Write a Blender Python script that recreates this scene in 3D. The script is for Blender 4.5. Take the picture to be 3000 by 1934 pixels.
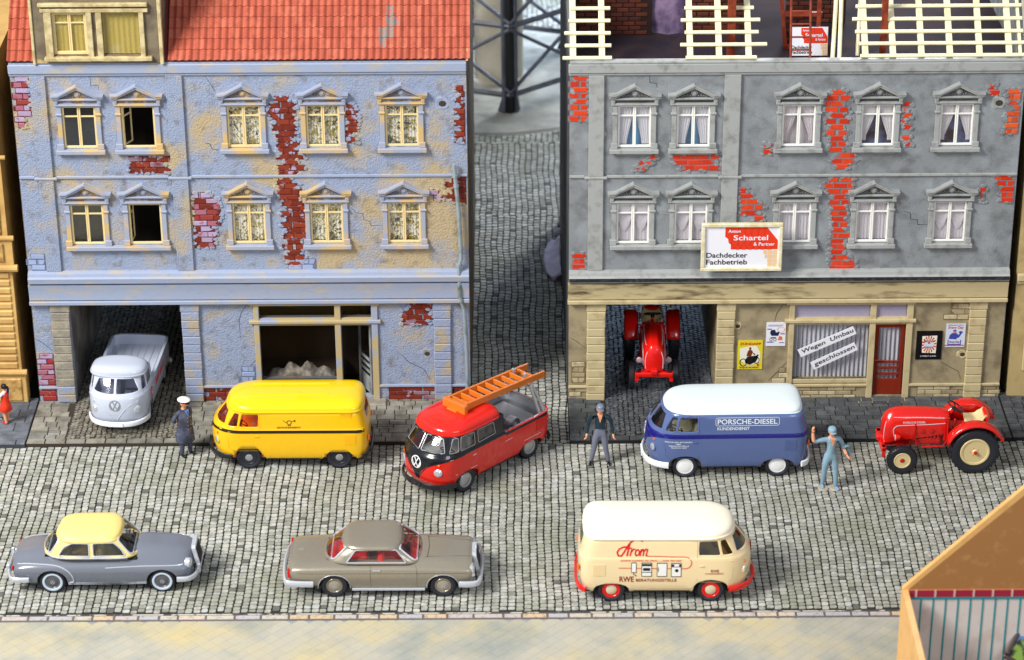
import bpy, bmesh, math, random
import numpy as np
from mathutils import Vector, Matrix, Euler
random.seed(7)
R = math.radians
for o in list(bpy.data.objects): bpy.data.objects.remove(o)
sc = bpy.context.scene
COL = sc.collection
# ------------------------------------------------------------ camera
FPX = 8037.0
cam = bpy.data.cameras.new('camera'); camo = bpy.data.objects.new('camera', cam); COL.objects.link(camo)
CM = (Matrix.Rotation(R(63), 4, 'X') @ Matrix.Rotation(R(-0.35), 4, 'Z'))
CP = Vector((0, -64.83, 35.1))
camo.matrix_world = Matrix.Translation(CP) @ CM
cam.sensor_width = 36; cam.lens = 36*FPX/3000
cam.clip_start = 1; cam.clip_end = 500
cam.dof.use_dof = True; cam.dof.focus_distance = 70.5; cam.dof.aperture_fstop = 0.36
sc.camera = camo
sc.render.resolution_x = 1024; sc.render.resolution_y = 660
# ------------------------------------------------------------ light: a soft studio light, one large key box upper left in front, pale surround
w = bpy.data.worlds.new("World"); sc.world = w; w.use_nodes = True
bgn = w.node_tree.nodes['Background']; bgn.inputs[0].default_value = (0.80, 0.88, 1.0, 1); bgn.inputs[1].default_value = 0.42
def area(name, loc, tgt, size, power, col):
    l = bpy.data.lights.new(name, 'AREA'); l.shape = 'RECTANGLE'; l.size = size[0]; l.size_y = size[1]; l.energy = power; l.color = col
    o = bpy.data.objects.new(name, l); COL.objects.link(o); o.location = loc
    o.rotation_euler = (Vector(tgt)-Vector(loc)).to_track_quat('-Z', 'Y').to_euler(); return o
area('key_softbox', (-52, -40, 62), (0, 0, 4), (27, 27), 108000, (1.0, .965, .91))
area('fill_softbox', (34, -62, 40), (0, 0, 3), (24, 14), 11000, (.93, .96, 1.0))
area('rear_softbox', (16, 39, 32), (0, 20, 0), (9, 9), 15000, (.95, .97, 1.0))
area('rear_low_softbox', (2, 34, 9.5), (0, 10, 0), (16, 5), 5200, (.52, .70, 1.0))
vs = sc.view_settings
sc.view_settings.view_transform = 'Standard'; vs.look = 'None'; vs.gamma = 1; vs.exposure = 0.0
# ------------------------------------------------------------ picture ray helpers (turn a place seen in the photograph into a place in the world)
def ray(px, py): return (CM.to_3x3() @ Vector(((px-1500)/FPX, -(py-967)/FPX, -1)))
def F(px, py, y=0.0):
    d = ray(px, py); t = (y-CP.y)/d.y; p = CP+d*t; return p.x, p.z
def G(px, py, z=0.0):
    d = ray(px, py); t = (z-CP.z)/d.z; p = CP+d*t; return p.x, p.y
CMI = CM.to_3x3().transposed()
def PX(p):
    v = CMI @ (Vector(p)-CP); return 1500+FPX*v.x/-v.z, 967-FPX*v.y/-v.z
ZR = -0.12   # road level; pavement level is 0
# ------------------------------------------------------------ materials
def lin(c):
    return tuple(((v/255)/12.92 if v/255 <= .04045 else ((v/255+.055)/1.055)**2.4) for v in c)
MC = {}
def mat(name, rgb, rough=.5, metal=0., rgb2=None, scale=3., lo=.4, hi=.6, detail=5., bump=0., bscale=20., coat=0., trans=0., ior=1.45, rgb3=None, scale3=1., lo3=.5, hi3=.6, spec=.5, stretch=(1,1,1), emit=0, grain=0., dist=0., bdist=.02, alpha=1., spots=()):
    if name in MC: return MC[name]
    m = bpy.data.materials.new(name); m.use_nodes = True; MC[name] = m
    nt = m.node_tree; N = nt.nodes; L = nt.links; b = N['Principled BSDF']
    b.inputs['Roughness'].default_value = rough; b.inputs['Metallic'].default_value = metal
    b.inputs['Specular IOR Level'].default_value = spec
    b.inputs['Coat Weight'].default_value = coat; b.inputs['Coat Roughness'].default_value = .06
    b.inputs['Transmission Weight'].default_value = trans; b.inputs['IOR'].default_value = ior
    b.inputs['Alpha'].default_value = alpha
    c = (*lin(rgb), 1); b.inputs['Base Color'].default_value = c
    m.diffuse_color = c
    tc = None
    def coord():
        nonlocal tc
        if tc is None:
            g = N.new('ShaderNodeNewGeometry'); mp = N.new('ShaderNodeMapping'); L.new(g.outputs['Position'], mp.inputs[0]); mp.inputs['Scale'].default_value = stretch; tc = mp.outputs[0]
        return tc
    def noise(s, d, off=0, rgh=.55):
        n = N.new('ShaderNodeTexNoise'); n.inputs['Scale'].default_value = s; n.inputs['Detail'].default_value = d; n.inputs['Roughness'].default_value = rgh; n.inputs['Distortion'].default_value = dist
        if off:
            a = N.new('ShaderNodeVectorMath'); a.operation = 'ADD'; a.inputs[1].default_value = (off, off*1.7, off*.3); L.new(coord(), a.inputs[0]); L.new(a.outputs[0], n.inputs['Vector'])
        else: L.new(coord(), n.inputs['Vector'])
        return n.outputs['Fac']
    def mix(fac, a, bcol):
        x = N.new('ShaderNodeMix'); x.data_type = 'RGBA'
        L.new(fac, x.inputs[0])
        if isinstance(a, tuple): x.inputs[6].default_value = a
        else: L.new(a, x.inputs[6])
        if isinstance(bcol, tuple): x.inputs[7].default_value = bcol
        else: L.new(bcol, x.inputs[7])
        return x.outputs[2]
    def ramp(fac, l, h):
        r = N.new('ShaderNodeMapRange'); r.inputs[1].default_value = l; r.inputs[2].default_value = h; L.new(fac, r.inputs[0]); return r.outputs[0]
    cur = c
    if rgb2:
        nz = noise(scale, detail)
        for (sx_, sz_, sr_, sa_) in spots:      # places where the paint has worn off more
            dn = N.new('ShaderNodeVectorMath'); dn.operation = 'DISTANCE'; dn.inputs[1].default_value = (sx_, 0, sz_); L.new(coord(), dn.inputs[0])
            mr = N.new('ShaderNodeMapRange'); mr.inputs[1].default_value = sr_; mr.inputs[2].default_value = sr_*.2; mr.inputs[3].default_value = 0; mr.inputs[4].default_value = sa_; L.new(dn.outputs['Value'], mr.inputs[0])
            ad = N.new('ShaderNodeMath'); ad.operation = 'ADD'; L.new(nz, ad.inputs[0]); L.new(mr.outputs[0], ad.inputs[1]); nz = ad.outputs[0]
        cur = mix(ramp(nz, lo, hi), cur, (*lin(rgb2), 1))
    if rgb3: cur = mix(ramp(noise(scale3, detail, 7.3), lo3, hi3), cur, (*lin(rgb3), 1))
    if grain:
        g = ramp(noise(90, 2, 3.1), .3, .7)
        mm = N.new('ShaderNodeMix'); mm.data_type = 'RGBA'; mm.blend_type = 'MULTIPLY'; mm.inputs[0].default_value = grain
        if isinstance(cur, tuple): mm.inputs[6].default_value = cur
        else: L.new(cur, mm.inputs[6])
        L.new(g, mm.inputs[7]); cur = mm.outputs[2]
    if not isinstance(cur, tuple): L.new(cur, b.inputs['Base Color'])
    if bump:
        bn = N.new('ShaderNodeBump'); bn.inputs['Strength'].default_value = bump; bn.inputs['Distance'].default_value = bdist
        L.new(noise(bscale, 4, 1.9), bn.inputs['Height']); L.new(bn.outputs[0], b.inputs['Normal'])
    if emit:
        b.inputs['Emission Color'].default_value = c; b.inputs['Emission Strength'].default_value = emit
    return m
def glass(name, tint=(235, 240, 240), a=.3, rough=.05):
    if name in MC: return MC[name]
    m = bpy.data.materials.new(name); m.use_nodes = True; MC[name] = m
    nt = m.node_tree; N = nt.nodes; L = nt.links; N.remove(N['Principled BSDF'])
    t = N.new('ShaderNodeBsdfTransparent'); t.inputs[0].default_value = (*lin(tint), 1)
    g = N.new('ShaderNodeBsdfGlossy'); g.inputs['Roughness'].default_value = rough
    f = N.new('ShaderNodeLayerWeight'); f.inputs[0].default_value = .5
    pw = N.new('ShaderNodeMath'); pw.operation = 'POWER'; pw.inputs[1].default_value = 4.; L.new(f.outputs['Facing'], pw.inputs[0])
    ad = N.new('ShaderNodeMath'); ad.operation = 'MULTIPLY_ADD'; ad.inputs[1].default_value = .8; ad.inputs[2].default_value = .03+a*.22; ad.use_clamp = True; L.new(pw.outputs[0], ad.inputs[0])
    x = N.new('ShaderNodeMixShader'); L.new(ad.outputs[0], x.inputs[0]); L.new(t.outputs[0], x.inputs[1]); L.new(g.outputs[0], x.inputs[2])
    L.new(x.outputs[0], N['Material Output'].inputs[0]); return m
def gloss(name, rgb, rough=.24, metal=0., **k): return mat(name, rgb, rough=rough, metal=metal, coat=k.pop('coat', .6), bump=k.pop('bump', .03), bscale=k.pop('bscale', 14), **k)
# ------------------------------------------------------------ mesh builder
def WM(o):
    m = Matrix.Identity(4)
    while o is not None:
        m = o.matrix_parent_inverse @ o.matrix_basis @ m if o.parent else o.matrix_basis @ m
        o = o.parent
    return m
class MB:
    def __init__(s): s.v = []; s.f = []; s.m = []; s.cur = 0
    def add(s, vs, fs, m=None):
        b = len(s.v); s.v += [tuple(v) for v in vs]; s.f += [tuple(b+i for i in f) for f in fs]; s.m += [s.cur if m is None else m]*len(fs); return s
    def box(s, x0, x1, y0, y1, z0, z1, m=None, c=0.):
        if c <= 0:
            vs = [(x, y, z) for z in (z0, z1) for y in (y0, y1) for x in (x0, x1)]
            return s.add(vs, [(0, 2, 3, 1), (4, 5, 7, 6), (0, 1, 5, 4), (2, 6, 7, 3), (0, 4, 6, 2), (1, 3, 7, 5)], m)
        vs = []
        # chamfered box: 24 verts
        X = (x0, x1); Y = (y0, y1); Z = (z0, z1)
        idx = {}
        for i in (0, 1):
            for j in (0, 1):
                for k in (0, 1):
                    sx = c if i == 0 else -c; sy = c if j == 0 else -c; sz = c if k == 0 else -c
                    idx[i, j, k] = len(vs)
                    vs += [(X[i], Y[j]+sy, Z[k]+sz), (X[i]+sx, Y[j], Z[k]+sz), (X[i]+sx, Y[j]+sy, Z[k])]
        fs = []
        def q(l, flip): fs.append(tuple(l[::-1]) if flip else tuple(l))
        for i in (0, 1): q([idx[i, 0, 0], idx[i, 1, 0], idx[i, 1, 1], idx[i, 0, 1]], i == 0)
        for j in (0, 1): q([idx[0, j, 0]+1, idx[1, j, 0]+1, idx[1, j, 1]+1, idx[0, j, 1]+1], j == 1)
        for k in (0, 1): q([idx[0, 0, k]+2, idx[1, 0, k]+2, idx[1, 1, k]+2, idx[0, 1, k]+2], k == 0)
        for i in (0, 1):
            for j in (0, 1): q([idx[i, j, 0], idx[i, j, 1], idx[i, j, 1]+1, idx[i, j, 0]+1], (i+j) % 2 == 1)
        for i in (0, 1):
            for k in (0, 1): q([idx[i, 0, k], idx[i, 0, k]+2, idx[i, 1, k]+2, idx[i, 1, k]], (i+k) % 2 == 0)
        for j in (0, 1):
            for k in (0, 1): q([idx[0, j, k]+1, idx[1, j, k]+1, idx[1, j, k]+2, idx[0, j, k]+2], (j+k) % 2 == 1)
        for i in (0, 1):
            for j in (0, 1):
                for k in (0, 1): q([idx[i, j, k], idx[i, j, k]+1, idx[i, j, k]+2], (i+j+k) % 2 == 0)
        return s.add(vs, fs, m)
    def prism(s, poly, ax, a, b, m=None):
        n = len(poly)
        def p(u, v, t): return {'x': (t, u, v), 'y': (u, t, v), 'z': (u, v, t)}[ax]
        vs = [p(u, v, a) for u, v in poly]+[p(u, v, b) for u, v in poly]
        fs = [tuple(range(n))[::-1], tuple(range(n, 2*n))]+[(i, (i+1) % n, n+(i+1) % n, n+i) for i in range(n)]
        return s.add(vs, fs, m)
    def tube(s, pts, r, n=8, m=None, caps=True, flat=1.0, closed=False):
        pts = [Vector(p) for p in pts]; k = len(pts); rings = []
        rr = r if isinstance(r, (list, tuple)) else [r]*k
        up = None
        for i, p in enumerate(pts):
            if closed: d = pts[(i+1) % k]-pts[i-1]
            else: d = (pts[min(i+1, k-1)]-pts[max(i-1, 0)])
            d.normalize()
            if up is None: up = Vector((0, 0, 1)) if abs(d.z) < .9 else Vector((1, 0, 0))
            a = d.cross(up).normalized(); b = a.cross(d).normalized(); up = b
            rings.append([p+a*(rr[i]*flat*math.cos(2*math.pi*j/n))+b*(rr[i]*math.sin(2*math.pi*j/n)) for j in range(n)])
        vs = [v for rg in rings for v in rg]; fs = []
        kk = k if closed else k-1
        for i in range(kk):
            i2 = (i+1) % k
            for j in range(n):
                fs.append((i*n+j, i*n+(j+1) % n, i2*n+(j+1) % n, i2*n+j))
        if caps and not closed: fs += [tuple(range(n))[::-1], tuple((k-1)*n+j for j in range(n))]
        return s.add(vs, fs, m)
    def lathe(s, prof, c, ax='z', n=24, m=None, sx=1., sy=1., caps=True):
        # prof: (radius, height) list; ax: axis direction
        vs = []; fs = []
        for r_, h in prof:
            for j in range(n):
                a = 2*math.pi*j/n; u = r_*math.cos(a)*sx; v = r_*math.sin(a)*sy
                vs.append({'z': (c[0]+u, c[1]+v, c[2]+h), 'y': (c[0]+u, c[1]+h, c[2]-v), 'x': (c[0]+h, c[1]+u, c[2]+v)}[ax])
        k = len(prof)
        for i in range(k-1):
            for j in range(n): fs.append((i*n+j, i*n+(j+1) % n, (i+1)*n+(j+1) % n, (i+1)*n+j))
        if caps and prof[0][0] > 1e-4: fs.append(tuple(range(n))[::-1])
        if caps and prof[-1][0] > 1e-4: fs.append(tuple((k-1)*n+j for j in range(n)))
        return s.add(vs, fs, m)
    def grid(s, rows, m=None, closed=False):
        nv = len(rows[0]); vs = [p for r_ in rows for p in r_]; fs = []
        for i in range(len(rows)-1):
            for j in range(nv if closed else nv-1):
                j2 = (j+1) % nv; fs.append((i*nv+j, i*nv+j2, (i+1)*nv+j2, (i+1)*nv+j))
        return s.add(vs, fs, m)
    def xf(s, M, start=0):
        for i in range(start, len(s.v)): s.v[i] = tuple(M @ Vector(s.v[i]))
        return s
    def mesh(s, name, mats, smooth=30, fixn=False):
        me = bpy.data.meshes.new(name); me.from_pydata(s.v, [], s.f)
        if not isinstance(mats, (list, tuple)): mats = [mats]
        for m_ in mats: me.materials.append(m_)
        if len(mats) > 1: me.polygons.foreach_set('material_index', s.m)
        if fixn:
            bm = bmesh.new(); bm.from_mesh(me); bmesh.ops.remove_doubles(bm, verts=bm.verts, dist=1e-5); bmesh.ops.recalc_face_normals(bm, faces=bm.faces); bm.to_mesh(me); bm.free()
        if smooth:
            me.shade_smooth(); me.set_sharp_from_angle(angle=R(smooth))
        me.update(); return me
    def build(s, name, mats, parent=None, world=False, smooth=30, fixn=True, **k):
        return put(name, s.mesh(name, mats, smooth, fixn), parent, world, **k)
def put(name, me, parent=None, world=False, loc=None, rot=None, scl=None, **props):
    o = bpy.data.objects.new(name, me); COL.objects.link(o)
    if parent is not None:
        o.parent = parent
        if world: o.matrix_parent_inverse = WM(parent).inverted()
    if loc is not None: o.location = loc
    if rot is not None: o.rotation_euler = rot
    if scl is not None: o.scale = scl
    for k, v in props.items(): o[k] = v
    return o
def thing(name, label, cat, loc=(0, 0, 0), rz=0., group=None, scale=1.):
    o = bpy.data.objects.new(name, None); COL.objects.link(o); o.location = loc; o.rotation_euler = (0, 0, rz); o.scale = (scale,)*3
    o.empty_display_size = .2
    o['label'] = label; o['category'] = cat
    if group: o['group'] = group
    return o
def tag(o, label, cat, group=None):
    o['label'] = label; o['category'] = cat
    if group: o['group'] = group
    return o
def inpoly(x, y, poly):
    c = False; n = len(poly)
    for i in range(n):
        x1, y1 = poly[i]; x2, y2 = poly[i-1]
        if (y1 > y) != (y2 > y) and x < (x2-x1)*(y-y1)/(y2-y1)+x1: c = not c
    return c
# ------------------------------------------------------------ stones: a batch of alike pieces; the largest 300 in view become objects, the rest one mesh
def tmpl_oct(h=.03, c=.12, ins=.10):
    def ring(s, z): return [(-.5*s+c*s, -.5*s, z), (.5*s-c*s, -.5*s, z), (.5*s, -.5*s+c*s, z), (.5*s, .5*s-c*s, z), (.5*s-c*s, .5*s, z), (-.5*s+c*s, .5*s, z), (-.5*s, .5*s-c*s, z), (-.5*s, -.5*s+c*s, z)]
    v = ring(1, -h)+ring(1-ins*.3, -h*.25)+ring(1-ins, 0)
    f = [(r*8+i, r*8+(i+1) % 8, (r+1)*8+(i+1) % 8, (r+1)*8+i) for r in (0, 1) for i in range(8)]+[tuple(range(16, 24))]
    return np.array(v), f
def tmpl_box(h=.03, ins=.06):
    v = [(-.5, -.5, -h), (.5, -.5, -h), (.5, .5, -h), (-.5, .5, -h)]
    v += [(-.5, -.5, -h*.3), (.5, -.5, -h*.3), (.5, .5, -h*.3), (-.5, .5, -h*.3)]
    q = .5-ins; v += [(-q, -q, 0), (q, -q, 0), (q, q, 0), (-q, q, 0)]
    f = [(r*4+i, r*4+(i+1) % 4, (r+1)*4+(i+1) % 4, (r+1)*4+i) for r in (0, 1) for i in range(4)]+[(8, 9, 10, 11)]
    return np.array(v), f
def stones(items, tmpl, mats, pname, parent, limit=300, keep=None, z=0.):
    """items: (x, y, width, depth, angle, dz, tilt, mat)"""
    tv, tf = tmpl
    def score(it):
        px, py = PX((it[0], it[1], z))
        if not (5 < px < 2995 and 5 < py < 1929): return -1
        if keep and not keep(it, px, py): return -1
        return py + min(it[2], it[3])*1000*.0 + (it[2]*it[3])*200
    sc_ = sorted([(score(it), i) for i, it in enumerate(items)], reverse=True)
    ind = set(i for s_, i in sc_[:limit] if s_ > 0)
    meshes = []
    for k, m in enumerate(mats):
        me = bpy.data.meshes.new(pname); me.from_pydata([tuple(v) for v in tv], [], tf); me.materials.append(m); meshes.append(me)
    rest = []
    for i, it in enumerate(items):
        x, y, w_, d_, a, dz, ti, mi = it
        if i in ind:
            o = bpy.data.objects.new(pname, meshes[mi]); COL.objects.link(o); o.parent = parent
            o.location = (x, y, z+dz); o.rotation_euler = (ti, ti*.6, a); o.scale = (w_, d_, 1)
        else: rest.append(it)
    if rest:
        A = np.array([it for it in rest]); n = len(A); k = len(tv)
        lx = tv[None, :, 0]*A[:, 2:3]; ly = tv[None, :, 1]*A[:, 3:4]; ca = np.cos(A[:, 4:5]); sa = np.sin(A[:, 4:5])
        X = A[:, 0:1]+lx*ca-ly*sa; Y = A[:, 1:2]+lx*sa+ly*ca; Z = tv[None, :, 2]+A[:, 5:6]+z+lx*A[:, 6:7]
        V = np.stack([X, Y, Z], -1).reshape(-1, 3)
        me = bpy.data.meshes.new(pname+'_rest')
        loops = np.concatenate([np.array(f) for f in tf]); ls = np.array([len(f) for f in tf])
        L_ = (loops[None, :]+(np.arange(n)*k)[:, None]).ravel(); T = np.tile(ls, n)
        me.vertices.add(n*k); me.vertices.foreach_set('co', V.ravel())
        me.loops.add(len(L_)); me.loops.foreach_set('vertex_index', L_.astype(np.int32))
        st = np.concatenate([[0], np.cumsum(T)[:-1]])
        me.polygons.add(len(T)); me.polygons.foreach_set('loop_start', st.astype(np.int32))
        me.polygons.foreach_set('material_index', np.repeat(A[:, 7].astype(np.int32), len(tf)))
        for m in mats: me.materials.append(m)
        me.update(calc_edges=True); me.validate(); me.shade_flat()
        o = bpy.data.objects.new(pname+'_field', me); COL.objects.link(o); o.parent = parent; o['kind'] = 'stuff'
# ------------------------------------------------------------ lettering (built-in font) made once at the start
_tx = {}
def prep_texts(lst):
    obs = []
    for s in lst:
        c = bpy.data.curves.new('t', 'FONT'); c.body = s; c.size = 1; c.resolution_u = 3; c.offset = .016; c.align_x = 'LEFT'
        o = bpy.data.objects.new('t', c); COL.objects.link(o); obs.append((s, o, c))
    dg = bpy.context.evaluated_depsgraph_get(); dg.update()
    for s, o, c in obs:
        me = bpy.data.meshes.new_from_object(o.evaluated_get(dg))
        V = [(v.co.x, v.co.y) for v in me.vertices]; Fc = [tuple(p.vertices) for p in me.polygons]
        x0 = min(v[0] for v in V); x1 = max(v[0] for v in V); y0 = min(v[1] for v in V); y1 = max(v[1] for v in V)
        _tx[s] = ([((x-x0)/(x1-x0), (y-y0)/(y1-y0)) for x, y in V], Fc)
        bpy.data.objects.remove(o); bpy.data.curves.remove(c); bpy.data.meshes.remove(me)
def text2d(s, x, y, w_, h, shear=0., rot=0., bold=0.):
    V, Fc = _tx[s]; out = []
    for u, v in V:
        a = u*w_+shear*v*h; b = v*h
        out.append((x+a*math.cos(rot)-b*math.sin(rot), y+a*math.sin(rot)+b*math.cos(rot)))
    return out, list(Fc)
prep_texts(['Wegen  Umbau', 'geschlossen', 'Anton', 'Schartel', '& Partner', 'Dachdecker', 'Fachbetrieb', 'PORSCHE-DIESEL', 'KUNDENDIENST', 'PORSCHE-DIESEL-MOTORENBAU', 'GMBH', 'FRIEDRICHSHAFEN a.B.', 'TELEFON 2057', 'PORSCHE DIESEL', 'DEUTSCHE BUNDESPOST', 'RWE', 'BERATUNGSSTELLE', 'kommt sowieso ins Haus.......nutz das aus!', 'ZÜNDAPP', 'Bringt Dir die Heimat!', 'BEECH-NUT', 'TOBACCO', 'A GREAT CHEW', 'Every Day', 'rom', 'EVERYDAY PLAY'])
# ============================================================ GROUND
def pal(base, cols, **k): return [mat(f'{base}_{i}', c, **k) for i, c in enumerate(cols)]
gr = MB(); gr.add([(-90, -60, -.30), (90, -60, -.30), (90, 130, -.30), (-90, 130, -.30)], [(0, 1, 2, 3)])
o = gr.build('ground', mat('board', (105, 100, 92), .9, rgb2=(80, 76, 70)), smooth=0, fixn=False); o['kind'] = 'structure'
# --- road
rd = MB(); rd.box(-19, 17, -10.36, 44, -.28, ZR-.022)
road = rd.build('road', mat('joint_dark', (46, 48, 44), .95, rgb2=(34, 36, 34), scale=2), smooth=0); road['kind'] = 'structure'
cobm = pal('cobble', [(192, 191, 182), (180, 179, 170), (206, 205, 196), (156, 156, 148), (184, 186, 174), (104, 105, 100), (200, 202, 198), (168, 171, 160)],
           rough=.9, rgb2=(122, 124, 112), scale=7., lo=.45, hi=.8, detail=5, bump=.2, bscale=50, grain=.2, rgb3=(150, 152, 132), scale3=.45, lo3=.5, hi3=.75)
items = []
def columns(x0, x1, y0, y1, seed, cw=.184, wav=.016, ds=1., gap=.030):
    rn = random.Random(seed); x = x0
    wts = [5, 5, 4, 2.5, 4, .8, 4, 2]
    while x < x1:
        wd = cw*rn.uniform(.94, 1.06); y = y0+rn.uniform(0, .1); ph = 0
        while y < y1:
            d = rn.choice([.12, .14, .145, .15, .155, .16, .165, .175, .205])*ds
            xo = wav*math.sin(y*1.1+x*.35)+wav*.5*math.sin(y*3.1+1.3*math.sin(x))
            m = rn.choices(range(8), wts)[0]
            items.append((x+wd/2+xo+rn.uniform(-.006, .006), y+d/2, (wd-.020)*rn.uniform(.94, 1.0), d-gap, rn.uniform(-.03, .03), rn.uniform(-.006, .004), rn.uniform(-.03, .03), m))
            y += d
        x += wd
columns(-18, 15.5, -10.3, -2.28, 1)
columns(-1.15, 1.62, -2.28, 12, 2, wav=.03, ds=1.2, gap=.052)
columns(-4.5, 5.0, 12, 17.7, 3, wav=.03, ds=1.2, gap=.052)
columns(-5.5, -2.5, 17.7, 33, 4, wav=.03, ds=1.2, gap=.052)
columns(-2.5, 6, 17.7, 33, 5, wav=.03, ds=1.2, gap=.052)
items = [it for it in items if not ((it[0]+.55)**2+(it[1]-23.5)**2 < 24.5)]
stones(items, tmpl_oct(.02, .16, .05), cobm, 'cobblestone', road, 300, z=ZR)
# a thin seam in the printed board of the road
# --- kerb and pale paving in front
fp = MB(); fp.box(-19, 17, -20, -10.36, -.28, ZR-.004)
front = fp.build('front_pavement', mat('front_joint', (150, 152, 154), .95), smooth=0); front['kind'] = 'structure'
kb = pal('front_kerb', [(206, 190, 172), (192, 182, 178), (182, 180, 184), (208, 182, 148), (196, 190, 176)], rough=.85, rgb2=(140, 130, 120), scale=9, lo=.5, hi=.75)
it2 = []; x = -17.5; rn = random.Random(4)
while x < 15:
    l = rn.uniform(.42, .7); it2.append((x+l/2, -10.50, l-.05, .15, 0, 0, 0, rn.randrange(5))); x += l
stones(it2, tmpl_box(.03, .02), kb, 'kerb_stone', front, 300, z=ZR+.018)
s_ = MB(); s_.box(-18, 16, -10.395, -10.36, ZR-.02, ZR+.02)
s_.build('kerb_edge', mat('kerb_line', (205, 200, 188), .8, rgb2=(90, 80, 80), scale=3, lo=.5, hi=.55), front, smooth=0)
fpm = pal('front_slab', [(196, 191, 174), (193, 189, 174), (198, 193, 174), (191, 189, 176), (195, 190, 175)], rough=.9, rgb2=(214, 198, 150), scale=.6, lo=.45, hi=.72, detail=6, grain=.3, rgb3=(158, 164, 160), scale3=.7, lo3=.45, hi3=.72)
it3 = []; sd = .30; a45 = R(45); rn = random.Random(9)
for i in range(-90, 90):
    for j in range(-90, 90):
        u = (i+.5)*sd; v = (j+.5)*sd*.92; x = (u-v)*.7071; y = (u+v)*.7071-13
        if -18 < x < 16 and -16.5 < y < -10.58: it3.append((x, y, sd-.004, sd*.92-.004, a45, 0, 0, rn.randrange(5)))
stones(it3, tmpl_box(.004, .0), fpm, 'paving_slab', front, 300, z=ZR)
s_ = MB(); s_.box(-18, 16, -10.64, -10.36, ZR-.03, ZR+.004); s_.build('bedding', mat('kerb_joint', (104, 98, 98), .9), front, smooth=0)
# --- pavements of the two houses (level 0)
def pavement(name, x0, x1, y0, y1, base, cols, holes, seed, rowd=(.2, .3), wid=(.24, .52), prefix='paving_slab', kerb=True, rot=0., **mk):
    b = MB(); b.box(x0, x1, y0, y1, ZR-.1, -.022)
    p = b.build(name, base, smooth=0); p['kind'] = 'structure'
    rn = random.Random(seed); its = []; y = y0+(.24 if kerb else .02)
    while y < y1-.05:
        d = rn.uniform(*rowd); x = x0+.01
        while x < x1-.05:
            w_ = min(rn.uniform(*wid), x1-x)
            if x1-(x+w_) < .1: w_ = x1-x
            if not any(h[0]-.02 < x+w_/2 < h[1]+.02 for h in holes):
                a = x; bnd = x+w_
                for h in holes:
                    if a < h[0] < bnd: bnd = h[0]
                    if a < h[1] < bnd: a = h[1]
                dd = min(d, y1-y); cw = bnd-a; cx = (a+bnd)/2
                if cw > .09:
                    if rn.random() < .3:
                        its.append((cx, y+dd*.25, cw-.025, dd*.5-.022, rn.uniform(-.01, .01), rn.uniform(-.006, .006), rn.uniform(-.01, .01), rn.randrange(len(cols))))
                        its.append((cx, y+dd*.75, cw-.025, dd*.5-.022, rn.uniform(-.01, .01), rn.uniform(-.006, .006), rn.uniform(-.01, .01), rn.randrange(len(cols))))
                    else: its.append((cx, y+dd/2, cw-.022, dd-.022, rn.uniform(-.012, .012), rn.uniform(-.007, .007), rn.uniform(-.012, .012), rn.randrange(len(cols))))
            x += w_
        y += d
    stones(its, tmpl_box(.03, .035), cols, prefix, p, 300)
    if kerb:
        its = []; x = x0
        while x < x1-.1:
            l = min(rn.uniform(.4, .62), x1-x)
            its.append((x+l/2, y0+.115, l-.02, .22, 0, .004, 0, rn.randrange(len(cols)))); x += l
        t = tmpl_box(.12, .02); stones(its, t, cols, 'kerb_stone', p, 300)
    return p
def setts(parent, x0, x1, y0, y1, cols, ncol, seed, limit=300):
    rn = random.Random(seed); its = []; wc = (x1-x0)/ncol; Rr = wc*.66
    for c in range(ncol):
        cx = x0+wc*(c+.5); amax = math.asin(min(.98, wc/2/Rr)); yc = y0-.2
        while yc < y1+Rr+.4:
            n = max(3, int(2*amax*Rr/.13))
            for i in range(n):
                a = -amax+2*amax*(i+.5)/n+rn.uniform(-.02, .02)
                x = cx+Rr*math.sin(a); y = yc-Rr*math.cos(a)+rn.uniform(-.008, .008)
                if x0 < x < x1 and y0+.02 < y < y1:
                    its.append((x, y, .13*rn.uniform(.80, .92), .098*rn.uniform(.9, 1.), a+rn.uniform(-.08, .08), rn.uniform(-.008, .006), rn.uniform(-.05, .05), rn.randrange(len(cols))))
            yc += .132
    stones(its, tmpl_oct(.03, .14, .08), cols, 'paving_sett', parent, limit)
XL = -12.67; XR = 1.50        # left edges of the two houses
pcL = pal('slabL', [(146, 144, 132), (132, 130, 118), (156, 153, 140), (138, 134, 124), (124, 124, 116)], rough=.75, rgb2=(100, 92, 80), scale=3.2, lo=.42, hi=.72, bump=.5, bscale=26, rgb3=(165, 165, 160), scale3=1.4, lo3=.5, hi3=.8)
pL = pavement('pavement', -12.72, -1.05, -2.29, .2, mat('jointL', (58, 50, 42), .9), pcL, [(-11.72, -8.72)], 21)
b = MB(); b.box(-11.72, -8.72, .2, 11.6, ZR-.1, -.022); b.build('passage_floor', mat('jointP', (26, 26, 30), .9), pL, smooth=0)
scL = pal('settL', [(138, 134, 122), (120, 117, 108), (150, 146, 132), (128, 124, 112)], rough=.6, rgb2=(90, 82, 72), scale=4, lo=.45, hi=.7, bump=.5, bscale=30)
setts(pL, -11.68, -8.74, -2.05, 9.0, scL, 2, 5)
pcR = pal('slabR', [(88, 92, 96), (78, 82, 86), (98, 101, 104), (84, 88, 90), (72, 76, 80)], rough=.6, rgb2=(62, 64, 68), scale=3.5, lo=.42, hi=.72, bump=.6, bscale=26, rgb3=(128, 130, 132), scale3=5.5, lo3=.62, hi3=.8)
pR = pavement('pavement', XR-.02, 13.05, -2.29, .2, mat('jointR', (30, 31, 33), .9), pcR, [(2.48, 5.44)], 22)
b = MB(); b.box(2.44, 5.46, .2, 11.6, ZR-.1, -.022); b.build('passage_floor', mat('jointP', (26, 26, 30), .9), pR, smooth=0)
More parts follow.
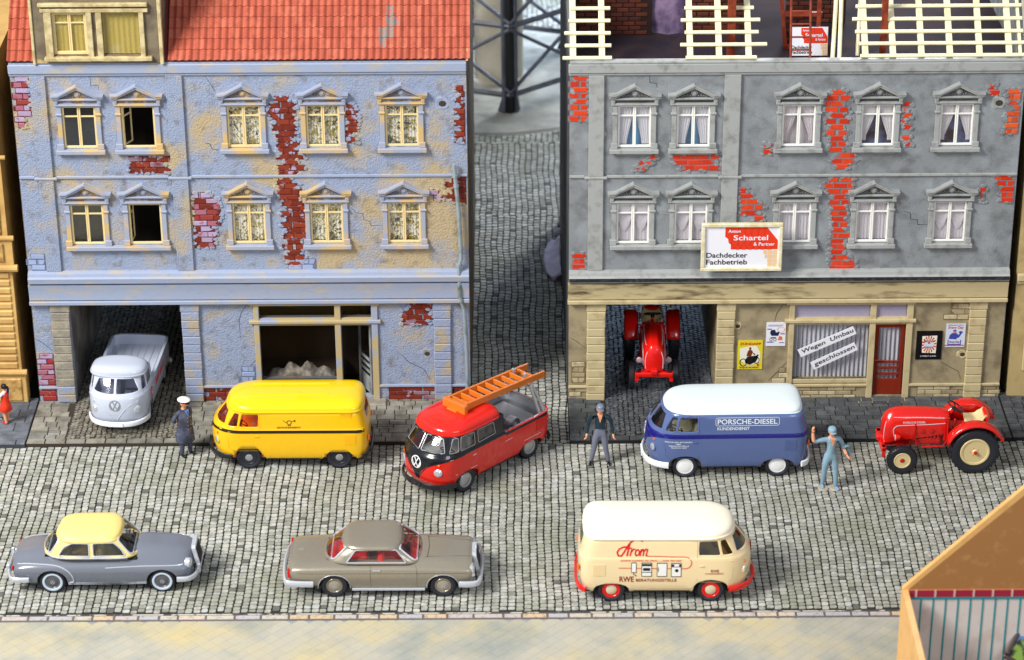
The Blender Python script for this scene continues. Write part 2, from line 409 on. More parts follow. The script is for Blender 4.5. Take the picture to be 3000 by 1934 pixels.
scR = pal('settR', [(96, 100, 104), (84, 88, 92), (106, 110, 112), (90, 94, 100)], rough=.5, rgb2=(66, 70, 76), scale=4, lo=.45, hi=.7, bump=.5, bscale=30, rgb3=(150, 155, 160), scale3=7, lo3=.7, hi3=.85)
setts(pR, 2.50, 5.42, -2.05, 9.0, scR, 2, 6)
# neighbours' pavements
pcN = pal('slabN', [(118, 124, 134), (106, 112, 122), (128, 133, 142)], rough=.7, rgb2=(90, 95, 104), scale=3, bump=.2)
pavement('pavement', -18, -12.74, -2.33, .2, mat('jointN', (60, 64, 70), .9), pcN, [], 23, rowd=(.34, .5), wid=(.5, .8))
pcM = pal('slabM', [(84, 86, 92), (76, 79, 85), (92, 95, 100)], rough=.55, rgb2=(64, 66, 72), scale=4, bump=.4, rgb3=(140, 90, 90), scale3=6, lo3=.72, hi3=.8)
pavement('pavement', 13.07, 17, -2.27, .2, mat('jointR', (30, 31, 33), .9), pcM, [], 24, rowd=(.15, .2), wid=(.22, .34))
# ============================================================ BUILDINGS
mBlue = mat('blue_paint', (150, 163, 190), .55, rgb2=(186, 168, 134), scale=1.3, lo=.50, hi=.70, detail=7, spots=[(-2.6, 4.6, 2.2, .26), (-5.9, 6.7, .9, .2), (-7.6, 8.0, .8, .16), (-2.0, 6.0, 1.3, .2), (-4.8, 4.3, .9, .2), (-8.6, 5.0, .8, .2), (-11.2, 6.2, 1.0, .12), (-12.2, 8.6, 1.4, .14), (-9.2, 7.2, 1.0, .12), (-4.0, 7.4, .8, .14)], bump=.8, bscale=24, bdist=.04, rgb3=(112, 104, 98), scale3=3.6, lo3=.55, hi3=.82)
mBlueT = mat('blue_trim', (156, 168, 194), .5, rgb2=(190, 174, 142), scale=1.5, lo=.50, hi=.74, detail=7, bump=.2, bscale=10, stretch=(1, 1, 2.4), rgb3=(146, 150, 170), scale3=4, lo3=.58, hi3=.8)
mBlueQ = mat('blue_quoin', (148, 160, 188), .55, rgb2=(176, 164, 140), scale=2.3, lo=.45, hi=.62, bump=.6, bscale=13, bdist=.03)
mTanQ = mat('bare_quoin', (164, 156, 138), .6, rgb2=(140, 134, 124), scale=3, bump=.7, bscale=16, bdist=.03)
mSurrL = mat('surround_blue', (160, 168, 190), .5, rgb2=(206, 176, 122), scale=1.25, lo=.49, hi=.60, detail=4, bump=.15, rgb3=(176, 158, 140), scale3=9, lo3=.6, hi3=.8)
mCream = mat('cream_sash', (234, 212, 156), .45, rgb2=(228, 176, 104), scale=5, lo=.6, hi=.78)
mGrey = mat('grey_plaster', (140, 145, 149), .55, rgb2=(114, 117, 120), scale=2.4, lo=.46, hi=.66, detail=10, bump=.6, bscale=34, bdist=.03, rgb3=(152, 159, 164), scale3=1.3, lo3=.5, hi3=.66)
mGreyT = mat('grey_trim', (166, 169, 168), .45, rgb2=(132, 133, 130), scale=4, lo=.5, hi=.75, bump=.15)
mTan = mat('tan_plaster', (166, 152, 120), .6, rgb2=(116, 104, 82), scale=1.8, lo=.46, hi=.7, detail=8, bump=.4, bscale=16)
mTanT = mat('tan_trim', (204, 188, 146), .5, rgb2=(170, 152, 112), scale=3, lo=.5, hi=.75, bump=.1)
mTanD = mat('tan_cornice', (196, 180, 138), .5, rgb2=(92, 76, 54), scale=2.4, lo=.52, hi=.74, detail=6, stretch=(.5, 1, 2.4))
mSoot = mat('soot', (34, 34, 38), .6, rgb2=(80, 82, 88), scale=12, lo=.5, hi=.8)
mWhite = mat('white_sash', (246, 246, 240), .35)
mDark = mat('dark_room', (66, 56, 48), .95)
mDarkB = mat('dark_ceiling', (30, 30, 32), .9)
mPass = mat('passage_wall', (140, 134, 124), .8, rgb2=(100, 95, 88), scale=1.3)
mEdge = mat('side_wall', (122, 98, 62), .7, rgb2=(60, 50, 42), scale=2.2, lo=.4, hi=.6, stretch=(1, 1, .4))
mEdgeG = mat('side_wall_grey', (84, 86, 90), .7, rgb2=(56, 56, 60), scale=2.2, lo=.4, hi=.6, stretch=(1, 1, .4))
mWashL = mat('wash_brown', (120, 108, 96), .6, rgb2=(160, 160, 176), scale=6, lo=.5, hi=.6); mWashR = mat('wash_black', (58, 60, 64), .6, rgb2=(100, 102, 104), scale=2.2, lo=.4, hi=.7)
gPane = glass('window_pane', (250, 251, 252), .2)
redB = pal('red_brick', [(132, 44, 18), (116, 36, 14), (142, 52, 22), (122, 42, 20), (150, 118, 132)], rough=.65, rgb2=(100, 30, 14), scale=5, lo=.5, hi=.8, bump=.3, bscale=22, rgb3=(166, 160, 192), scale3=3.4, lo3=.60, hi3=.66)
mixB = pal('mixed_brick', [(160, 50, 44), (176, 160, 196), (168, 104, 124), (150, 60, 56), (170, 150, 180)], rough=.5, rgb2=(160, 60, 56), scale=6, lo=.55, hi=.7, bump=.3, bscale=22)
orgB = pal('orange_brick', [(216, 58, 18), (204, 48, 14), (222, 68, 24)], rough=.5, rgb2=(196, 44, 14), scale=8, lo=.5, hi=.9, bump=.2, bscale=30)
orgB2 = pal('orange_brick_worn', [(224, 92, 40), (208, 70, 28)], rough=.5, rgb2=(230, 130, 70), scale=12, lo=.5, hi=.8, bump=.2, bscale=30)
tanB = pal('tan_brick', [(196, 180, 142), (176, 160, 126), (206, 192, 156), (160, 146, 116)], rough=.6, rgb2=(140, 124, 96), scale=5, lo=.5, hi=.8, bump=.3, bscale=22)
bluB = pal('blue_brick', [(156, 172, 210), (150, 164, 200)], rough=.55, bump=.4, bscale=20)
mMort = mat('mortar_red', (96, 26, 22), .8, rgb2=(170, 150, 170), scale=6, lo=.55, hi=.7)
mMortG = mat('mortar_grey', (132, 118, 122), .8)
mMortT = mat('mortar_tan', (122, 106, 78), .8)
mMortB = mat('mortar_blue', (104, 114, 140), .8)

def hole_wall(mb, x0, x1, z0, z1, holes, y=0., rev=.16, m=0, mrev=None):
    xs = sorted({x0, x1, *[h[0] for h in holes], *[h[1] for h in holes]}); zs = sorted({z0, z1, *[h[2] for h in holes], *[h[3] for h in holes]})
    xs = [v for v in xs if x0 <= v <= x1]; zs = [v for v in zs if z0 <= v <= z1]
    for i in range(len(xs)-1):
        for j in range(len(zs)-1):
            cx = (xs[i]+xs[i+1])/2; cz = (zs[j]+zs[j+1])/2
            if any(h[0] < cx < h[1] and h[2] < cz < h[3] for h in holes): continue
            mb.add([(xs[i], y, zs[j]), (xs[i+1], y, zs[j]), (xs[i+1], y, zs[j+1]), (xs[i], y, zs[j+1])], [(0, 1, 2, 3)], m)
            mb.add([(xs[i], y+rev, zs[j]), (xs[i+1], y+rev, zs[j]), (xs[i+1], y+rev, zs[j+1]), (xs[i], y+rev, zs[j+1])], [(3, 2, 1, 0)], m)
    for a, b_, c, d in holes:
        mb.add([(a, y, c), (b_, y, c), (b_, y, d), (a, y, d), (a, y+rev, c), (b_, y+rev, c), (b_, y+rev, d), (a, y+rev, d)],
               [(0, 4, 5, 1), (1, 5, 6, 2), (2, 6, 7, 3), (3, 7, 4, 0)], m if mrev is None else mrev)
def mould(mb, x0, x1, prof, m=None):   # prof: (y, z) closed
    mb.prism(prof, 'x', x0, x1, m)
BRT = {}
def brick_mesh(mats, w_, h, y=.016):
    out = []
    for m in mats:
        k = (m.name, round(w_, 3), round(h, 3))
        if k not in BRT:
            b = MB(); b.box(-w_/2, w_/2, -y, .01, -h/2, h/2, c=.011); BRT[k] = b.mesh('brick', m, 40)
        out.append(BRT[k])
    return out
def broken_mesh(mats, w_, h, side, var):
    out = []
    for m in mats:
        k = ('brk', m.name, round(w_, 3), side, var)
        if k not in BRT:
            rr = random.Random(var*7+3); b = MB(); ks = [rr.uniform(.0, .42) for _ in range(4)]
            pts = [(-w_/2, -h/2), (-w_/2, h/2)]+[(w_/2-w_*ks[i], h/2-h*i/3.) for i in range(4)]
            if side < 0: pts = [(-x, z) for x, z in pts][::-1]
            b.prism(pts, 'y', -.013, .008); BRT[k] = b.mesh('brick', m, 0, True)
        out.append(BRT[k])
    return out
def bricks(parent, poly, X0, mats, mort, seed, wts=None, y=-.004, bw=.345, bh=.128, pz=.158, px_=True, zoff=0., ragged=.1, mortar=True, name='brick'):
    rn = random.Random(seed)
    if px_:
        pl = []
        for p in poly:
            x, z = F(*p); pl.append((x-X0, z-zoff))
    else: pl = poly
    x0 = min(p[0] for p in pl); x1 = max(p[0] for p in pl); z0 = min(p[1] for p in pl); z1 = max(p[1] for p in pl)
    full = brick_mesh(mats, bw, bh); half = brick_mesh(mats, bw*.46, bh); tq = brick_mesh(mats, bw*.72, bh)
    n = 0; r = 0; z = z1-pz/2
    org = math.floor(x0/bw)*bw
    cells = []; lips = []; lip = None if mort in (mMortT, mMortB) else (mBlue if parent is HL else mGrey)
    while z > z0:
        x = org-(bw+.018)*(.5 if r % 2 else 0)-.1
        while x < x1+bw:
            for ms, wd in ((full, bw), (tq, bw*.72), (half, bw*.46)):
                a, b_ = x-wd/2, x+wd/2
                ok = False
                for sh in (0, (bw-wd)/2, -(bw-wd)/2):
                    e = ragged*wd
                    if inpoly(a+sh+e, z, pl) and inpoly(b_+sh-e, z, pl):
                        k = rn.choices(range(len(mats)), wts)[0] if wts else rn.randrange(len(mats))
                        if px_:
                            gl_ = inpoly(a+sh-.16, z, pl); gr_ = inpoly(b_+sh+.16, z, pl)
                            if gl_ != gr_ and rn.random() < .8: ms = broken_mesh(mats, wd, bh, 1 if gl_ else -1, rn.randrange(5))
                        put(name, ms[k], parent, loc=(x+sh, y+rn.uniform(-.006, .004), z), rot=(0, rn.uniform(-.02, .02), 0)); n += 1; ok = True
                        cells.append((x+sh, z, wd))
                        if px_ and lip:
                            for e_, sd_ in ((a+sh, -1), (b_+sh, 1)):
                                if not inpoly(e_+sd_*.16, z, pl):
                                    for q in range(2): lips.append((e_+rn.uniform(-.02, .05)*sd_, z+rn.uniform(-.08, .08)))
                            for sg in (-1, 1):
                                if not inpoly(x+sh, z+sg*pz, pl): lips.append((x+sh+rn.uniform(-.12, .12), z+sg*rn.uniform(.055, .085))); lips.append((x+sh+rn.uniform(-.16, .16), z+sg*rn.uniform(.06, .09)))
                        break
                if ok: break
            x += bw+.018
        z -= pz; r += 1
    lips = [q for q in lips if .09 < q[0] < W-.09]
    if lips:
        lb_ = MB()
        for i, (x, z) in enumerate(lips):
            k = rn.randrange(6, 9); r_ = rn.uniform(.03, .065); P_ = [(x+r_*rn.uniform(.6, 1.4)*1.3*math.cos(2*math.pi*j/k), z+r_*rn.uniform(.6, 1.3)*math.sin(2*math.pi*j/k)) for j in range(k)]
            P2 = [(x+(a-x)*.75, z+(c-z)*.75) for a, c in P_]; yf = y-.020-.0006*(i % 9); n0 = len(lb_.v)
            lb_.add([(a, -.001, c) for a, c in P_]+[(a, yf, c) for a, c in P2], [(j, (j+1) % k, k+(j+1) % k, k+j) for j in range(k)]+[tuple(range(k, 2*k))])
        o = lb_.build('plaster_edge', lip, parent, smooth=40, fixn=False); o['kind'] = 'stuff'
    if mortar and cells and name == 'brick':
        mb = MB()
        for i, (x, zz, wd) in enumerate(cells):
            g = .016; d = .0005*(i % 7)
            mb.add([(x-wd/2-g, y-.006-d, zz-pz/2-.004), (x+wd/2+g, y-.006-d, zz-pz/2-.004), (x+wd/2+g, y-.006-d, zz+pz/2+.004), (x-wd/2-g, y-.006-d, zz+pz/2+.004)], [(0, 1, 2, 3)])
        mb.build('mortar', mort, parent, smooth=0, fixn=False)
    return n

# ---- shared pieces of a window (origin: middle of the sash foot)
def sash_frame(mb, w2=.43, h=1.15, bar=.05, y0=.0, y1=.05, cross=True, inner=True):
    for a, b_ in ((-w2, -w2+bar), (w2-bar, w2)): mb.box(a, b_, y0, y1, 0, h, c=.006)
    mb.box(-w2+bar, w2-bar, y0+.002, y1, 0, bar*1.15, c=.006); mb.box(-w2+bar, w2-bar, y0+.002, y1, h-bar*.8, h, c=.006)
    if inner:
        mb.box(-.042, -.006, y0+.006, y1, bar, h-bar*.7, c=.006); mb.box(.006, .042, y0+.006, y1, bar, h-bar*.7, c=.006); mb.box(-.006, .006, y0+.02, y1, bar, h-bar*.7)
    if cross: mb.box(-w2+bar, -.042, y0+.012, y1, h*.74, h*.74+.035); mb.box(.042, w2-bar, y0+.012, y1, h*.74, h*.74+.035)
def surround_mb():
    m = MB()
    for s in (-1, 1):
        def bx(a, b_, *r, **k): m.box(min(s*a, s*b_), max(s*a, s*b_), *r, **k)
        bx(.435, .555, -.055, .0, .0, 1.16, c=.008)
        bx(.425, .60, -.085, 0, -.02, .13, c=.012)
        bx(.42, .585, -.09, 0, .92, .975, c=.012)
        bx(.50, .60, -.10, 0, 1.215, 1.345, c=.01)
        m.lathe([(.028, -.102), (.028, -.112), (.018, -.112), (.012, -.104)], (s*.55, 0, 1.28), 'y', 10, caps=False)
    m.box(-.57, .57, -.062, 0, 1.16, 1.19, c=.006)
    m.box(-.60, .60, -.10, 0, 1.187, 1.222, c=.008)
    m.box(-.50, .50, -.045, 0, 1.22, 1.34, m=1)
    m.box(-.50, .50, -.092, 0, 1.325, 1.348, c=.004)
    m.box(-.50, .50, -.085, 0, 1.222, 1.245, c=.004)
    return m
def pediment_mb():
    m = MB()
    m.box(-.62, .62, -.12, 0, 1.345, 1.39, c=.01)
    for s in (-1, 1):
        m.prism([(s*.66, 1.40), (s*.50, 1.40), (s*.0, 1.655), (0, 1.745), (s*.48, 1.485), (s*.66, 1.47)][::s], 'y', -.15, 0)
        m.prism([(s*.66, 1.455), (s*.48, 1.468), (s*.0, 1.728), (0, 1.768), (s*.475, 1.507), (s*.67, 1.492)][::s], 'y', -.185, 0)
        # leaves of the relief
        for k, (dx, dz, l, a) in enumerate([(.14, 0, .09, 55), (.18, 0, .12, 25), (.17, 0, .085, 80), (.24, 0, .12, 8), (.11, 0, .06, 100)]):
            ca, sa = math.cos(R(a)), math.sin(R(a)); x0 = s*dx; z0 = 1.415
            m.add([(x0, -.055, z0), (x0+s*(l*.5*ca-.018*sa), -.075, z0+l*.5*sa+.018*ca), (x0+s*l*ca, -.05, z0+l*sa*.9), (x0+s*(l*.5*ca+.018*sa), -.075, z0+l*.5*sa-.012*ca)], [(0, 1, 2, 3), (3, 2, 1, 0)])
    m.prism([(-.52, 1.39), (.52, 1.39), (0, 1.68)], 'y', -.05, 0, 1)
    m.lathe([(.062, -.05), (.062, -.075), (.045, -.088), (.0, -.094)], (0, 0, 1.51), 'y', 14)
    m.lathe([(.085, -.05), (.085, -.066), (.07, -.066), (.07, -.05)], (0, 0, 1.51), 'y', 16, caps=False)
    return m
def sill_mb(a=-.63, b_=.63):
    m = MB(); m.box(a, b_, -.15, 0, -.135, -.02, c=.014); m.box(a+.16, b_-.16, -.06, 0, -.20, -.13, c=.01); return m
def curtain_mb(kind, seed=0):
    rn = random.Random(seed); m = MB()
    def panel(xa, xb, ztop, zfun, n=22, amp=.018, fr=26):
        rows = [[], []]
        top = []; bot = []
        for i in range(n+1):
            x = xa+(xb-xa)*i/n; y = .10+amp*math.sin(x*fr*2.2+seed)
            top.append((x, y, ztop)); bot.append((x, y, zfun(x)))
        m.grid([bot, top])
    if kind == 'drape':      # two drapes drawn to the sides below
        for s in (-1, 1):
            rows = []
            for k in range(9):
                t = k/8; z = 1.12-1.06*t; inner = .02+.17*min(1, max(0, t-.12)*1.25)
                rows.append([(s*(inner+(.42-inner)*i/16), .09+.014*math.sin(i*2.1), z) for i in range(17)])
            m.grid(rows)
    elif kind == 'net':      # full width pleats
        panel(-.42, .42, 1.12, lambda x: .05, 60, .012, 34)
    elif kind == 'swag':
        panel(-.42, .42, 1.12, lambda x: .05, 60, .006, 34)
        for s in (-1, 1):
            rows = []
            for k in range(8):
                t = k/7; rows.append([(s*(.03+.38*i/16), .075-.012*math.sin(t*9), 1.1-(.25+.42*math.sin(math.pi*(i+.5)/17.))*t-.1*t) for i in range(17)])
            m.grid(rows)
    elif kind == 'half':
        for s in (-1, 1):
            rows = []
            for k in range(9):
                t = k/8; z = 1.12-1.0*t; inner = .02+.25*min(1, max(0, t-.15)*1.4)
                rows.append([(s*(inner+(.42-inner)*i/12), .09+.012*math.sin(i*2.1), z) for i in range(13)])
            m.grid(rows)
    return m
mCurt = mat('curtain_white', (232, 228, 232), .8); mCurtV = mat('curtain_lilac', (226, 218, 224), .8)
mFlor = mat('curtain_floral', (244, 238, 222), .7, rgb2=(170, 152, 62), scale=7.5, lo=.50, hi=.53, detail=3, dist=1.6, rgb3=(70, 68, 44), scale3=5.5, lo3=.58, hi3=.61)
mBack = mat('room_blue', (84, 150, 196), .8, rgb2=(30, 40, 50), scale=2, lo=.5, hi=.7, stretch=(1, 1, .5)); mBack2 = mat('room_dusk', (112, 128, 172), .8, rgb2=(50, 56, 72), scale=2, lo=.45, hi=.65)
mBack3 = mat('room_pale', (214, 206, 210), .8)

def window(parent, cx, zb, sashm, surm, curt, sh, open_=None, sill=True, seed=0):
    k = ('sash', sashm.name, bool(open_))
    if k not in BRT:
        b = MB(); sash_frame(b, inner=not open_, cross=not open_)
        BRT[k] = b.mesh('window', sashm, 30, True)
    w_ = put('window', BRT[k], parent, loc=(cx, .0, zb))
    for nm, fn in (('surround', surround_mb), ('pediment', pediment_mb)):
        kk = (nm, surm.name)
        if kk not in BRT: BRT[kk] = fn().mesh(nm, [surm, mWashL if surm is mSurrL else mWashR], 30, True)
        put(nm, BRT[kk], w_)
    if sill:
        kk = ('sill', surm.name)
        if kk not in BRT: BRT[kk] = sill_mb().mesh('sill', surm, 30, True)
        put('sill', BRT[kk], w_)
    if not open_:
        for (a, b_, c, d) in ((-.385, -.04, .05, .85), (.04, .385, .05, .85), (-.385, -.04, .885, 1.11), (.04, .385, .885, 1.11)):
            kk = ('pane', a, c)
            if kk not in BRT:
                m = MB(); m.box(a, b_, .03, .036, c, d); BRT[kk] = m.mesh('pane', gPane, 0)
            put('pane', BRT[kk], w_)
    else:
        for s, ang in open_:     # casement leaves swung inwards
            kk = ('leaf', sashm.name, s)
            if kk not in BRT:
                m = MB(); a, b_ = (0, .36) if s < 0 else (-.36, 0)
                m.box(a, a+.04, .0, .035, .0, 1.05, c=.005); m.box(b_-.04, b_, .0, .035, .0, 1.05, c=.005)
                for z in (0, .78, 1.01): m.box(a+.04, b_-.04, .002, .033, z, z+.04)
                BRT[kk] = m.mesh('casement', sashm, 30, True)
            put('casement', BRT[kk], w_, loc=(s*.38, .035, .05), rot=(0, 0, R(ang)))
    if curt:
        kind, cm, back = curt
        kk = ('curt', kind, cm.name, seed % 3)
        if kk not in BRT: BRT[kk] = curtain_mb(kind, seed % 3).mesh('curtain', cm, 60)
        put('curtain', BRT[kk], w_)
        if back:
            kk = ('back', back.name)
            if kk not in BRT:
                m = MB(); m.box(-.5, .5, .165, .18, -.1, 1.25); BRT[kk] = m.mesh('room_card', back, 0)
            put('room_card', BRT[kk], w_)
    return w_

WX = [1.66, 3.165, 5.86, 7.875, 9.89]; WZ = [7.38, 4.655]
W = 11.55
def house(name, label, X0, z0, style):
    t = thing(name, label, 'house', (X0, 0, z0))
    L_ = style == 'L'
    wallm, trim, low, lowt = (mBlue, mBlueT, mBlue, mBlueT) if L_ else (mGrey, mGreyT, mTan, mTanT)
    # main wall with its openings
    holes = [(x-.43, x+.43, z, z+1.15) for x in WX for z in WZ]
    b = MB(); hole_wall(b, 0, W, 3.6, 9.5, holes); b.build('wall', wallm, t, smooth=0)
    b = MB(); hole_wall(b, 0, W, -.1, 3.6, [(.97, 3.93, -.1, 2.93), (5.98, 7.98, .62, 2.25), (8.14, 8.95, .10, 2.25), (5.98, 7.98, 2.45, 2.84), (8.14, 8.95, 2.45, 2.84)], rev=.2)
    b.build('ground_floor_wall', low, t, smooth=0)
    em = mEdge if L_ else mEdgeG
    for a in (-.02, W-.10):
        b = MB(); b.box(a, a+.12, .02, 11.6, -.1, 9.7); b.build('side_wall', em, t, smooth=0)
    b = MB(); hole_wall(b, .1, W-.1, -.1, 9.7, [(.97, 3.93, -.1, 2.93)], y=11.4, rev=.2); b.build('rear_wall', em, t, smooth=0)
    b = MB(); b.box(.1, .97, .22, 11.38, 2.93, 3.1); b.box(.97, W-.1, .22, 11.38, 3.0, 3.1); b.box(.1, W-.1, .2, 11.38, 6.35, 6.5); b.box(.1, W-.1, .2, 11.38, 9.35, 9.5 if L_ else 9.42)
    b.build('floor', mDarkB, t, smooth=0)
    b = MB(); b.box(.84, .97, .2, 11.4, -.1, 3.0); b.box(3.93, 4.06, .2, 11.4, -.1, 3.0); b.build('passage_wall', mPass if L_ else mat('passage_wall_tan', (150, 138, 110), .8, rgb2=(110, 100, 80), scale=2), t, smooth=0)
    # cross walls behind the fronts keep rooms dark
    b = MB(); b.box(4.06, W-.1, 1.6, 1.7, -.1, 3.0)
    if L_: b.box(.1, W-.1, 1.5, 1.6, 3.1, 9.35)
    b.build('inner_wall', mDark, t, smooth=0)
    # trims
    b = MB(); mould(b, 0, W, [(0, 3.54), (-.12, 3.56), (-.20, 3.60), (-.22, 3.74), (-.17, 3.78), (-.15, 3.86), (-.05, 3.90), (0, 3.90)])
    b.build('cornice', trim, t)
    if not L_:
        b = MB(); b.box(.01, W-.01, -.228, -.14, 3.64, 3.735); b.build('gutter', mSoot, t)
    b = MB(); mould(b, -.02, W+.0, [(0, 3.06), (-.13, 3.09), (-.13, 3.30), (-.15, 3.42), (-.17, 3.54), (0, 3.54)])
    b.build('fascia', trim if L_ else mTanD, t)
    b = MB(); b.box(-.03, W+.01, -.17, 0, 2.95, 3.06, c=.014); b.build('ledge', lowt, t)
    b = MB(); 
    for a, b2 in ((0, .40), (.97, 3.85), (4.44, W)): b.box(a, b2, -.05, 0, 6.535, 6.61, c=.012)
    b.box(.39, .98, -.09, 0, 6.51, 6.585, c=.015); b.box(3.84, 4.45, -.09, 0, 6.51, 6.585, c=.015); b.build('string_course', trim, t)
    for a, b2 in ((.49, .88), (3.93, 4.35)):
        b = MB(); b.box(a, b2, -.07, 0, 3.90, 6.51, c=.008); b.box(a, b2, -.07, 0, 6.585, 9.37, c=.008); b.build('pilaster', mBlue if L_ else mGreyT, t)
    b = MB(); b.box(-.02, W, -.05, 0, 9.37, 9.44, c=.012); b.box(-.03, W+.01, -.09, 0, 9.44, 9.69, c=.02)
    if L_: b.box(0, W, -.06, .2, 9.69, 9.74)
    else: b.box(0, W, -.088, .14, 9.692, 9.76, c=.02)
    b.build('eaves_band', trim, t)
    # plinth ledge
    b = MB()
    for a, b2 in ((0, .49), (4.40, 8.0), (9.12, 10.60), (11.05, W)): b.box(a, b2, -.06, 0, .40, .47, c=.01)
    b.build('plinth_ledge', lowt, t)
    # quoins
    rn = random.Random(3)
    for qx, (a, b2) in enumerate(((.49, .97), (3.93, 4.40), (10.60, 11.05))):
        for k in range(12):
            zz = .0+k*.2445; m_ = (mTanQ if qx == 0 and k > 1 else mBlueQ) if L_ else mTanT
            b = MB(); ex = .02 if k == 11 else 0
            b.box(-(b2-a)/2-ex+rn.uniform(-.01, .005), (b2-a)/2+ex+rn.uniform(-.005, .01), -.085+rn.uniform(-.01, .01), .02, .006, .2385, c=.018)
            b.build('quoin', m_, t, loc=((a+b2)/2, 0, zz))
    # shop front
    b = MB(); 
    b.box(5.75, 9.16, -.09, 0, 2.86, 2.945, c=.01)
    b.box(5.84, 5.98, -.06, .06, .48, 2.86, c=.01); b.box(7.98, 8.14, -.06, .06, .0, 2.86, c=.01); b.box(8.95, 9.12, -.06, .06, .0, 2.86, c=.01)
    b.box(5.98, 7.98, -.03, .06, .50, .62, c=.01); b.box(5.98, 7.98, -.02, .06, 2.25, 2.33); b.box(8.14, 8.95, -.02, .06, 2.25, 2.33)
    b.box(5.72, 9.20, -.10, .04, 2.33, 2.42, c=.012); b.box(5.98, 7.98, -.03, .06, 2.42, 2.46); b.box(8.14, 8.95, -.03, .06, 2.42, 2.46)
    b.build('shop_front', (mat('shop_frame_blue', (160, 168, 190), .5, rgb2=(190, 172, 128), scale=1.6, lo=.42, hi=.5, detail=4) if L_ else mTanT), t)
    b = MB(); b.box(7.72, 9.3, -.36, 0, -.1, .05, c=.03); b.build('doorstep', mTanT if not L_ else mTanQ, t)
    dusty = glass('dusty_glass', (236, 232, 226), -.09, .2)
    for (a, b2, c, d) in ((5.98, 7.98, .62, 2.25), (5.98, 7.98, 2.46, 2.84), (8.14, 8.95, 2.46, 2.84)):
        m = MB(); m.box(a, b2, .03, .04, c, d)
        m.build('shop_pane', dusty if L_ else (gPane if d < 2.5 else mat('frosted', (150, 146, 168), .35, rgb2=(172, 166, 190), scale=30, lo=.3, hi=.7)), t, smooth=0)
    # windows
    for i, x in enumerate(WX):
        for j, z in enumerate(WZ):
            sill = not (j == 1 and i < 2)
            if L_:
                op = [(-1, 62)] if (i, j) == (1, 0) else ([(-1, 84), (1, -84)] if (i, j) == (1, 1) else None)
                window(t, x, z, mCream, mSurrL, ('net', mFlor, None) if i > 1 else None, t, op, sill, i+j)
            else:
                cu = {0: ('drape', mCurt, mBack), 1: ('drape', mCurt, mBack), 2: ('half', mCurtV, mBack3), 3: ('half', mCurt, mBack2), 4: ('half', mCurt, mBack2)}[i] if j == 0 else {0: ('swag', mCurtV, None), 1: ('swag', mCurtV, None), 2: ('net', mCurtV, None), 3: ('net', mCurtV, None), 4: ('swag', mCurtV, None)}[i]
                window(t, x, z, mWhite, mGreyT, cu, t, None, sill, i+j)
    b = MB(); b.box(1.07, 3.80, -.15, 0, WZ[1]-.135, WZ[1]-.02, c=.014)
    for x in WX[:2]: b.box(x-.46, x+.46, -.06, 0, WZ[1]-.2, WZ[1]-.13, c=.01)
    b.build('sill', mSurrL if L_ else mGreyT, t)
    return t
HL = house('blue_house', 'weathered blue plaster house with red tiled roof and boarded brown dormer', XL, 0, 'L')
HR = house('grey_house', 'grey plaster house with tan ground floor and open unfinished roof timbers', XR, -.07, 'R')

def pz(l): return l
# ---- exposed brickwork, left house
B = lambda poly, mats, mort, seed, **k: bricks(HL, poly, XL, mats, mort, seed, **k)
B([(29, 223), (84, 223), (94, 345), (80, 350), (70, 378), (45, 378)], mixB, mMort, 1)
B([(372, 459), (498, 457), (498, 512), (380, 512)], redB, mMort, 2, wts=[5, 4, 4, 2, 1])
off = lambda pts, ox, oy: [(ox+x/3.413, oy+y/3.413) for x, y in pts]
B(off([(375, 960), (530, 960), (600, 1080), (540, 1180), (615, 1280), (540, 1400), (640, 1470), (630, 1540), (370, 1540), (380, 1440), (335, 1300), (320, 1180), (275, 1080)], 700, 0), redB, mMort, 3, wts=[5, 4, 4, 2, 1])
B(off([(365, 0), (620, 0), (660, 40), (620, 90), (690, 150), (620, 200), (480, 225), (380, 200), (395, 90)], 700, 450), redB, mMort, 4, wts=[5, 4, 4, 2, 1])
B(off([(430, 240), (560, 240), (630, 350), (660, 480), (700, 640), (690, 800), (650, 880), (690, 960), (650, 1050), (680, 1110), (460, 1110), (460, 1000), (430, 900), (450, 800), (420, 650), (430, 500), (380, 400), (365, 280)], 700, 450), redB, mMort, 5, wts=[5, 4, 4, 2, 1])
B(off([(1055, 1030), (1145, 1030), (1195, 1150), (1180, 1420), (1055, 1420)], 700, 0), redB, mMort, 6, wts=[5, 4, 4, 0, 0], bw=.30)
B([(1333, 250), (1362, 250), (1362, 418), (1333, 418)], redB, mMort, 7, bw=.26, wts=[5, 4, 4, 2, 0])
B(off([(1900, 390), (2070, 390), (2200, 480), (2215, 620), (2185, 760), (2170, 960), (1930, 960)], 0, 450), mixB+redB[:2], mMort, 8)
B(off([(2075, 225), (2265, 225), (2265, 520), (2075, 480)], 700, 450), redB, mMort, 9, wts=[5, 4, 4, 2, 1])
B(off([(1880, 360), (2050, 370), (2040, 490), (1890, 470)], 700, 450), mixB, mMort, 10, ragged=.02)
B(off([(1750, 80), (1948, 80), (1948, 330), (1640, 330), (1630, 240)], 700, 850), redB, mMort, 11, wts=[4, 3, 3, 2, 3])
B([(838, 758), (924, 758), (924, 790), (838, 790)], bluB, mMortB, 12)
B([(80, 744), (135, 744), (137, 795), (80, 795)], bluB, mMortB, 13)
B(off([(20, 780), (165, 760), (165, 930), (0, 930)], 700, 850), bluB, mMortB, 14)
bricks(HL, [(.0, 0), (.485, 0), (.485, 1.35), (.3, 1.45), (.0, 1.35)], XL, mixB, mMort, 15, px_=False)
bricks(HL, [(4.41, 0), (7.7, 0), (7.7, .39), (4.41, .39)], XL, redB, mMort, 16, px_=False, bh=.11, pz=.128, bw=.42, wts=[5, 4, 4, 2, 1])
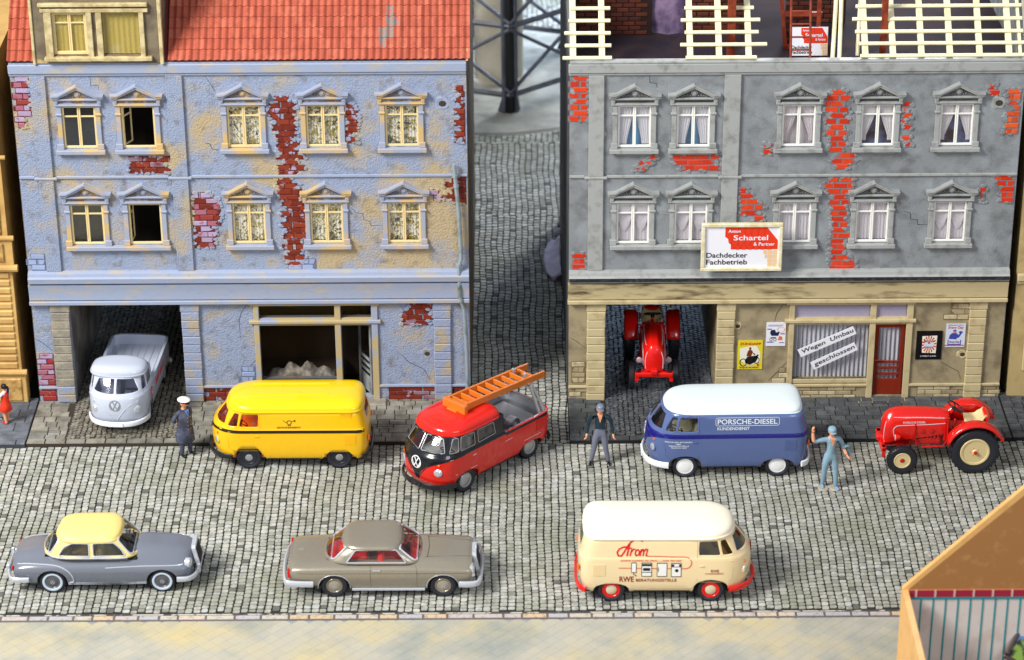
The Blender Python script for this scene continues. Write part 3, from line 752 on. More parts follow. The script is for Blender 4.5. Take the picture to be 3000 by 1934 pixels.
bricks(HL, [(9.31, 0), (10.59, 0), (10.59, .39), (9.31, .39)], XL, redB, mMort, 17, px_=False, bh=.11, pz=.128, bw=.42, wts=[5, 4, 4, 2, 1])
bricks(HL, [(11.06, 0), (11.5, 0), (11.5, .39), (11.06, .39)], XL, redB, mMort, 18, px_=False, bh=.11, pz=.128, bw=.36)
# ---- exposed brickwork, right house
B = lambda poly, mats, mort, seed, **k: bricks(HR, poly, XR, mats, mort, seed, zoff=-.07, **k)
B([(1666, 221), (1720, 221), (1720, 352), (1666, 352)], orgB, mMortG, 1)
B([(1728, 420), (1772, 420), (1772, 437), (1728, 437)], orgB, mMortG, 2, bw=.34)
B([(1865, 500), (1872, 480), (1890, 465), (1925, 452), (1935, 456), (1900, 480), (1885, 500)], orgB, mMortG, 3, bw=.2, ragged=.3, mortar=False)
B([(1965, 457), (2112, 450), (2112, 508), (1980, 508), (1978, 479)], orgB, mMortG, 4)
B([(2424, 262), (2488, 262), (2490, 310), (2486, 400), (2482, 440), (2505, 450), (2525, 462), (2504, 478), (2502, 497), (2450, 505), (2437, 465), (2430, 440), (2415, 400), (2418, 360), (2415, 300)], orgB, mMortG, 5)
B([(2435, 519), (2510, 519), (2500, 548), (2492, 570), (2487, 640), (2492, 690), (2482, 725), (2487, 755), (2511, 768), (2511, 787), (2426, 787), (2428, 700), (2430, 640), (2426, 570), (2411, 545)], orgB, mMortG, 6)
B([(2640, 296), (2668, 300), (2668, 425), (2640, 425)], orgB, mMortG, 7, bw=.3)
B([(2950, 258), (2990, 258), (2988, 392), (2941, 392), (2944, 350), (2955, 320)], orgB2, mMortG, 8)
B([(2896, 246), (2926, 246), (2926, 278), (2894, 278)], orgB, mMortG, 9, mortar=False)
B([(2913, 514), (2974, 512), (2970, 592), (2930, 592)], orgB, mMortG, 10)
B([(2874, 545), (2890, 545), (2882, 592), (2864, 592)], orgB, mMortG, 11, bw=.2, mortar=False)
B([(2165, 550), (2188, 553), (2225, 579), (2243, 611), (2237, 644), (2203, 644), (2162, 629)], orgB, mMortG, 12)
B([(1670, 741), (1716, 741), (1716, 786), (1670, 786)], orgB, mMortG, 13)
B([(2236, 420), (2262, 420), (2262, 448), (2236, 448)], orgB, mMortG, 14, bw=.22, mortar=False)
B([(2796, 873), (2849, 873), (2847, 941), (2760, 941), (2778, 911)], tanB, mMortT, 15)
B(off([(100, 715), (265, 715), (268, 930), (100, 930)], 1640, 850), tanB, mMortT, 16)
B(off([(2140, 850), (2230, 720), (2275, 720), (2275, 915), (2080, 915)], 1640, 850), tanB, mMortT, 17)
for a, b2, s_ in ((.0, .485, 1), (4.41, 7.7, 2), (9.31, 10.59, 3), (11.06, 11.54, 4)):
    bricks(HR, [(a, .0), (b2, .0), (b2, .39), (a, .39)], XR, tanB, mMortT, 20+s_, px_=False, bh=.11, pz=.128, bw=.42)
# cracks and shell holes in the plaster
def crack(parent, pts, X0, zoff=0., r=.008, col=(52, 50, 52)):
    m = MB(); P_ = []
    for p in pts:
        x, z = F(*p); P_.append((x-X0, -.002, z-zoff))
    m.tube(P_, [r*.6]+[r]*(len(P_)-2)+[r*.4], 5); m.build('crack', mat('crack_%d' % col[0], col, .9), parent, smooth=0)
def pock(parent, px, py, X0, zoff, r, seed, mt):
    rn = random.Random(seed); x, z = F(px, py); m = MB(); n = 14
    prof = [(r*1.35, .0), (r*1.1, -.014), (r*.8, -.008), (r*.35, .0)]
    st = len(m.v); m.lathe(prof, (0, 0, 0), 'y', n)
    for i in range(len(m.v)):
        v = m.v[i]; k = 1+rn.uniform(-.22, .22); m.v[i] = (v[0]*k, v[1], v[2]*k)
    m.build('shell_hole', mt, parent, loc=(x-X0, -.001, z-zoff), smooth=50)
    m = MB(); m.lathe([(r*.62, -.009), (r*.5, -.011), (0, -.011)], (0, 0, 0), 'y', 7, sx=1.2); m.build('hole', mDark, parent, loc=(x-X0+r*.15, -.003, z-zoff-r*.1), smooth=0)
pock(HL, 130, 388, XL, 0, .13, 1, mBlueT); pock(HR, 1757, 386, XR, -.07, .13, 1, mGreyT)
pock(HL, 1294, 302, XL, 0, .14, 2, mBlueT); pock(HR, 2925, 300, XR, -.07, .14, 2, mGreyT)
pock(HR, 2160, 955, XR, -.07, .09, 3, mTanT); pock(HR, 2818, 1037, XR, -.07, .10, 4, mTanT); pock(HL, 1250, 1035, XL, 0, .11, 5, mBlueQ); pock(HL, 568, 960, XL, 0, .10, 6, mBlueQ)
o1 = lambda l, ox, oy: [(ox+x/3.413, oy+y/3.413) for x, y in l]
crack(HL, o1([(900, 760), (905, 860), (980, 850), (985, 900)], 0, 0), XL, col=(96, 98, 112))
crack(HR, o1([(898, 755), (900, 825), (968, 835), (972, 880)], 1640, 0), XR, -.07)
crack(HL, o1([(1120, 540), (1170, 590), (1240, 600), (1245, 660), (1310, 680), (1315, 718), (1450, 720)], 700, 450), XL, col=(96, 98, 112))
crack(HR, o1([(1180, 575), (1250, 590), (1255, 655), (1320, 660), (1325, 710), (1450, 705)], 2300, 450), XR, -.07)
crack(HR, o1([(2260, 105), (2170, 230), (2145, 320)], 1640, 850), XR, -.07, col=(80, 66, 50))
crack(HR, o1([(100, 470), (180, 520), (265, 590)], 1640, 850), XR, -.07, col=(80, 66, 50))
crack(HR, o1([(2270, 720), (2150, 840), (2080, 910)], 1640, 850), XR, -.07, col=(80, 66, 50))
crack(HR, o1([(1550, 710), (1650, 770), (1730, 810), (1755, 890)], 2300, 850), XR, -.07, col=(80, 66, 50))
crack(HL, [(104, 992), (130, 1008), (157, 1030)], XL)
crack(HL, o1([(1620, 640), (1700, 720), (1850, 790), (1910, 890)], 700, 850), XL)
crack(HL, o1([(165, 700), (60, 820), (0, 880)], 700, 850), XL, col=(96, 104, 130))
crack(HL, o1([(100, 110), (20, 230), (0, 300), (15, 480)], 700, 850), XL, col=(96, 104, 130))
crack(HL, o1([(2050, 760), (2130, 880), (2160, 930)], 0, 0), XL, col=(96, 104, 130))
crack(HL, o1([(2050, 1430), (2100, 1440), (2120, 1490), (2190, 1500)], 0, 0), XL)
# drain pipe on the corner of the blue house
m = MB(); P_ = []
for x, y in o1([(2150, 110), (2162, 230), (2172, 330), (2195, 560), (2215, 900), (2222, 1050), (2200, 1120), (2200, 1230), (2212, 1440)], 700, 450)+o1([(2222, 110), (2250, 190), (2272, 500), (2285, 800), (2285, 1000)], 700, 850):
    a, c = F(x, y, -.14); P_.append((a-XL, -.14, c))
m.tube(P_, .055, 8)
for i in (1, 2, 6, 9): m.tube([Vector(P_[i])+Vector((0, 0, .06)), Vector(P_[i])-Vector((0, 0, .02))], .075, 8)
m.build('drainpipe', mat('zinc', (146, 160, 168), .5, rgb2=(96, 104, 84), scale=3, lo=.5, hi=.7), HL)
# ---- left roof
mTile = pal('tile', [(186, 94, 70), (178, 86, 64), (192, 102, 78), (172, 82, 60)], rough=.45, rgb2=(160, 76, 58), scale=6, lo=.45, hi=.75, bump=.15, bscale=25)
mTileG = mat('tile_worn', (196, 96, 80), .6, rgb2=(136, 126, 120), scale=9, lo=.42, hi=.5)
TW, TL = .177, .297; sl = R(45)
def tile_mb():
    m = MB(); n = 8; rows = []
    for v, lift in ((0, .030), (TL+.02, .004)):
        rows.append([(-TW/2+TW*i/n, v, lift+.024*math.cos(2*math.pi*i/n-.4)+.004) for i in range(n+1)])
    low = [(x, y-.0, z-.028) for x, y, z in rows[0]]
    m.grid([low]+rows); return m
tm = [tile_mb().mesh('roof_tile', mm, 50) for mm in mTile+[mTileG]]
rn = random.Random(11); restv = MB()
Y0r, Z0r = -.10, 9.80
for r in range(13):
    for c in range(66):
        x = -.03+TW*(c+.5)
        if .62 < x < 3.98 and r < 13: continue
        d = r*TL; y = Y0r+d*math.cos(sl); z = Z0r+d*math.sin(sl)
        k = rn.randrange(4)
        if (r, c) in {(1, 53), (2, 53), (2, 54), (3, 54), (3, 55), (4, 54)}: k = 4
        if r < 6: put('roof_tile', tm[k], HL, loc=(x, y, z), rot=(sl, rn.uniform(-.015, .015), 0))
        else:
            t0 = len(restv.v); tb = tile_mb(); restv.add(tb.v, tb.f, k); restv.xf(Matrix.Translation((x, y, z)) @ Matrix.Rotation(sl, 4, 'X'), t0)
o = restv.build('roof_tile_field', mTile+[mTileG], HL, fixn=False, smooth=50); o['kind'] = 'stuff'
b = MB(); zr = 9.76; b.prism([(-.02, 9.745), (.1, 9.745), (2.9, 12.45), (8.7, 12.45), (11.6, 9.745), (11.7, 9.8), (8.8, 12.58), (2.8, 12.58), (-.07, 9.79)], 'x', -.02, W+.0); b.build('roof', mat('roof_board', (120, 44, 34), .7), HL, smooth=0)
b = MB(); 
for xx in (.02, W-.02): b.add([(xx, 0, 9.7), (xx, 11.6, 9.7), (xx, 8.7, 12.4), (xx, 2.8, 12.4)], [(0, 1, 2, 3)])
b.build('gable_wall', mEdge, HL, smooth=0)
b = MB(); b.prism([(-.14, 9.76), (-.02, 9.76), (2.8, 12.4), (2.8, 12.58)], 'x', W, W+.05); b.build('barge_board', mat('barge', (196, 160, 106), .6), HL, smooth=0)
# dormer
mDor = mat('dormer_stucco', (128, 116, 94), .8, rgb2=(104, 92, 76), scale=2.5, bump=.3, rgb3=(196, 172, 120), scale3=1.2, lo3=.62, hi3=.72)
mDorT = mat('dormer_trim', (214, 198, 152), .5, rgb2=(178, 160, 116), scale=4)
b = MB(); hole_wall(b, .66, 3.92, 9.745, 12.6, [(1.19, 2.06, 9.96, 11.10), (2.45, 3.38, 9.96, 11.10)], y=-.10, rev=.12)
b.box(.66, .76, .021, 3.2, 9.75, 12.6); b.box(3.82, 3.92, .021, 3.2, 9.75, 12.6); b.box(.6, 3.98, -.2, 3.4, 12.6, 12.7)
dor = b.build('dormer', mDor, HL, smooth=0)
b = MB(); b.box(.64, .71, -.14, -.06, 9.72, 12.58, c=.01); b.box(3.85, 3.94, -.16, .0, 9.72, 12.58, c=.01)
b.box(.92, 3.62, -.18, -.10, 11.12, 11.22, c=.012); b.box(.88, 3.62, -.22, -.10, 11.28, 11.37, c=.012)
b.box(1.00, 1.19, -.17, -.10, 9.93, 11.12, c=.01); b.box(2.06, 2.2, -.17, -.10, 9.93, 11.12, c=.01); b.box(2.30, 2.45, -.17, -.10, 9.93, 11.12, c=.01); b.box(3.38, 3.50, -.17, -.10, 9.93, 11.12, c=.01)
b.box(.95, 3.66, -.24, -.10, 9.84, 9.94, c=.012); b.box(1.1, 2.1, -.14, -.1, 9.79, 9.84); b.box(2.4, 3.4, -.14, -.1, 9.79, 9.84)
b.build('dormer_trim', mDorT, dor)
for cx, w2, inner in ((1.625, .435, True), (2.915, .465, False)):
    if inner:
        b = MB(); sash_frame(b, w2, 1.12, .075, -.03, .01); b.build('dormer_window', mCream, dor, loc=(cx, -.04, 9.97))
    m = MB(); m.box(-w2+.01, w2-.01, .0, .008, .0, 1.13); m.build('dormer_pane', glass('dormer_glass', (240, 236, 214), .2), dor, loc=(cx, -.045, 9.97), smooth=0)
    m = MB(); m.grid([[(-w2+2*w2*i/40, .04+.01*math.sin(i*1.1), z) for i in range(41)] for z in (0, 1.13)]); m.build('dormer_curtain', mat('curtain_dots', (240, 230, 190), .7, rgb2=(246, 244, 232), scale=13, lo=.62, hi=.66, detail=1, rgb3=(244, 242, 240), scale3=1.6, lo3=.62, hi3=.7), dor, loc=(cx, -.04, 9.97))
# things inside the shop of the blue house
b = MB(); rows = []
for i in range(30):
    x = 6.1+1.8*i/29; rows.append([(x, .3+.5*j/9, .50+max(0, math.sin(math.pi*i/29)**.6*(.30+.10*math.sin(i*.8)+.04*math.sin(i*1.7+j)))*math.sin(math.pi*(j+.3)/9.6)) for j in range(10)])
b.grid(rows); rub = b.build('rubble_heap', mat('plaster_dust', (206, 210, 216), .95, rgb2=(130, 134, 140), scale=5, bump=.8, bscale=12), smooth=80)
rub.location = (XL, 0, 0); tag(rub, 'pale grey heap of dust and rubble behind the dirty shop window of the blue house', 'rubble')
b = MB(); b.box(5.9, 8.05, .1, 1.5, .3, .5); b.build('shop_shelf', mDark, HL, smooth=0)
# door ajar, left
def door_mb():
    m = MB(); m.box(0, .10, 0, .045, 0, 2.1, c=.006); m.box(.68, .78, 0, .045, 0, 2.1, c=.006); m.box(.1, .68, 0, .045, 2.0, 2.1, c=.006); m.box(.1, .68, 0, .045, 0, .46, c=.006)
    for z in (.62, .80, .98): m.box(.1, .68, -.01, .045, z-.18+.14, z-.18+.20, c=.006)
    return m
dm = mat('door_grey', (150, 156, 158), .4, rgb2=(120, 124, 126), scale=3)
d1 = door_mb().build('door', dm, HL, loc=(8.945, .06, .12), rot=(0, 0, R(180-62)))
m = MB(); m.box(.1, .68, .018, .026, .46, 2.0); m.build('door_pane', gPane, d1, smooth=0)
m = MB(); m.tube([(.72, -.05, 1.0), (.72, .0, 1.0)], .02, 8); m.tube([(.72, -.05, 1.0), (.60, -.05, 1.0)], .015, 8); m.build('handle', mat('steel', (180, 182, 186), .3, metal=.9), d1)
dr = mat('door_red', (134, 40, 18), .4, rgb2=(110, 30, 14), scale=3, lo=.5, hi=.8)
d2 = door_mb().build('door', dr, HR, loc=(8.155, .05, .12))
m = MB(); m.box(.1, .68, .018, .026, .46, 2.0); m.build('door_pane', gPane, d2, smooth=0)
m = MB(); m.tube([(.06, -.06, 1.05), (.06, .0, 1.05)], .02, 8); m.tube([(.02, -.06, 1.05), (.2, -.06, 1.05)], .018, 8); m.build('handle', dr, d2)
# vertical blinds in the grey house
mBl = mat('blind', (232, 230, 236), .7); mBlD = mat('blind_shade', (150, 148, 152), .8)
for k in range(17):
    m = MB(); x = 6.0+k*.118; m.add([(x, .20, .62), (x+.075, .11, .62), (x+.11, .17, .62), (x, .20, 2.25), (x+.075, .11, 2.25), (x+.11, .17, 2.25)], [(0, 1, 4, 3), (1, 2, 5, 4)]); m.build('blind_slat', mBl, HR, smooth=0, fixn=False)
for k in range(6):
    m = MB(); x = 8.24+k*.118; m.add([(x, .22, .50), (x+.075, .13, .50), (x+.11, .19, .50), (x, .22, 2.2), (x+.075, .13, 2.2), (x+.11, .19, 2.2)], [(0, 1, 4, 3), (1, 2, 5, 4)]); m.build('blind_slat', mBl, HR, smooth=0, fixn=False)
# ============================================================ VEHICLES (front towards +x, left side = +y)
def cut_region(bm, ax, poly, action, side=1, sel=None, mi=0):
    """split the faces seen along axis ax ('y': side walls, 'x': front/back) by the polygon; then act on the faces inside"""
    def uv(c): return (c.x, c.z) if ax == 'y' else ((c.y, c.z) if ax == 'x' else (c.x, c.y))
    def facing(f):
        n = f.normal; c = f.calc_center_median()
        if sel is not None: return sel(c, n)
        return (n.y*side > .25) if ax == 'y' else ((n.x*side > .12) if ax == 'x' else n.z*side > .3)
    xs = [p[0] for p in poly]; zs = [p[1] for p in poly]; pad = .12
    n = len(poly)
    for i in range(n):
        a = Vector(poly[i]); b = Vector(poly[(i+1) % n]); d = b-a
        if d.length < 1e-6: continue
        nx, nz = d.y, -d.x
        co = Vector((a.x, 0, a.y)) if ax == 'y' else (Vector((0, a.x, a.y)) if ax == 'x' else Vector((a.x, a.y, 0)))
        no = Vector((nx, 0, nz)) if ax == 'y' else (Vector((0, nx, nz)) if ax == 'x' else Vector((nx, nz, 0)))
        fs = []
        lo = (min(a.x, b.x)-pad, min(a.y, b.y)-pad); hi = (max(a.x, b.x)+pad, max(a.y, b.y)+pad)
        for f in bm.faces:
            vs = [uv(v.co) for v in f.verts]
            if max(v[0] for v in vs) < lo[0] or min(v[0] for v in vs) > hi[0] or max(v[1] for v in vs) < lo[1] or min(v[1] for v in vs) > hi[1]: continue
            if facing(f): fs.append(f)
        if not fs: continue
        ed = {e for f in fs for e in f.edges}; ve = {v for f in fs for v in f.verts}
        bmesh.ops.bisect_plane(bm, geom=list(ve)+list(ed)+fs, plane_co=co, plane_no=no.normalized(), dist=1e-5)
    ins = [f for f in bm.faces if facing(f) and inpoly(*uv(f.calc_center_median()), poly)]
    out = MB()
    if action == 'cut':
        for f in ins: out.add([v.co for v in f.verts], [tuple(range(len(f.verts)))])
        bmesh.ops.delete(bm, geom=ins, context='FACES')
    elif action == 'mat':
        for f in ins: f.material_index = mi
    return out
def rpoly(pts, r=.03, n=2):
    """polygon with slightly rounded corners"""
    out = []; k = len(pts)
    for i in range(k):
        p = Vector(pts[i]); a = Vector(pts[i-1])-p; b = Vector(pts[(i+1) % k])-p
        ra = min(r, a.length*.4, b.length*.4); A = p+a.normalized()*ra; B_ = p+b.normalized()*ra
        for j in range(n+1):
            t = j/n; out.append(tuple(A*(1-t)**2+p*2*t*(1-t)+B_*t*t))
    return out
class Shell:
    """body described by horizontal slices; slice z -> (front x, rear x, half width, front corner length, rear corner length)"""
    def __init__(s, levels, nf=2.5, nr=3.4): s.L = levels; s.nf = nf; s.nr = nr
    def at(s, z):
        L = s.L
        if z <= L[0][0]: return L[0][1:]
        for a, b in zip(L, L[1:]):
            if z <= b[0]:
                t = (z-a[0])/(b[0]-a[0]); return tuple(p+(q-p)*t for p, q in zip(a[1:], b[1:]))
        return L[-1][1:]
    def y(s, x, z):
        xf, xr, w_, rf, rr = s.at(z)
        if x > xf-rf: t = min(1, (x-(xf-rf))/rf); return w_*max(0, 1-t**s.nf)**(1/s.nf)
        if x < xr+rr: t = min(1, ((xr+rr)-x)/rr); return w_*max(0, 1-t**s.nr)**(1/s.nr)
        return w_
    def xfront(s, y, z):
        xf, xr, w_, rf, rr = s.at(z); t = min(1, abs(y)/w_); return xf-rf+rf*max(0, 1-t**s.nf)**(1/s.nf)
    def plan(s, z, x_from=-99, x_to=99, off=0., nfr=12, nsd=26, nrr=7):
        """half outline from front centre to rear centre, y >= 0"""
        xf, xr, w_, rf, rr = s.at(z); w_ += off; xf += off; xr -= off; P_ = []
        for i in range(nfr):
            a = math.pi/2*i/nfr; P_.append((xf-rf+rf*math.cos(a)**(2/s.nf), w_*math.sin(a)**(2/s.nf)))
        for i in range(nsd+1): P_.append((xf-rf+(xr+rr-(xf-rf))*i/nsd, w_))
        for i in range(1, nrr+1):
            a = math.pi/2*i/nrr; P_.append((xr+rr-rr*math.sin(a)**(2/s.nr), w_*max(0, math.cos(a))**(2/s.nr)))
        return P_
    def mesh(s, zs):
        m = MB(); rows = []
        for z in zs:
            h = s.plan(z); rows.append([(x, y, z) for x, y in h]+[(x, -y, z) for x, y in h[-2:0:-1]])
        m.grid(rows, closed=True); return m
    def decal(s, mb, V, Fc, side, off=.004, m=None):
        """flat drawing (x, z) laid on a side wall"""
        vs = [(x, side*(s.y(x, z)+off), z) for x, z in V]; mb.add(vs, [f if side < 0 else f[::-1] for f in Fc], m)
    def strip(s, mb, z0, z1, x0, x1, side, off=.004, n=24, m=None):
        rows = [[(x0+(x1-x0)*i/n, side*(s.y(x0+(x1-x0)*i/n, z)+off), z) for i in range(n+1)] for z in (z0, z1)]; mb.grid(rows, m)
def band_tube(shell, z, off, r, x_from, x_to, flat=.6, end='both', zfun=None):
    pts = []
    h = shell.plan(z, off=off, nfr=14)
    f = [(x, y) for x, y in h if x_from <= x <= x_to]
    m = MB()
    full = [(x, -y, z if not zfun else zfun(x, y)) for x, y in f[::-1]]+[(x, y, z if not zfun else zfun(x, y)) for x, y in f if y > 1e-4]
    m.tube(full, r, 8, flat=flat); return m
def disc_lines(mb, c, r, th, n=20, m=None):
    pass
def ring2d(r, th, n=20):
    V = []; Fc = []
    for i in range(n):
        a = 2*math.pi*i/n; V += [((r)*math.cos(a), r*math.sin(a)), ((r-th)*math.cos(a), (r-th)*math.sin(a))]
    for i in range(n): j = (i+1) % n; Fc.append((2*i, 2*j, 2*j+1, 2*i+1))
    return V, Fc
def stroke2d(pts, th):
    V = []; Fc = []
    for i in range(len(pts)-1):
        a = Vector(pts[i]); b = Vector(pts[i+1]); d = (b-a).normalized(); n = Vector((-d.y, d.x))*th/2; e = d*th*.25
        k = len(V); V += [tuple(a-e+n), tuple(a-e-n), tuple(b+e-n), tuple(b+e+n)]; Fc.append((k, k+1, k+2, k+3))
    return V, Fc
def merge2d(*parts):
    V = []; Fc = []
    for v, f in parts: k = len(V); V += list(v); Fc += [tuple(i+k for i in g) for g in f]
    return V, Fc
def shift2d(p, dx, dy, sc=1.): return [(x*sc+dx, y*sc+dy) for x, y in p[0]], p[1]
def emblem_vw(r):
    return merge2d(ring2d(r, r*.16), stroke2d([(-.42*r, .78*r), (0, .05*r), (.42*r, .78*r)], r*.17), stroke2d([(-.86*r, .22*r), (-.42*r, -.75*r), (0, -.08*r), (.42*r, -.75*r), (.86*r, .22*r)], r*.17))
def emblem_star(r): return merge2d(ring2d(r, r*.18), *[stroke2d([(0, 0), (r*.9*math.cos(R(90+120*i)), r*.9*math.sin(R(90+120*i)))], r*.22) for i in range(3)])
mTyre = mat('tyre', (34, 37, 48), .42, spec=.6); mTyreK = mat('tyre_tread', (26, 28, 34), .7)
mBlackP = gloss('black_plastic', (22, 22, 26)); mUnder = mat('underbody', (24, 24, 26), .7)
mChrome = mat('silver_paint', (216, 221, 232), .25, metal=.45); mAlu = mat('aluminium', (196, 198, 202), .32, metal=.8)
mLamp = mat('headlamp', (222, 226, 232), .1, metal=.55, coat=.8); mOrange = mat('indicator', (232, 110, 40), .25)
gV = glass('vehicle_glass', (222, 226, 228), .35); gVo = glass('vehicle_glass_orange', (250, 190, 100), .3); gVd = glass('vehicle_glass_dark', (70, 72, 86), .6)
def wheel(parent, x, y, r, w_, tyre, rim, cap, side, ww=None, emblem=None, rr=.56, tread=28, name='wheel', capr=.33):
    s = side; m = MB(); n = 40
    prof = [(r*rr, .0), (r*rr, w_*.35), (r*.80, w_*.5), (r*.95, w_*.44), (r, w_*.28), (r, -w_*.28), (r*.94, -w_*.46), (r*.5, -w_*.45), (0, -w_*.4)]
    m.lathe([(a, b*s) for a, b in prof], (0, 0, 0), 'y', n, m=0)
    for i in range(tread):
        a = 2*math.pi*i/tread
        for yy in (-.22, .22):
            t0 = len(m.v); m.box(-.014*r/.33, .014*r/.33, w_*yy-w_*.19, w_*yy+w_*.19, r-.006, r+.010, m=1)
            m.xf(Matrix.Rotation(a+(.09 if yy > 0 else 0), 4, 'Y'), t0)
    wo = m.build(name, [tyre, mTyreK], parent, loc=(x, y, r))
    m = MB(); m.lathe([(b, c*s) for b, c in [(r*rr*1.03, w_*.36), (r*rr*.98, w_*.42), (r*rr*.86, w_*.40), (r*rr*.78, w_*.30), (r*.22, w_*.28), (0, w_*.28)]], (0, 0, 0), 'y', 32); m.build('rim', rim, wo)
    m = MB(); m.lathe([(b, c*s) for b, c in [(r*capr, w_*.27), (r*capr*.98, w_*.37), (r*capr*.7, w_*.46), (r*capr*.3, w_*.49), (0, w_*.49)]], (0, 0, 0), 'y', 24); m.build('hubcap', cap, wo)
    if ww:
        m = MB(); m.lathe([(b, c*s) for b, c in [(r*rr*1.02, w_*.40), (r*(rr+.05), w_*.50), (r*.76, w_*.525), (r*.80, w_*.50)]], (0, 0, 0), 'y', 40, caps=False); m.build('whitewall', ww, wo)
    if emblem:
        V, Fc = emblem; m = MB(); m.add([(a, s*w_*.505, b) for a, b in V], Fc); m.build('emblem', mChrome, wo, smooth=0, fixn=False)
    return wo

def t1_shell():
    return Shell([(.30, 1.93, -1.95, .79, .70, .34), (.42, 2.02, -2.02, .835, .78, .36), (.62, 2.08, -2.06, .855, .84, .38), (.90, 2.095, -2.07, .86, .88, .38), (1.10, 2.07, -2.065, .858, .88, .38),
                  (1.17, 2.045, -2.055, .855, .88, .38), (1.20, 2.015, -2.04, .838, .88, .38), (1.24, 1.985, -2.03, .832, .88, .38), (1.45, 1.84, -1.985, .812, .86, .40), (1.70, 1.645, -1.92, .785, .82, .42)])
def van_roof(sh, zg, h, x_rear=None, over=.035, nf=2.5, flat=2.7, rear_r=.42):
    xf, xr, w_, rf, rr = sh.at(zg); xf += over; w_ += over; xr = (xr-over) if x_rear is None else x_rear
    if x_rear is not None: rr = rear_r
    m = MB(); rows = []
    kx = min(1., .42*(xf-xr)/(1.3*w_))
    def ring(d, z):
        W_ = max(w_-d, .02); Xf = xf-(d*1.15+.15*(d/w_)**2)*kx; Xr = xr+d*.8*kx; a_ = max(min(rf, .5*(xf-xr))-d*.5*kx, .10); b_ = max(min(rr, .4*(xf-xr))-d*.3*kx, .08); a_ = min(a_, .48*(Xf-Xr)); b_ = min(b_, .45*(Xf-Xr)); P_ = []
        for i in range(12):
            a = math.pi/2*i/12; P_.append((Xf-a_+a_*math.cos(a)**(2/nf), W_*math.sin(a)**(2/nf)))
        for i in range(13): P_.append((Xf-a_+(Xr+b_-(Xf-a_))*i/12, W_))
        for i in range(1, 8):
            a = math.pi/2*i/7; P_.append((Xr+b_-b_*math.sin(a)**(2/3.2), W_*max(0, math.cos(a))**(2/3.2)))
        return [(x, y, z) for x, y in P_]+[(x, -y, z) for x, y in P_[-2:0:-1]]
    rows.append(ring(.05, zg-.035)); rows.append(ring(.008, zg-.038)); rows.append(ring(0, zg-.022)); rows.append(ring(.004, zg))
    rows.append(ring(.022, zg+.006))
    for k in range(1, 11):
        a = math.pi/2*k/10; sc_ = math.cos(a)**(2/flat); rows.append(ring(.022+(w_-.022)*(1-sc_), zg+.006+h*math.sin(a)**(2/flat)))
    m.grid(rows, closed=True)
    b0 = len(m.v)-len(rows[-1]); m.f.append(tuple(range(b0, b0+len(rows[-1])))); m.m.append(0); return m
def seats(parent, col, dark, xs, w_=.5, steering=True, floor=.5, sx=None, x0=-1.8, x1=1.7):
    m = MB(); m.box(x0, x1, -.70, .70, .30, floor, m=1)
    for x in xs:
        for s in (-1, 1):
            m.box(x-.05, x+.42, s*.36-.30, s*.36+.30, floor, floor+.38, m=0, c=.05)
            t0 = len(m.v); m.box(-.07, .07, s*.36-.30, s*.36+.30, 0, .62, m=0, c=.05); m.xf(Matrix.Translation((x-.06, 0, floor+.30)) @ Matrix.Rotation(R(-9), 4, 'Y'), t0)
    m.build('interior', [col, dark], parent)
    if steering:
        m = MB(); m.tube([(.19*math.cos(a), .19*math.sin(a), 0) for a in [2*math.pi*i/20 for i in range(20)]], .014, 6, closed=True); m.tube([(-.18, 0, 0), (.18, 0, 0)], .012, 6); m.tube([(0, 0, 0), (0, 0, -.4)], .02, 6)
        m.build('steering_wheel', mBlackP, parent, loc=(1.32 if sx is None else sx, .36, 1.13), rot=(0, R(-24), 0))
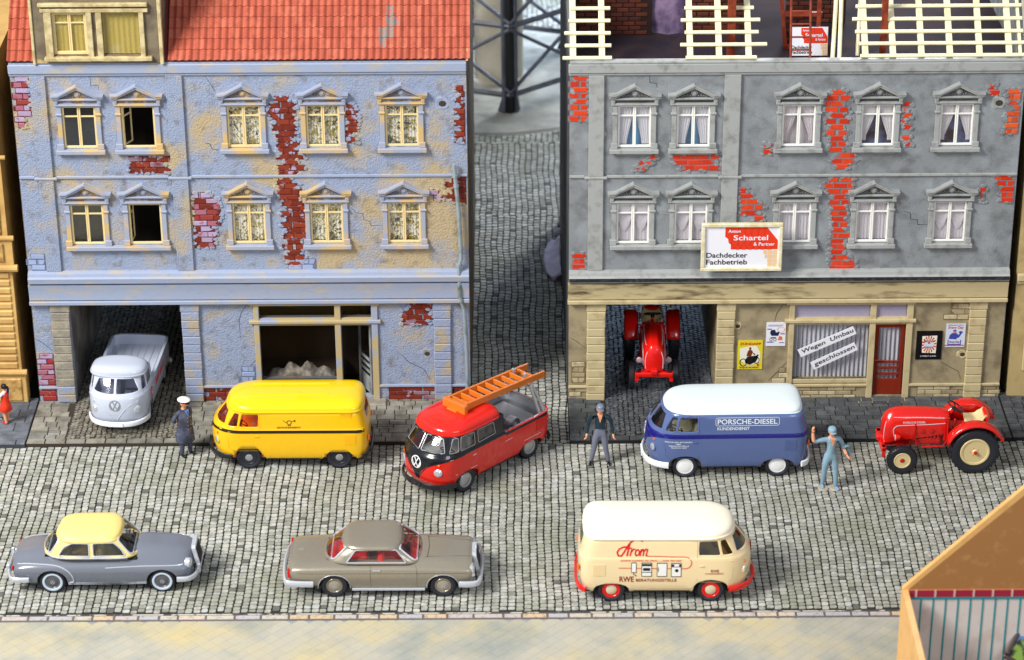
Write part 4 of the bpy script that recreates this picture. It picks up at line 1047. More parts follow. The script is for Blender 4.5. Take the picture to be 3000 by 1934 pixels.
def t1(name, label, cat, loc, rz, scale, kind, body, c2=None, roof=None, roofm=None, bump_m=None, gl=None, rim=None, cap=None, tyre=None, inter=None, group=None, capr=.33, rr=.56, two_tone=None, arch='trap', clean=False, bz=1.18, kz=1., over=.035, rh=.235):
    t = thing(name, label, cat, loc, rz, group, scale); sh = t1_shell()
    zs = [.30, .36, .42, .52, .62, .76, .90, 1.0, 1.10, 1.14, 1.17, 1.20, 1.24, 1.34, 1.45, 1.57, 1.70]
    me = sh.mesh(zs).mesh('body', [body, c2 or body, mBlackP], 0, True)
    bm = bmesh.new(); bm.from_mesh(me)
    xc = {'van': None, 'single': .70, 'double': -.28}[kind]
    glm = MB()
    FA, RA = 1.10, -1.27
    for side in (-1, 1):
        for xw in (FA, RA):
            ah = .63 if xw == FA else .53
            if arch == 'trap': P_ = [(xw-.47, .2), (xw-.47, .32), (xw-.27, ah), (xw+.25, ah), (xw+.46, .30), (xw+.46, .2)]
            else: P_ = [(xw+.43*math.cos(a), .30+(ah-.29)*math.sin(a)**.7) for a in [math.pi*i/10 for i in range(11)]]+[(xw-.43, .2), (xw+.43, .2)]
            cut_region(bm, 'y', P_, 'cut', side)
        # vent and cab windows
        W1 = [(1.58, 1.275), (1.375, 1.62), (1.30, 1.62), (1.36, 1.275)]
        W2 = [(1.30, 1.275), (1.255, 1.275), (1.205, 1.62), (1.24, 1.62)]
        cab = [(1.31, 1.275), (1.235, 1.62), (.80, 1.62), (.80, 1.275)]
        vent = [(1.62, 1.275), (1.37, 1.275), (1.30, 1.615), (1.43, 1.615)]
        wins = [vent, cab]
        if kind == 'double': wins.append([(.68, 1.275), (.68, 1.62), (.10, 1.62), (.06, 1.30)])
        for wp in wins:
            g = cut_region(bm, 'y', rpoly(wp, .035), 'cut', side, sel=lambda c, n, side=side: n.y*side > .2 and c.y*side > .3)
            gm = MB(); gm.add([(v[0], v[1]*.978, v[2]) for v in g.v], g.f); gm.build('window_pane', gl, t, smooth=60, fixn=False)
    for s in (-1, 1):    # split windscreen
        wp = [(s*.035, 1.285), (s*.035, 1.64), (s*.50, 1.62), (s*.655, 1.30)]
        if s < 0: wp = wp[::-1]
        g = cut_region(bm, 'x', rpoly(wp, .03), 'cut', 1, sel=lambda c, n: n.x > .1 and c.x > 1.0)
        gm = MB(); gm.add([(v[0]-.02, v[1]*.99, v[2]) for v in g.v], g.f); gm.build('windscreen_pane', gl, t, smooth=60, fixn=False)
    if kind == 'van':
        g = cut_region(bm, 'x', rpoly([(-.40, 1.32), (.40, 1.32), (.40, 1.60), (-.40, 1.60)], .05), 'cut', -1, sel=lambda c, n: n.x < -.3 and c.x < -1.5); gm = MB(); gm.add(g.v, g.f); gm.build('window_pane', gl, t, smooth=60, fixn=False)
    zb = 1.16
    if xc is not None:
        geo = list(bm.verts)+list(bm.edges)+list(bm.faces); bmesh.ops.bisect_plane(bm, geom=geo, plane_co=(xc, 0, 0), plane_no=(1, 0, 0), dist=1e-5)
        bmesh.ops.delete(bm, geom=[f for f in bm.faces if f.calc_center_median().x < xc and f.calc_center_median().z > bz], context='FACES')
    # two-tone paint
    if two_tone == 'V':      # black above the belt with a V on the nose
        for side in (-1, 1): cut_region(bm, 'y', [(2.2, 1.13), (2.2, 1.8), (xc-.02, 1.8), (xc-.02, 1.13)], 'mat', side, mi=1, sel=lambda c, n, side=side: c.y*side > 0)
        cut_region(bm, 'x', [(0, .46), (.08, .60), (.18, .78), (.36, .94), (.62, 1.05), (.90, 1.13), (.90, 1.8), (-.90, 1.8), (-.90, 1.13), (-.62, 1.05), (-.36, .94), (-.18, .78), (-.08, .60)][::-1], 'mat', 1, mi=1, sel=lambda c, n: c.x > 1.2 and n.x > .02)
    if two_tone == 'belt':
        for side in (-1, 1): cut_region(bm, 'y', [(2.2, 1.10), (2.2, 1.205), (-2.2, 1.205), (-2.2, 1.10)], 'mat', side, mi=1, sel=lambda c, n, side=side: c.y*side > 0)
        cut_region(bm, 'x', [(0, .50), (.14, .70), (.30, .90), (.55, 1.05), (.86, 1.11), (.90, 1.205), (-.90, 1.205), (-.86, 1.11), (-.55, 1.05), (-.30, .90), (-.14, .70)][::-1], 'mat', 1, mi=1, sel=lambda c, n: c.x > 1.2 and n.x > .02)
    bmesh.ops.recalc_face_normals(bm, faces=bm.faces); bm.to_mesh(me); bm.free()
    me.shade_smooth(); me.set_sharp_from_angle(angle=R(38))
    bo = put('body', me, t); md = bo.modifiers.new('thick', 'SOLIDIFY'); md.thickness = .035; md.offset = -1
    # roof
    rfm = van_roof(sh, 1.70, rh, None if xc is None else xc-.06, over=over)
    ro = rfm.build('roof', roof or body, t, smooth=45)
    if xc is not None:   # rear wall of the cab
        m = MB(); w0 = sh.y(xc, bz)-.01; w1 = sh.y(xc, 1.70)-.01
        m.add([(xc, -w0, bz-.5), (xc, w0, bz-.5), (xc, w0, bz), (xc, w1, 1.70), (xc, -w1, 1.70), (xc, -w0, bz)], [(0, 1, 2, 3, 4, 5)]); m.build('cab_rear_wall', (c2 or body), t, smooth=0, fixn=False)
    # crease line round the nose and belt moulding
    m = MB()
    for s in (-1, 1):
        pts = []
        for (y, z) in [(.93, 1.125), (.80, 1.115), (.62, 1.06), (.42, .97), (.26, .83), (.12, .64), (.03, .50)]:
            yy = min(y, .82); x = sh.xfront(yy, z)+.002; pts.append((x, s*yy, z))
        m.tube(pts, .011, 6)
        xx0 = -2.03 if kind == 'van' else xc
        m.tube([(x, s*(sh.y(x, 1.185)+.002), 1.185) for x in [1.6-(1.6-xx0)*i/24 for i in range(25)]], .011, 6)
    m.build('moulding', c2 if two_tone == 'belt' else (c2 if two_tone == 'V' else body), t)
    # seams: cab door, cargo doors
    m = MB()
    def line(pts, side, r=.004):
        m.tube([(x, side*(sh.y(x, z)+.0005), z) for x, z in pts], r, 4)
    for side in (-1, 1):
        line([(.76, 1.68), (.76, 1.2), (.76, .62), (.80, .58), (1.36, .58)], side)
        line([(1.60, 1.18), (1.62, .9), (1.60, .66), (1.50, .58)], side)
        if kind == 'van' and not clean:
            for x in (.68, .20, -.38): line([(x, 1.66), (x, .40)], side)
            line([(-.38, .40), (.68, .40)], side)
        if kind == 'double': line([(-.20, 1.1), (-.20, .46)], side)
    m.build('door_seam', mat('seam_'+body.name, tuple(int(255*min(1, (c**(1/2.2))*.72)) for c in body.diffuse_color[:3]), .5), t, smooth=0)
    # louvres
    m = MB()
    for side in (-1, 1):
        if kind != 'double' or True:
            for k in range(9):
                z = .76+k*.034; m.box(-1.72, -1.42, side*(sh.y(-1.57, z)+.002)-.01, side*(sh.y(-1.57, z)+.002)+.01, z, z+.015)
    m.build('louvre', body, t)
    # floor, chassis, seats
    m = MB(); m.box(-1.86, 1.62, -.66, .66, .22, .46); m.box(-.75, .60, -.8, .8, .30, .44); m.build('underbody', mUnder, t, smooth=0)
    if kind == 'van': seats(t, inter[0], inter[1], [.92])
    elif kind == 'double': seats(t, inter[0], inter[1], [.92, .02], x0=-.2)
    else: seats(t, inter[0], inter[1], [.92], x0=.75)
    # bumpers
    fz = .40
    b = band_tube(Shell([(0, 2.14, -2.11, .875, .88, .40), (9, 2.14, -2.11, .875, .88, .40)], 2.5), fz, 0, .085, 1.42, 9, flat=.5); b.build('bumper', bump_m, t)
    m = MB(); hh = Shell([(0, 2.14, -2.11, .875, .88, .40), (9, 2.14, -2.11, .875, .88, .40)], 2.5).plan(0)
    f = [(x, y) for x, y in hh if x < -1.80]; m.tube([(x, y, fz) for x, y in f]+[(x, -y, fz) for x, y in f[::-1] if y > 1e-4], .085, 8, flat=.5); m.build('bumper', bump_m, t)
    m = MB(); m.box(2.10, 2.19, -.22, .22, .34, .46, c=.01); m.build('number_plate', bump_m, t)
    # headlamps
    for s in (-1, 1):
        y = .60; x = sh.xfront(y, .82)
        m = MB(); m.lathe([(.115, -.05), (.115, .005), (.10, .02)], (0, 0, 0), 'x', 20, m=0); m.lathe([(.10, .012), (.075, .035), (.0, .045)], (0, 0, 0), 'x', 20, m=1)
        m.build('headlight', [body if kind != 'double' else mChrome, mLamp], t, loc=(x-.008, s*y, .80), rot=(0, 0, R(s*28)))
        m = MB(); m.lathe([(.035, -.02), (.035, .012), (.022, .022), (0, .024)], (0, 0, 0), 'x', 12); m.build('indicator', (mOrange if kind != 'single' else mLamp), t, loc=(sh.xfront(.62, 1.0)-.004, s*.62, 1.01), rot=(0, 0, R(s*28)))
        m = MB(); m.box(.80, .92, s*(sh.y(.86, 1.0)+.016)-.01, s*(sh.y(.86, 1.0)+.016)+.01, 1.005, 1.03, c=.006); m.build('door_handle', mChrome if kind == 'double' else body, t)
        m = MB(); m.box(-2.085, -2.03, s*.66-.05, s*.66+.05, .80, .95, c=.02); m.build('tail_light', mOrange, t)
    for xw in (FA, RA):
        for s in (-1, 1): wheel(t, xw, s*.70, .325, .19, tyre or mTyre, rim, cap, s, rr=rr, capr=capr)
    m = MB()
    for xw in (FA, RA): m.tube([(xw, -.66, .325), (xw, .66, .325)], .05, 8)
    m.build('axle', mUnder, t)
    return t, sh
def emblem_front(t, sh, r, z, mt, back=None):
    V, Fc = emblem_vw(r); m = MB()
    m.add([(sh.xfront(y, z+v)+.012, y, z+v) for y, v in V], Fc)
    o = m.build('emblem', mt, t, smooth=0, fixn=False)
    if back:
        n = 20; m = MB(); m.add([(sh.xfront(r*1.15*math.cos(2*math.pi*i/n), z)+.006, r*1.15*math.cos(2*math.pi*i/n), z+r*1.15*math.sin(2*math.pi*i/n)) for i in range(n)], [tuple(range(n))]); m.build('emblem_plate', back, t, smooth=0, fixn=False)

def stretch(t, kz):
    for o in t.children:
        if o.name.split('.')[0] not in ('wheel', 'axle', 'underbody'): o.scale.z *= kz; o.location.z = o.location.z*kz+.35*(1-kz)
# ---------------- yellow post van
def place(pa, pb, scale_len, nose):   # pa, pb: ground contacts of the two near wheels (rear, front) in the photograph
    a = Vector(G(*pa, ZR)); b = Vector(G(*pb, ZR)); return a, b
def stand(rear_px, front_px, side, WB=2.37, half=.70, FA=1.10, RA=-1.27):
    """position and heading of a vehicle from the contact points of its near-side wheels"""
    a = Vector(G(*rear_px, ZR)); b = Vector(G(*front_px, ZR)); d = b-a; rz = math.atan2(d.y, d.x); sc_ = d.length/WB
    u = d.normalized(); n = Vector((-u.y, u.x)); c = (a+b)/2-n*side*half*sc_-u*((FA+RA)/2)*sc_
    return (c.x, c.y, ZR), rz, sc_
yel = gloss('yellow_plastic', (250, 196, 10)); yelr = gloss('yellow_roof', (252, 212, 12))
loc, rz, s_ = stand((996, 1368), (732, 1369), 1)
tY, sh = t1('delivery_van', 'yellow delivery van with black belt stripe and post horn by the blue house', 'van', loc, rz, s_, 'van', yel, roof=yelr, bump_m=mBlackP, gl=gVo, rim=mTyre, cap=mAlu, inter=(mat('seat_orange', (250, 176, 100), .6), mat('floor_brown', (240, 150, 80), .7)), clean=True, rr=.62, capr=.31)
m = MB()
for s in (-1, 1): sh.strip(m, 1.105, 1.185, -1.95, 1.95, s, .012, 40)
rows = [[(sh.xfront(y, z)+.008, y, z) for y in [-.80+1.6*i/24 for i in range(25)]] for z in (1.11, 1.18)]
rows = [[(sh.xfront(y, (1.05 if k == 0 else 1.12)+.10*abs(y))+.010, y, (1.05 if k == 0 else 1.12)+.09*abs(y)) for y in [-.74+1.48*i/24 for i in range(25)]] for k in (0, 1)]
m.grid(rows); m.build('stripe', mat('stripe_black', (38, 30, 16), .45), tY, smooth=60, fixn=False)
mInk = mat('print_brown', (66, 48, 16), .5)
m = MB(); V, Fc = text2d('DEUTSCHE BUNDESPOST', -.32, 1.235, -.62, .045)   # mirrored: left side is read towards -x
V = [(-.30+.62*((-x-.32)/-.62 if False else 0), y) for x, y in V] if False else [(-x, y) for x, y in text2d('DEUTSCHE BUNDESPOST', -.32, 1.235, .62, .05)[0]]
sh.decal(m, V, Fc, 1, .006)
hV, hF = merge2d(ring2d(.065, .018), stroke2d([(.055, -.01), (.13, .03)], .014), stroke2d([(-.05, .03), (-.16, .05)], .012), ([(-.16, .085), (-.10, .045), (-.16, .01)][::-1], [(0, 1, 2)]), stroke2d([(.13, .03), (.15, .07)], .012), stroke2d([(-.04, -.085), (.04, -.085)], .02))
sh.decal(m, [(x, 1.40+z) for x, z in hV], hF, 1, .006); m.build('lettering', mInk, tY, smooth=0, fixn=False)
m = MB()
for y in (-.33, .26): m.box(-1.02, 1.02, y-.02, y+.02, 1.90, 1.955, c=.008)
for x in (-.22, .22): m.box(x-.01, x+.01, -.31, .24, 1.925, 1.944)
m.build('roof_rail', yelr, tY)
m = MB()
for k in range(4): m.box(-1.62, -1.32, sh.y(-1.5, 1.58)-.012, sh.y(-1.5, 1.58)+.012, 1.53+k*.035, 1.545+k*.035)
m.build('louvre', yel, tY)
# ---------------- blue service van
blu = gloss('blue_plastic', (88, 106, 156)); nav = gloss('navy_paint', (22, 26, 122)); wr = mat('white_roof', (226, 238, 242), .4)
mWp = mat('white_print', (224, 234, 244), .5)
loc, rz, s_ = stand((2275, 1391), (2005, 1395), 1)
tB, sh = t1('service_van', 'blue van with white roof and white diesel service lettering by the grey house', 'van', loc, rz, s_, 'van', blu, c2=nav, roof=wr, bump_m=gloss('white_plastic', (236, 240, 246)), gl=gV, rim=mat('rim_white', (232, 234, 238), .4), cap=mat('cap_white', (240, 242, 244), .35), inter=(mat('seat_tan', (176, 168, 140), .6), mat('floor_tan', (110, 104, 84), .7)), two_tone='belt', arch='round', clean=True, over=-.012, rh=.17, rr=.66, capr=.62)
def left_text(m, sh, s, x, z, w_, h, off=.006, **k):   # x: image-left end (larger x on a left side)
    V, Fc = text2d(s, 0, z, w_, h, **k); sh.decal(m, [(x-a, b) for a, b in V], Fc, 1, off)
m = MB(); left_text(m, sh, 'PORSCHE-DIESEL', .30, 1.46, 1.52, .13, bold=.012); left_text(m, sh, 'KUNDENDIENST', .30, 1.315, .82, .075, bold=.006)
x0, x1, z0, z1, c_ = .345, -1.27, 1.425, 1.625, .05
fr = [(x0, z0+c_), (x0, z1-c_), (x0-.012, z1-.012), (x0-c_, z1), (x1+c_, z1), (x1+.012, z1-.012), (x1, z1-c_), (x1, z0+c_), (x1+.012, z0+.012), (x1+c_, z0), (x0-c_, z0), (x0-.012, z0+.012), (x0, z0+c_)]
V, Fc = stroke2d(fr, .012); sh.decal(m, V, Fc, 1, .006)
for s, xx, z, w_ in (('PORSCHE-DIESEL-MOTORENBAU', 1.63, 1.005, .70), ('GMBH', 1.35, .955, .13), ('FRIEDRICHSHAFEN a.B.', 1.53, .905, .52), ('TELEFON 2057', 1.48, .855, .42)): left_text(m, sh, s, xx, z, w_, .034)
m.build('lettering', mWp, tB, smooth=0, fixn=False)
emblem_front(tB, sh, .15, 1.02, mWp); stretch(tB, 1.09)
# ---------------- cream advertising van
cre = gloss('cream_plastic', (240, 218, 172)); rdp = gloss('red_bumper', (222, 30, 22))
loc, rz, s_ = stand((1790, 1757), (2080, 1757), -1)
tC, sh = t1('delivery_van', 'cream delivery van with red bumpers and red household appliance advert at the front kerb', 'van', loc, rz, s_, 'van', cre, roof=mat('cream_roof', (252, 244, 222), .4), bump_m=rdp, gl=gVd, rim=rdp, cap=gloss('cap_cream', (214, 204, 172)), inter=(mat('seat_dark', (24, 22, 26), .8), mat('floor_dark', (16, 15, 18), .8)), arch='round', rr=.66, capr=.40)
mRp = mat('red_print', (224, 30, 26), .5); mMp = mat('maroon_print', (140, 18, 22), .5); mKp = mat('black_print', (20, 20, 22), .5); mWq = mat('white_print_2', (240, 240, 240), .5)
def rt(m, s, x, z, w_, h, **k):
    V, Fc = text2d(s, x, z, w_, h, **k); sh.decal(m, V, Fc, -1, .007)
def rs(m, pts, th, off=.007):
    V, Fc = stroke2d(pts, th); sh.decal(m, V, Fc, -1, off)
# scale of the picture: crop 3.982 px -> metres
cx = lambda u: -1.27+(u-560)*2.37/1150; cz = lambda v: 1.19-(v-700)/ (3.982*120*.853)*.97
m = MB()
rs(m, [(cx(u), cz(v)) for u, v in [(915, 512), (880, 500), (820, 498), (775, 525), (740, 570), (690, 575), (645, 595), (622, 630), (635, 665), (670, 668), (700, 630), (725, 590), (760, 540)]], .038)
rs(m, [(cx(u), cz(v)) for u, v in [(765, 545), (735, 665)]], .042)
rs(m, [(cx(u), cz(v)) for u, v in [(725, 590), (790, 585)]], .03)
for st in ([(790, 600), (770, 665)], [(785, 625), (810, 595), (830, 600)], [(862, 600), (840, 610), (828, 640), (840, 665), (868, 655), (880, 620), (862, 600)], [(900, 598), (885, 665)], [(895, 625), (918, 598), (930, 610), (920, 665)], [(928, 622), (952, 595), (972, 600), (955, 660), (968, 668)]):
    rs(m, [(cx(u), cz(v)) for u, v in st], .034)
rs(m, [(cx(u), cz(v)) for u, v in [(960, 668), (1100, 672), (1250, 677), (1400, 678), (1440, 685), (1472, 710), (1482, 740), (1470, 775), (1440, 797), (1400, 803), (1365, 803)]], .018)
rs(m, [(cx(645), cz(796)), (cx(1365), cz(803))], .016); 
rt(m, 'kommt sowieso ins Haus.......nutz das aus!', cx(662), cz(722), cx(1360)-cx(662), .050, shear=.2, bold=.006); m.build('lettering', mRp, tC, smooth=0, fixn=False)
m = MB(); rt(m, 'RWE', cx(652), cz(953), cx(818)-cx(652), .15, bold=.012); rt(m, 'BERATUNGSSTELLE', cx(842), cz(948), cx(1312)-cx(842), .075, bold=.008)
rt(m, 'RWE', cx(1706), cz(846), cx(1798)-cx(1706), .075, bold=.006); rt(m, 'KUNDENDIENST', cx(1642), cz(868), cx(1855)-cx(1642), .036); m.build('lettering', mMp, tC, smooth=0, fixn=False)
def quad(m, u0, u1, v0, v1, off, mi): sh.decal(m, [(cx(u0), cz(v1)), (cx(u1), cz(v1)), (cx(u1), cz(v0)), (cx(u0), cz(v0))], [(0, 1, 2, 3)], -1, off, mi)
m = MB()
for (u0, u1, v0, v1) in ((786, 846, 733, 848), (905, 1024, 735, 890), (1082, 1200, 737, 892), (1245, 1364, 740, 894)):
    quad(m, u0, u1, v0, v1, .010, 0); quad(m, u0+7, u1-7, v0+8, v1-8, .013, 1)
quad(m, 912, 1018, 748, 772, .015, 0); quad(m, 922, 1005, 792, 824, .015, 0); quad(m, 905, 1024, 838, 845, .015, 0)
quad(m, 1094, 1102, 785, 835, .015, 0); quad(m, 1250, 1280, 752, 776, .015, 0); quad(m, 1336, 1360, 752, 776, .015, 0); quad(m, 1245, 1364, 778, 784, .015, 0)
V, Fc = shift2d(([(.042*math.cos(2*math.pi*i/14), .042*math.sin(2*math.pi*i/14)) for i in range(14)], [tuple(range(14))]), cx(1310), cz(822)); sh.decal(m, V, Fc, -1, .016, 0)
for st in ([(815, 848), (815, 868), (842, 876), (842, 888)],): V, Fc = stroke2d([(cx(u), cz(v)) for u, v in st], .014); sh.decal(m, V, Fc, -1, .012, 0)
m.build('advert_picture', [mKp, mWq], tC, smooth=0, fixn=False)
emblem_front(tC, sh, .15, 1.02, mWq, mRp); stretch(tC, 1.045)
# ---------------- grey pickup in the left driveway
gp = gloss('grey_plastic', (196, 204, 222)); 
a = Vector(G(346, 1262, 0)); fwd = R(-90+1.0)
tG, sh = t1('pickup_truck', 'light grey flatbed truck standing in the driveway of the blue house', 'pickup truck', (0, 0, 0), 0, .92, 'single', gp, bump_m=gloss('white_plastic', (236, 240, 246)), gl=gV, rim=gp, cap=gp, inter=(mat('seat_lilac', (190, 188, 214), .6), mat('floor_dk', (40, 34, 32), .7)), bz=1.17)
# front bumper middle stands at this place
def nose_at(t, px, py, ang, sc_, z=0.):
    x, y = G(px, py, z+.40*sc_); d = Vector((math.cos(ang), math.sin(ang))); t.location = (x-d.x*2.19*sc_, y-d.y*2.19*sc_, z); t.rotation_euler = (0, 0, ang)
nose_at(tG, 338, 1247, R(-94), .92)
emblem_front(tG, sh, .165, .98, mAlu)
def bed(t, sh, xc, fm, floor=.86, rim_m=None, top=1.17, ribs=7, wall_t=.07):
    m = MB(); x0, x1 = -2.03, xc-.01
    m.box(x0, x1, -.80, .80, floor-.03, floor)
    for k in range(ribs):
        y = -.62+1.24*k/(ribs-1); m.box(x0+.1, x1-.08, y-.012, y+.012, floor, floor+.018)
    m.build('bed_floor', fm, t)
    m = MB(); P_ = [(x, y) for x, y in sh.plan(top, nsd=20) if x < x1]
    out = [(x, y) for x, y in P_]; inn = [(max(x, -1.97) if y < .5 else x+.03*(x < -1.9), min(y, .78)-.0) for x, y in P_]
    oo = [(x1, sh.y(x1, top))]+out+[(x, -y) for x, y in out[::-1] if y > 1e-4]+[(x1, -sh.y(x1, top))]
    def ins(p):
        x, y = p; return (max(x+.07*(1 if x < -1.6 else 0), -1.96), max(-.775, min(.775, y)))
    ii = [ins(p) for p in oo]
    rows = [[(x, y, top-.03) for x, y in oo], [(x, y, top+.012) for x, y in oo], [(x, y, top+.012) for x, y in ii], [(x, y, floor) for x, y in ii]]
    m.grid(rows); m.build('bed_wall', rim_m or fm, t)
bed(tG, sh, .70, gp)
m = MB(); V, Fc = merge2d(([(.92, .78), (1.16, .78), (1.16, 1.04), (.92, 1.04)], [(0, 1, 2, 3)])); sh.decal(m, V, Fc, 1, .008, 0)
for x in (.40, .2, .0, -.25, -.45, -.7): sh.decal(m, [(x-.14, .78), (x, .78), (x, 1.0-(.05 if x < 0 else 0)), (x-.11, 1.0)], [(0, 1, 2, 3)], 1, .008, 0)
V, Fc = merge2d(stroke2d([(.97, .83), (1.04, .93), (1.11, .83)], .03), stroke2d([(1.04, .90), (1.04, 1.0)], .03)); sh.decal(m, V, Fc, 1, .011, 1)
m.build('lettering', [mRp, mWq], tG, smooth=0, fixn=False)
# ---------------- red crew-cab truck with a ladder
red = gloss('red_plastic', (226, 34, 22)); blk = gloss('black_paint', (18, 20, 28)); slv = mat('silver_plastic', (150, 152, 158), .35, metal=.6)
loc, rz, s_ = stand((1546, 1338), (1359, 1436), 1)
tR, sh = t1('pickup_truck', 'red and black crew cab truck with a ladder rack standing in front of the alley', 'pickup truck', loc, rz, s_, 'double', red, c2=blk, roof=red, bump_m=mBlackP, gl=gV, rim=mAlu, cap=mAlu, inter=(mat('seat_pale', (206, 204, 200), .6), mat('floor_pale', (120, 60, 50), .7)), two_tone='V', arch='round', rr=.62, capr=.55)
emblem_front(tR, sh, .17, .98, mWq)
bed(tR, sh, -.28, slv, floor=.80, rim_m=slv)
m = MB()
for s in (-1, 1): sh.strip(m, 1.09, 1.178, -1.98, -.30, s, .008, 20, 0)
m.build('bed_edge', blk, tR, smooth=60, fixn=False)
m = MB()
hh = [(x, y) for x, y in sh.plan(1.18, off=.01) if x < -.32]; m.tube([(x, y, 1.19) for x, y in hh]+[(x, -y, 1.19) for x, y in hh[::-1] if y > 1e-4], .022, 6); m.build('bed_rail', red, tR)
m = MB()
for s in (-1, 1):
    V, Fc = stroke2d([(-.28, .93), (-1.9, .93)], .012); sh.decal(m, V, Fc, s, .006)
    V, Fc = stroke2d([(.76, .66), (1.5, .66)], .012); sh.decal(m, V, Fc, s, .006)
    V, Fc = stroke2d([(-.98, .66), (-1.58, .66)], .012); sh.decal(m, V, Fc, s, .006)
m.build('trim_line', mWq, tR, smooth=0, fixn=False)
m = MB()      # silver window lines
for s in (-1, 1):
    for wp in ([(1.62, 1.275), (1.37, 1.275), (1.30, 1.615), (1.43, 1.615)], [(1.31, 1.275), (1.235, 1.62), (.80, 1.62), (.80, 1.275)], [(.68, 1.275), (.68, 1.62), (.10, 1.62), (.06, 1.30)]):
        P_ = rpoly(wp, .035)+[rpoly(wp, .035)[0]]; m.tube([(x, s*(sh.y(x, z)+.002), z) for x, z in P_], .012, 5)
    P_ = rpoly([(s*.035, 1.285), (s*.035, 1.64), (s*.50, 1.62), (s*.655, 1.30)], .03); P_.append(P_[0]); m.tube([(sh.xfront(y, z)+.003, y, z) for y, z in P_], .013, 5)
m.build('window_trim', mAlu, tR)
m = MB()      # load: locker, drum, hose reel, cable coils
m.box(-.72, -.34, -.74, -.30, .80, 1.28, c=.015); m.lathe([(.13, 0), (.13, .34), (.12, .36), (0, .36)], (-.98, -.58, .80), 'z', 18); m.build('locker', slv, tR)
m = MB()
for k in range(5): m.tube([(-1.0+.20*math.cos(a), .42+k*.045-.1, .98+.20*math.sin(a)) for a in [2*math.pi*i/18 for i in range(18)]], .018, 6, closed=True)
m.tube([(-1.0, .25, .98), (-1.0, .58, .98)], .09, 12); m.build('hose_reel', mAlu, tR)
m = MB()
for k in range(4): m.tube([(-.50+.17*math.cos(a)*(1.3-k*.22), .42+.24*math.sin(a)*(1.3-k*.22), .84+k*.02) for a in [2*math.pi*i/18 for i in range(18)]], .016, 6, closed=True)
m.build('cable_coil', slv, tR)
m = MB(); m.box(-1.85, -1.2, -.74, .74, .82, .90, c=.01); m.build('step_board', slv, tR)
m = MB()      # rack of the ladder: front carrier on the roof, silver A-frame at the back
for s in (-1, 1): m.tube([(-1.92, s*.70, 1.12), (-1.74, s*.38, 1.86)], .05, 8); m.tube([(-1.72, s*.70, 1.12), (-1.68, s*.42, 1.80)], .04, 8)
for s in (-1, 1): m.box(-1.74, -1.66, s*.20-.06, s*.20+.06, 1.74, 2.12, c=.02)
m.tube([(-1.71, -.40, 1.78), (-1.71, .40, 1.78)], .03, 8); m.tube([(-1.84, -.60, 1.35), (-1.84, .60, 1.35)], .02, 8); m.build('ladder_rack', mAlu, tR)
# the ladder itself
mOr = gloss('orange_plastic', (222, 120, 34))
def at_local(t, p): return Matrix.Translation(t.location) @ t.rotation_euler.to_matrix().to_4x4() @ Matrix.Scale(t.scale[0], 4) @ Vector(p)
lad = thing('ladder', 'orange fire ladder lying on the roof and rack of the red crew cab truck', 'ladder', at_local(tR, (.62, 0, 1.98)), rz, None, s_)
La = 2.72; up = -.055
def ladm(m, t0=0): return m
Mx = Matrix.Rotation(up, 4, 'Y')
for s in (-1, 1):
    m = MB(); m.box(-La, 0, s*.30-.035, s*.30+.035, 0, .18, c=.01); m.box(-La-.22, -La, s*.30-.03, s*.30+.03, .0, .17); m.xf(Mx); m.build('stile', mOr, lad)
for k in range(9):
    m = MB(); x = -.12-k*.30; m.box(x-.035, x+.02, -.27, .27, .03, .16, c=.008); m.xf(Mx); m.build('rung', mOr, lad)
m = MB(); m.box(-.02, .12, -.40, .40, -.10, .17, c=.02); m.box(.10, .20, -.17, .17, -.10, -.02, c=.015); m.box(-.5, -.02, -.30, .30, -.06, 0, c=.01); m.xf(Mx); m.build('foot_rail', mOr, lad)
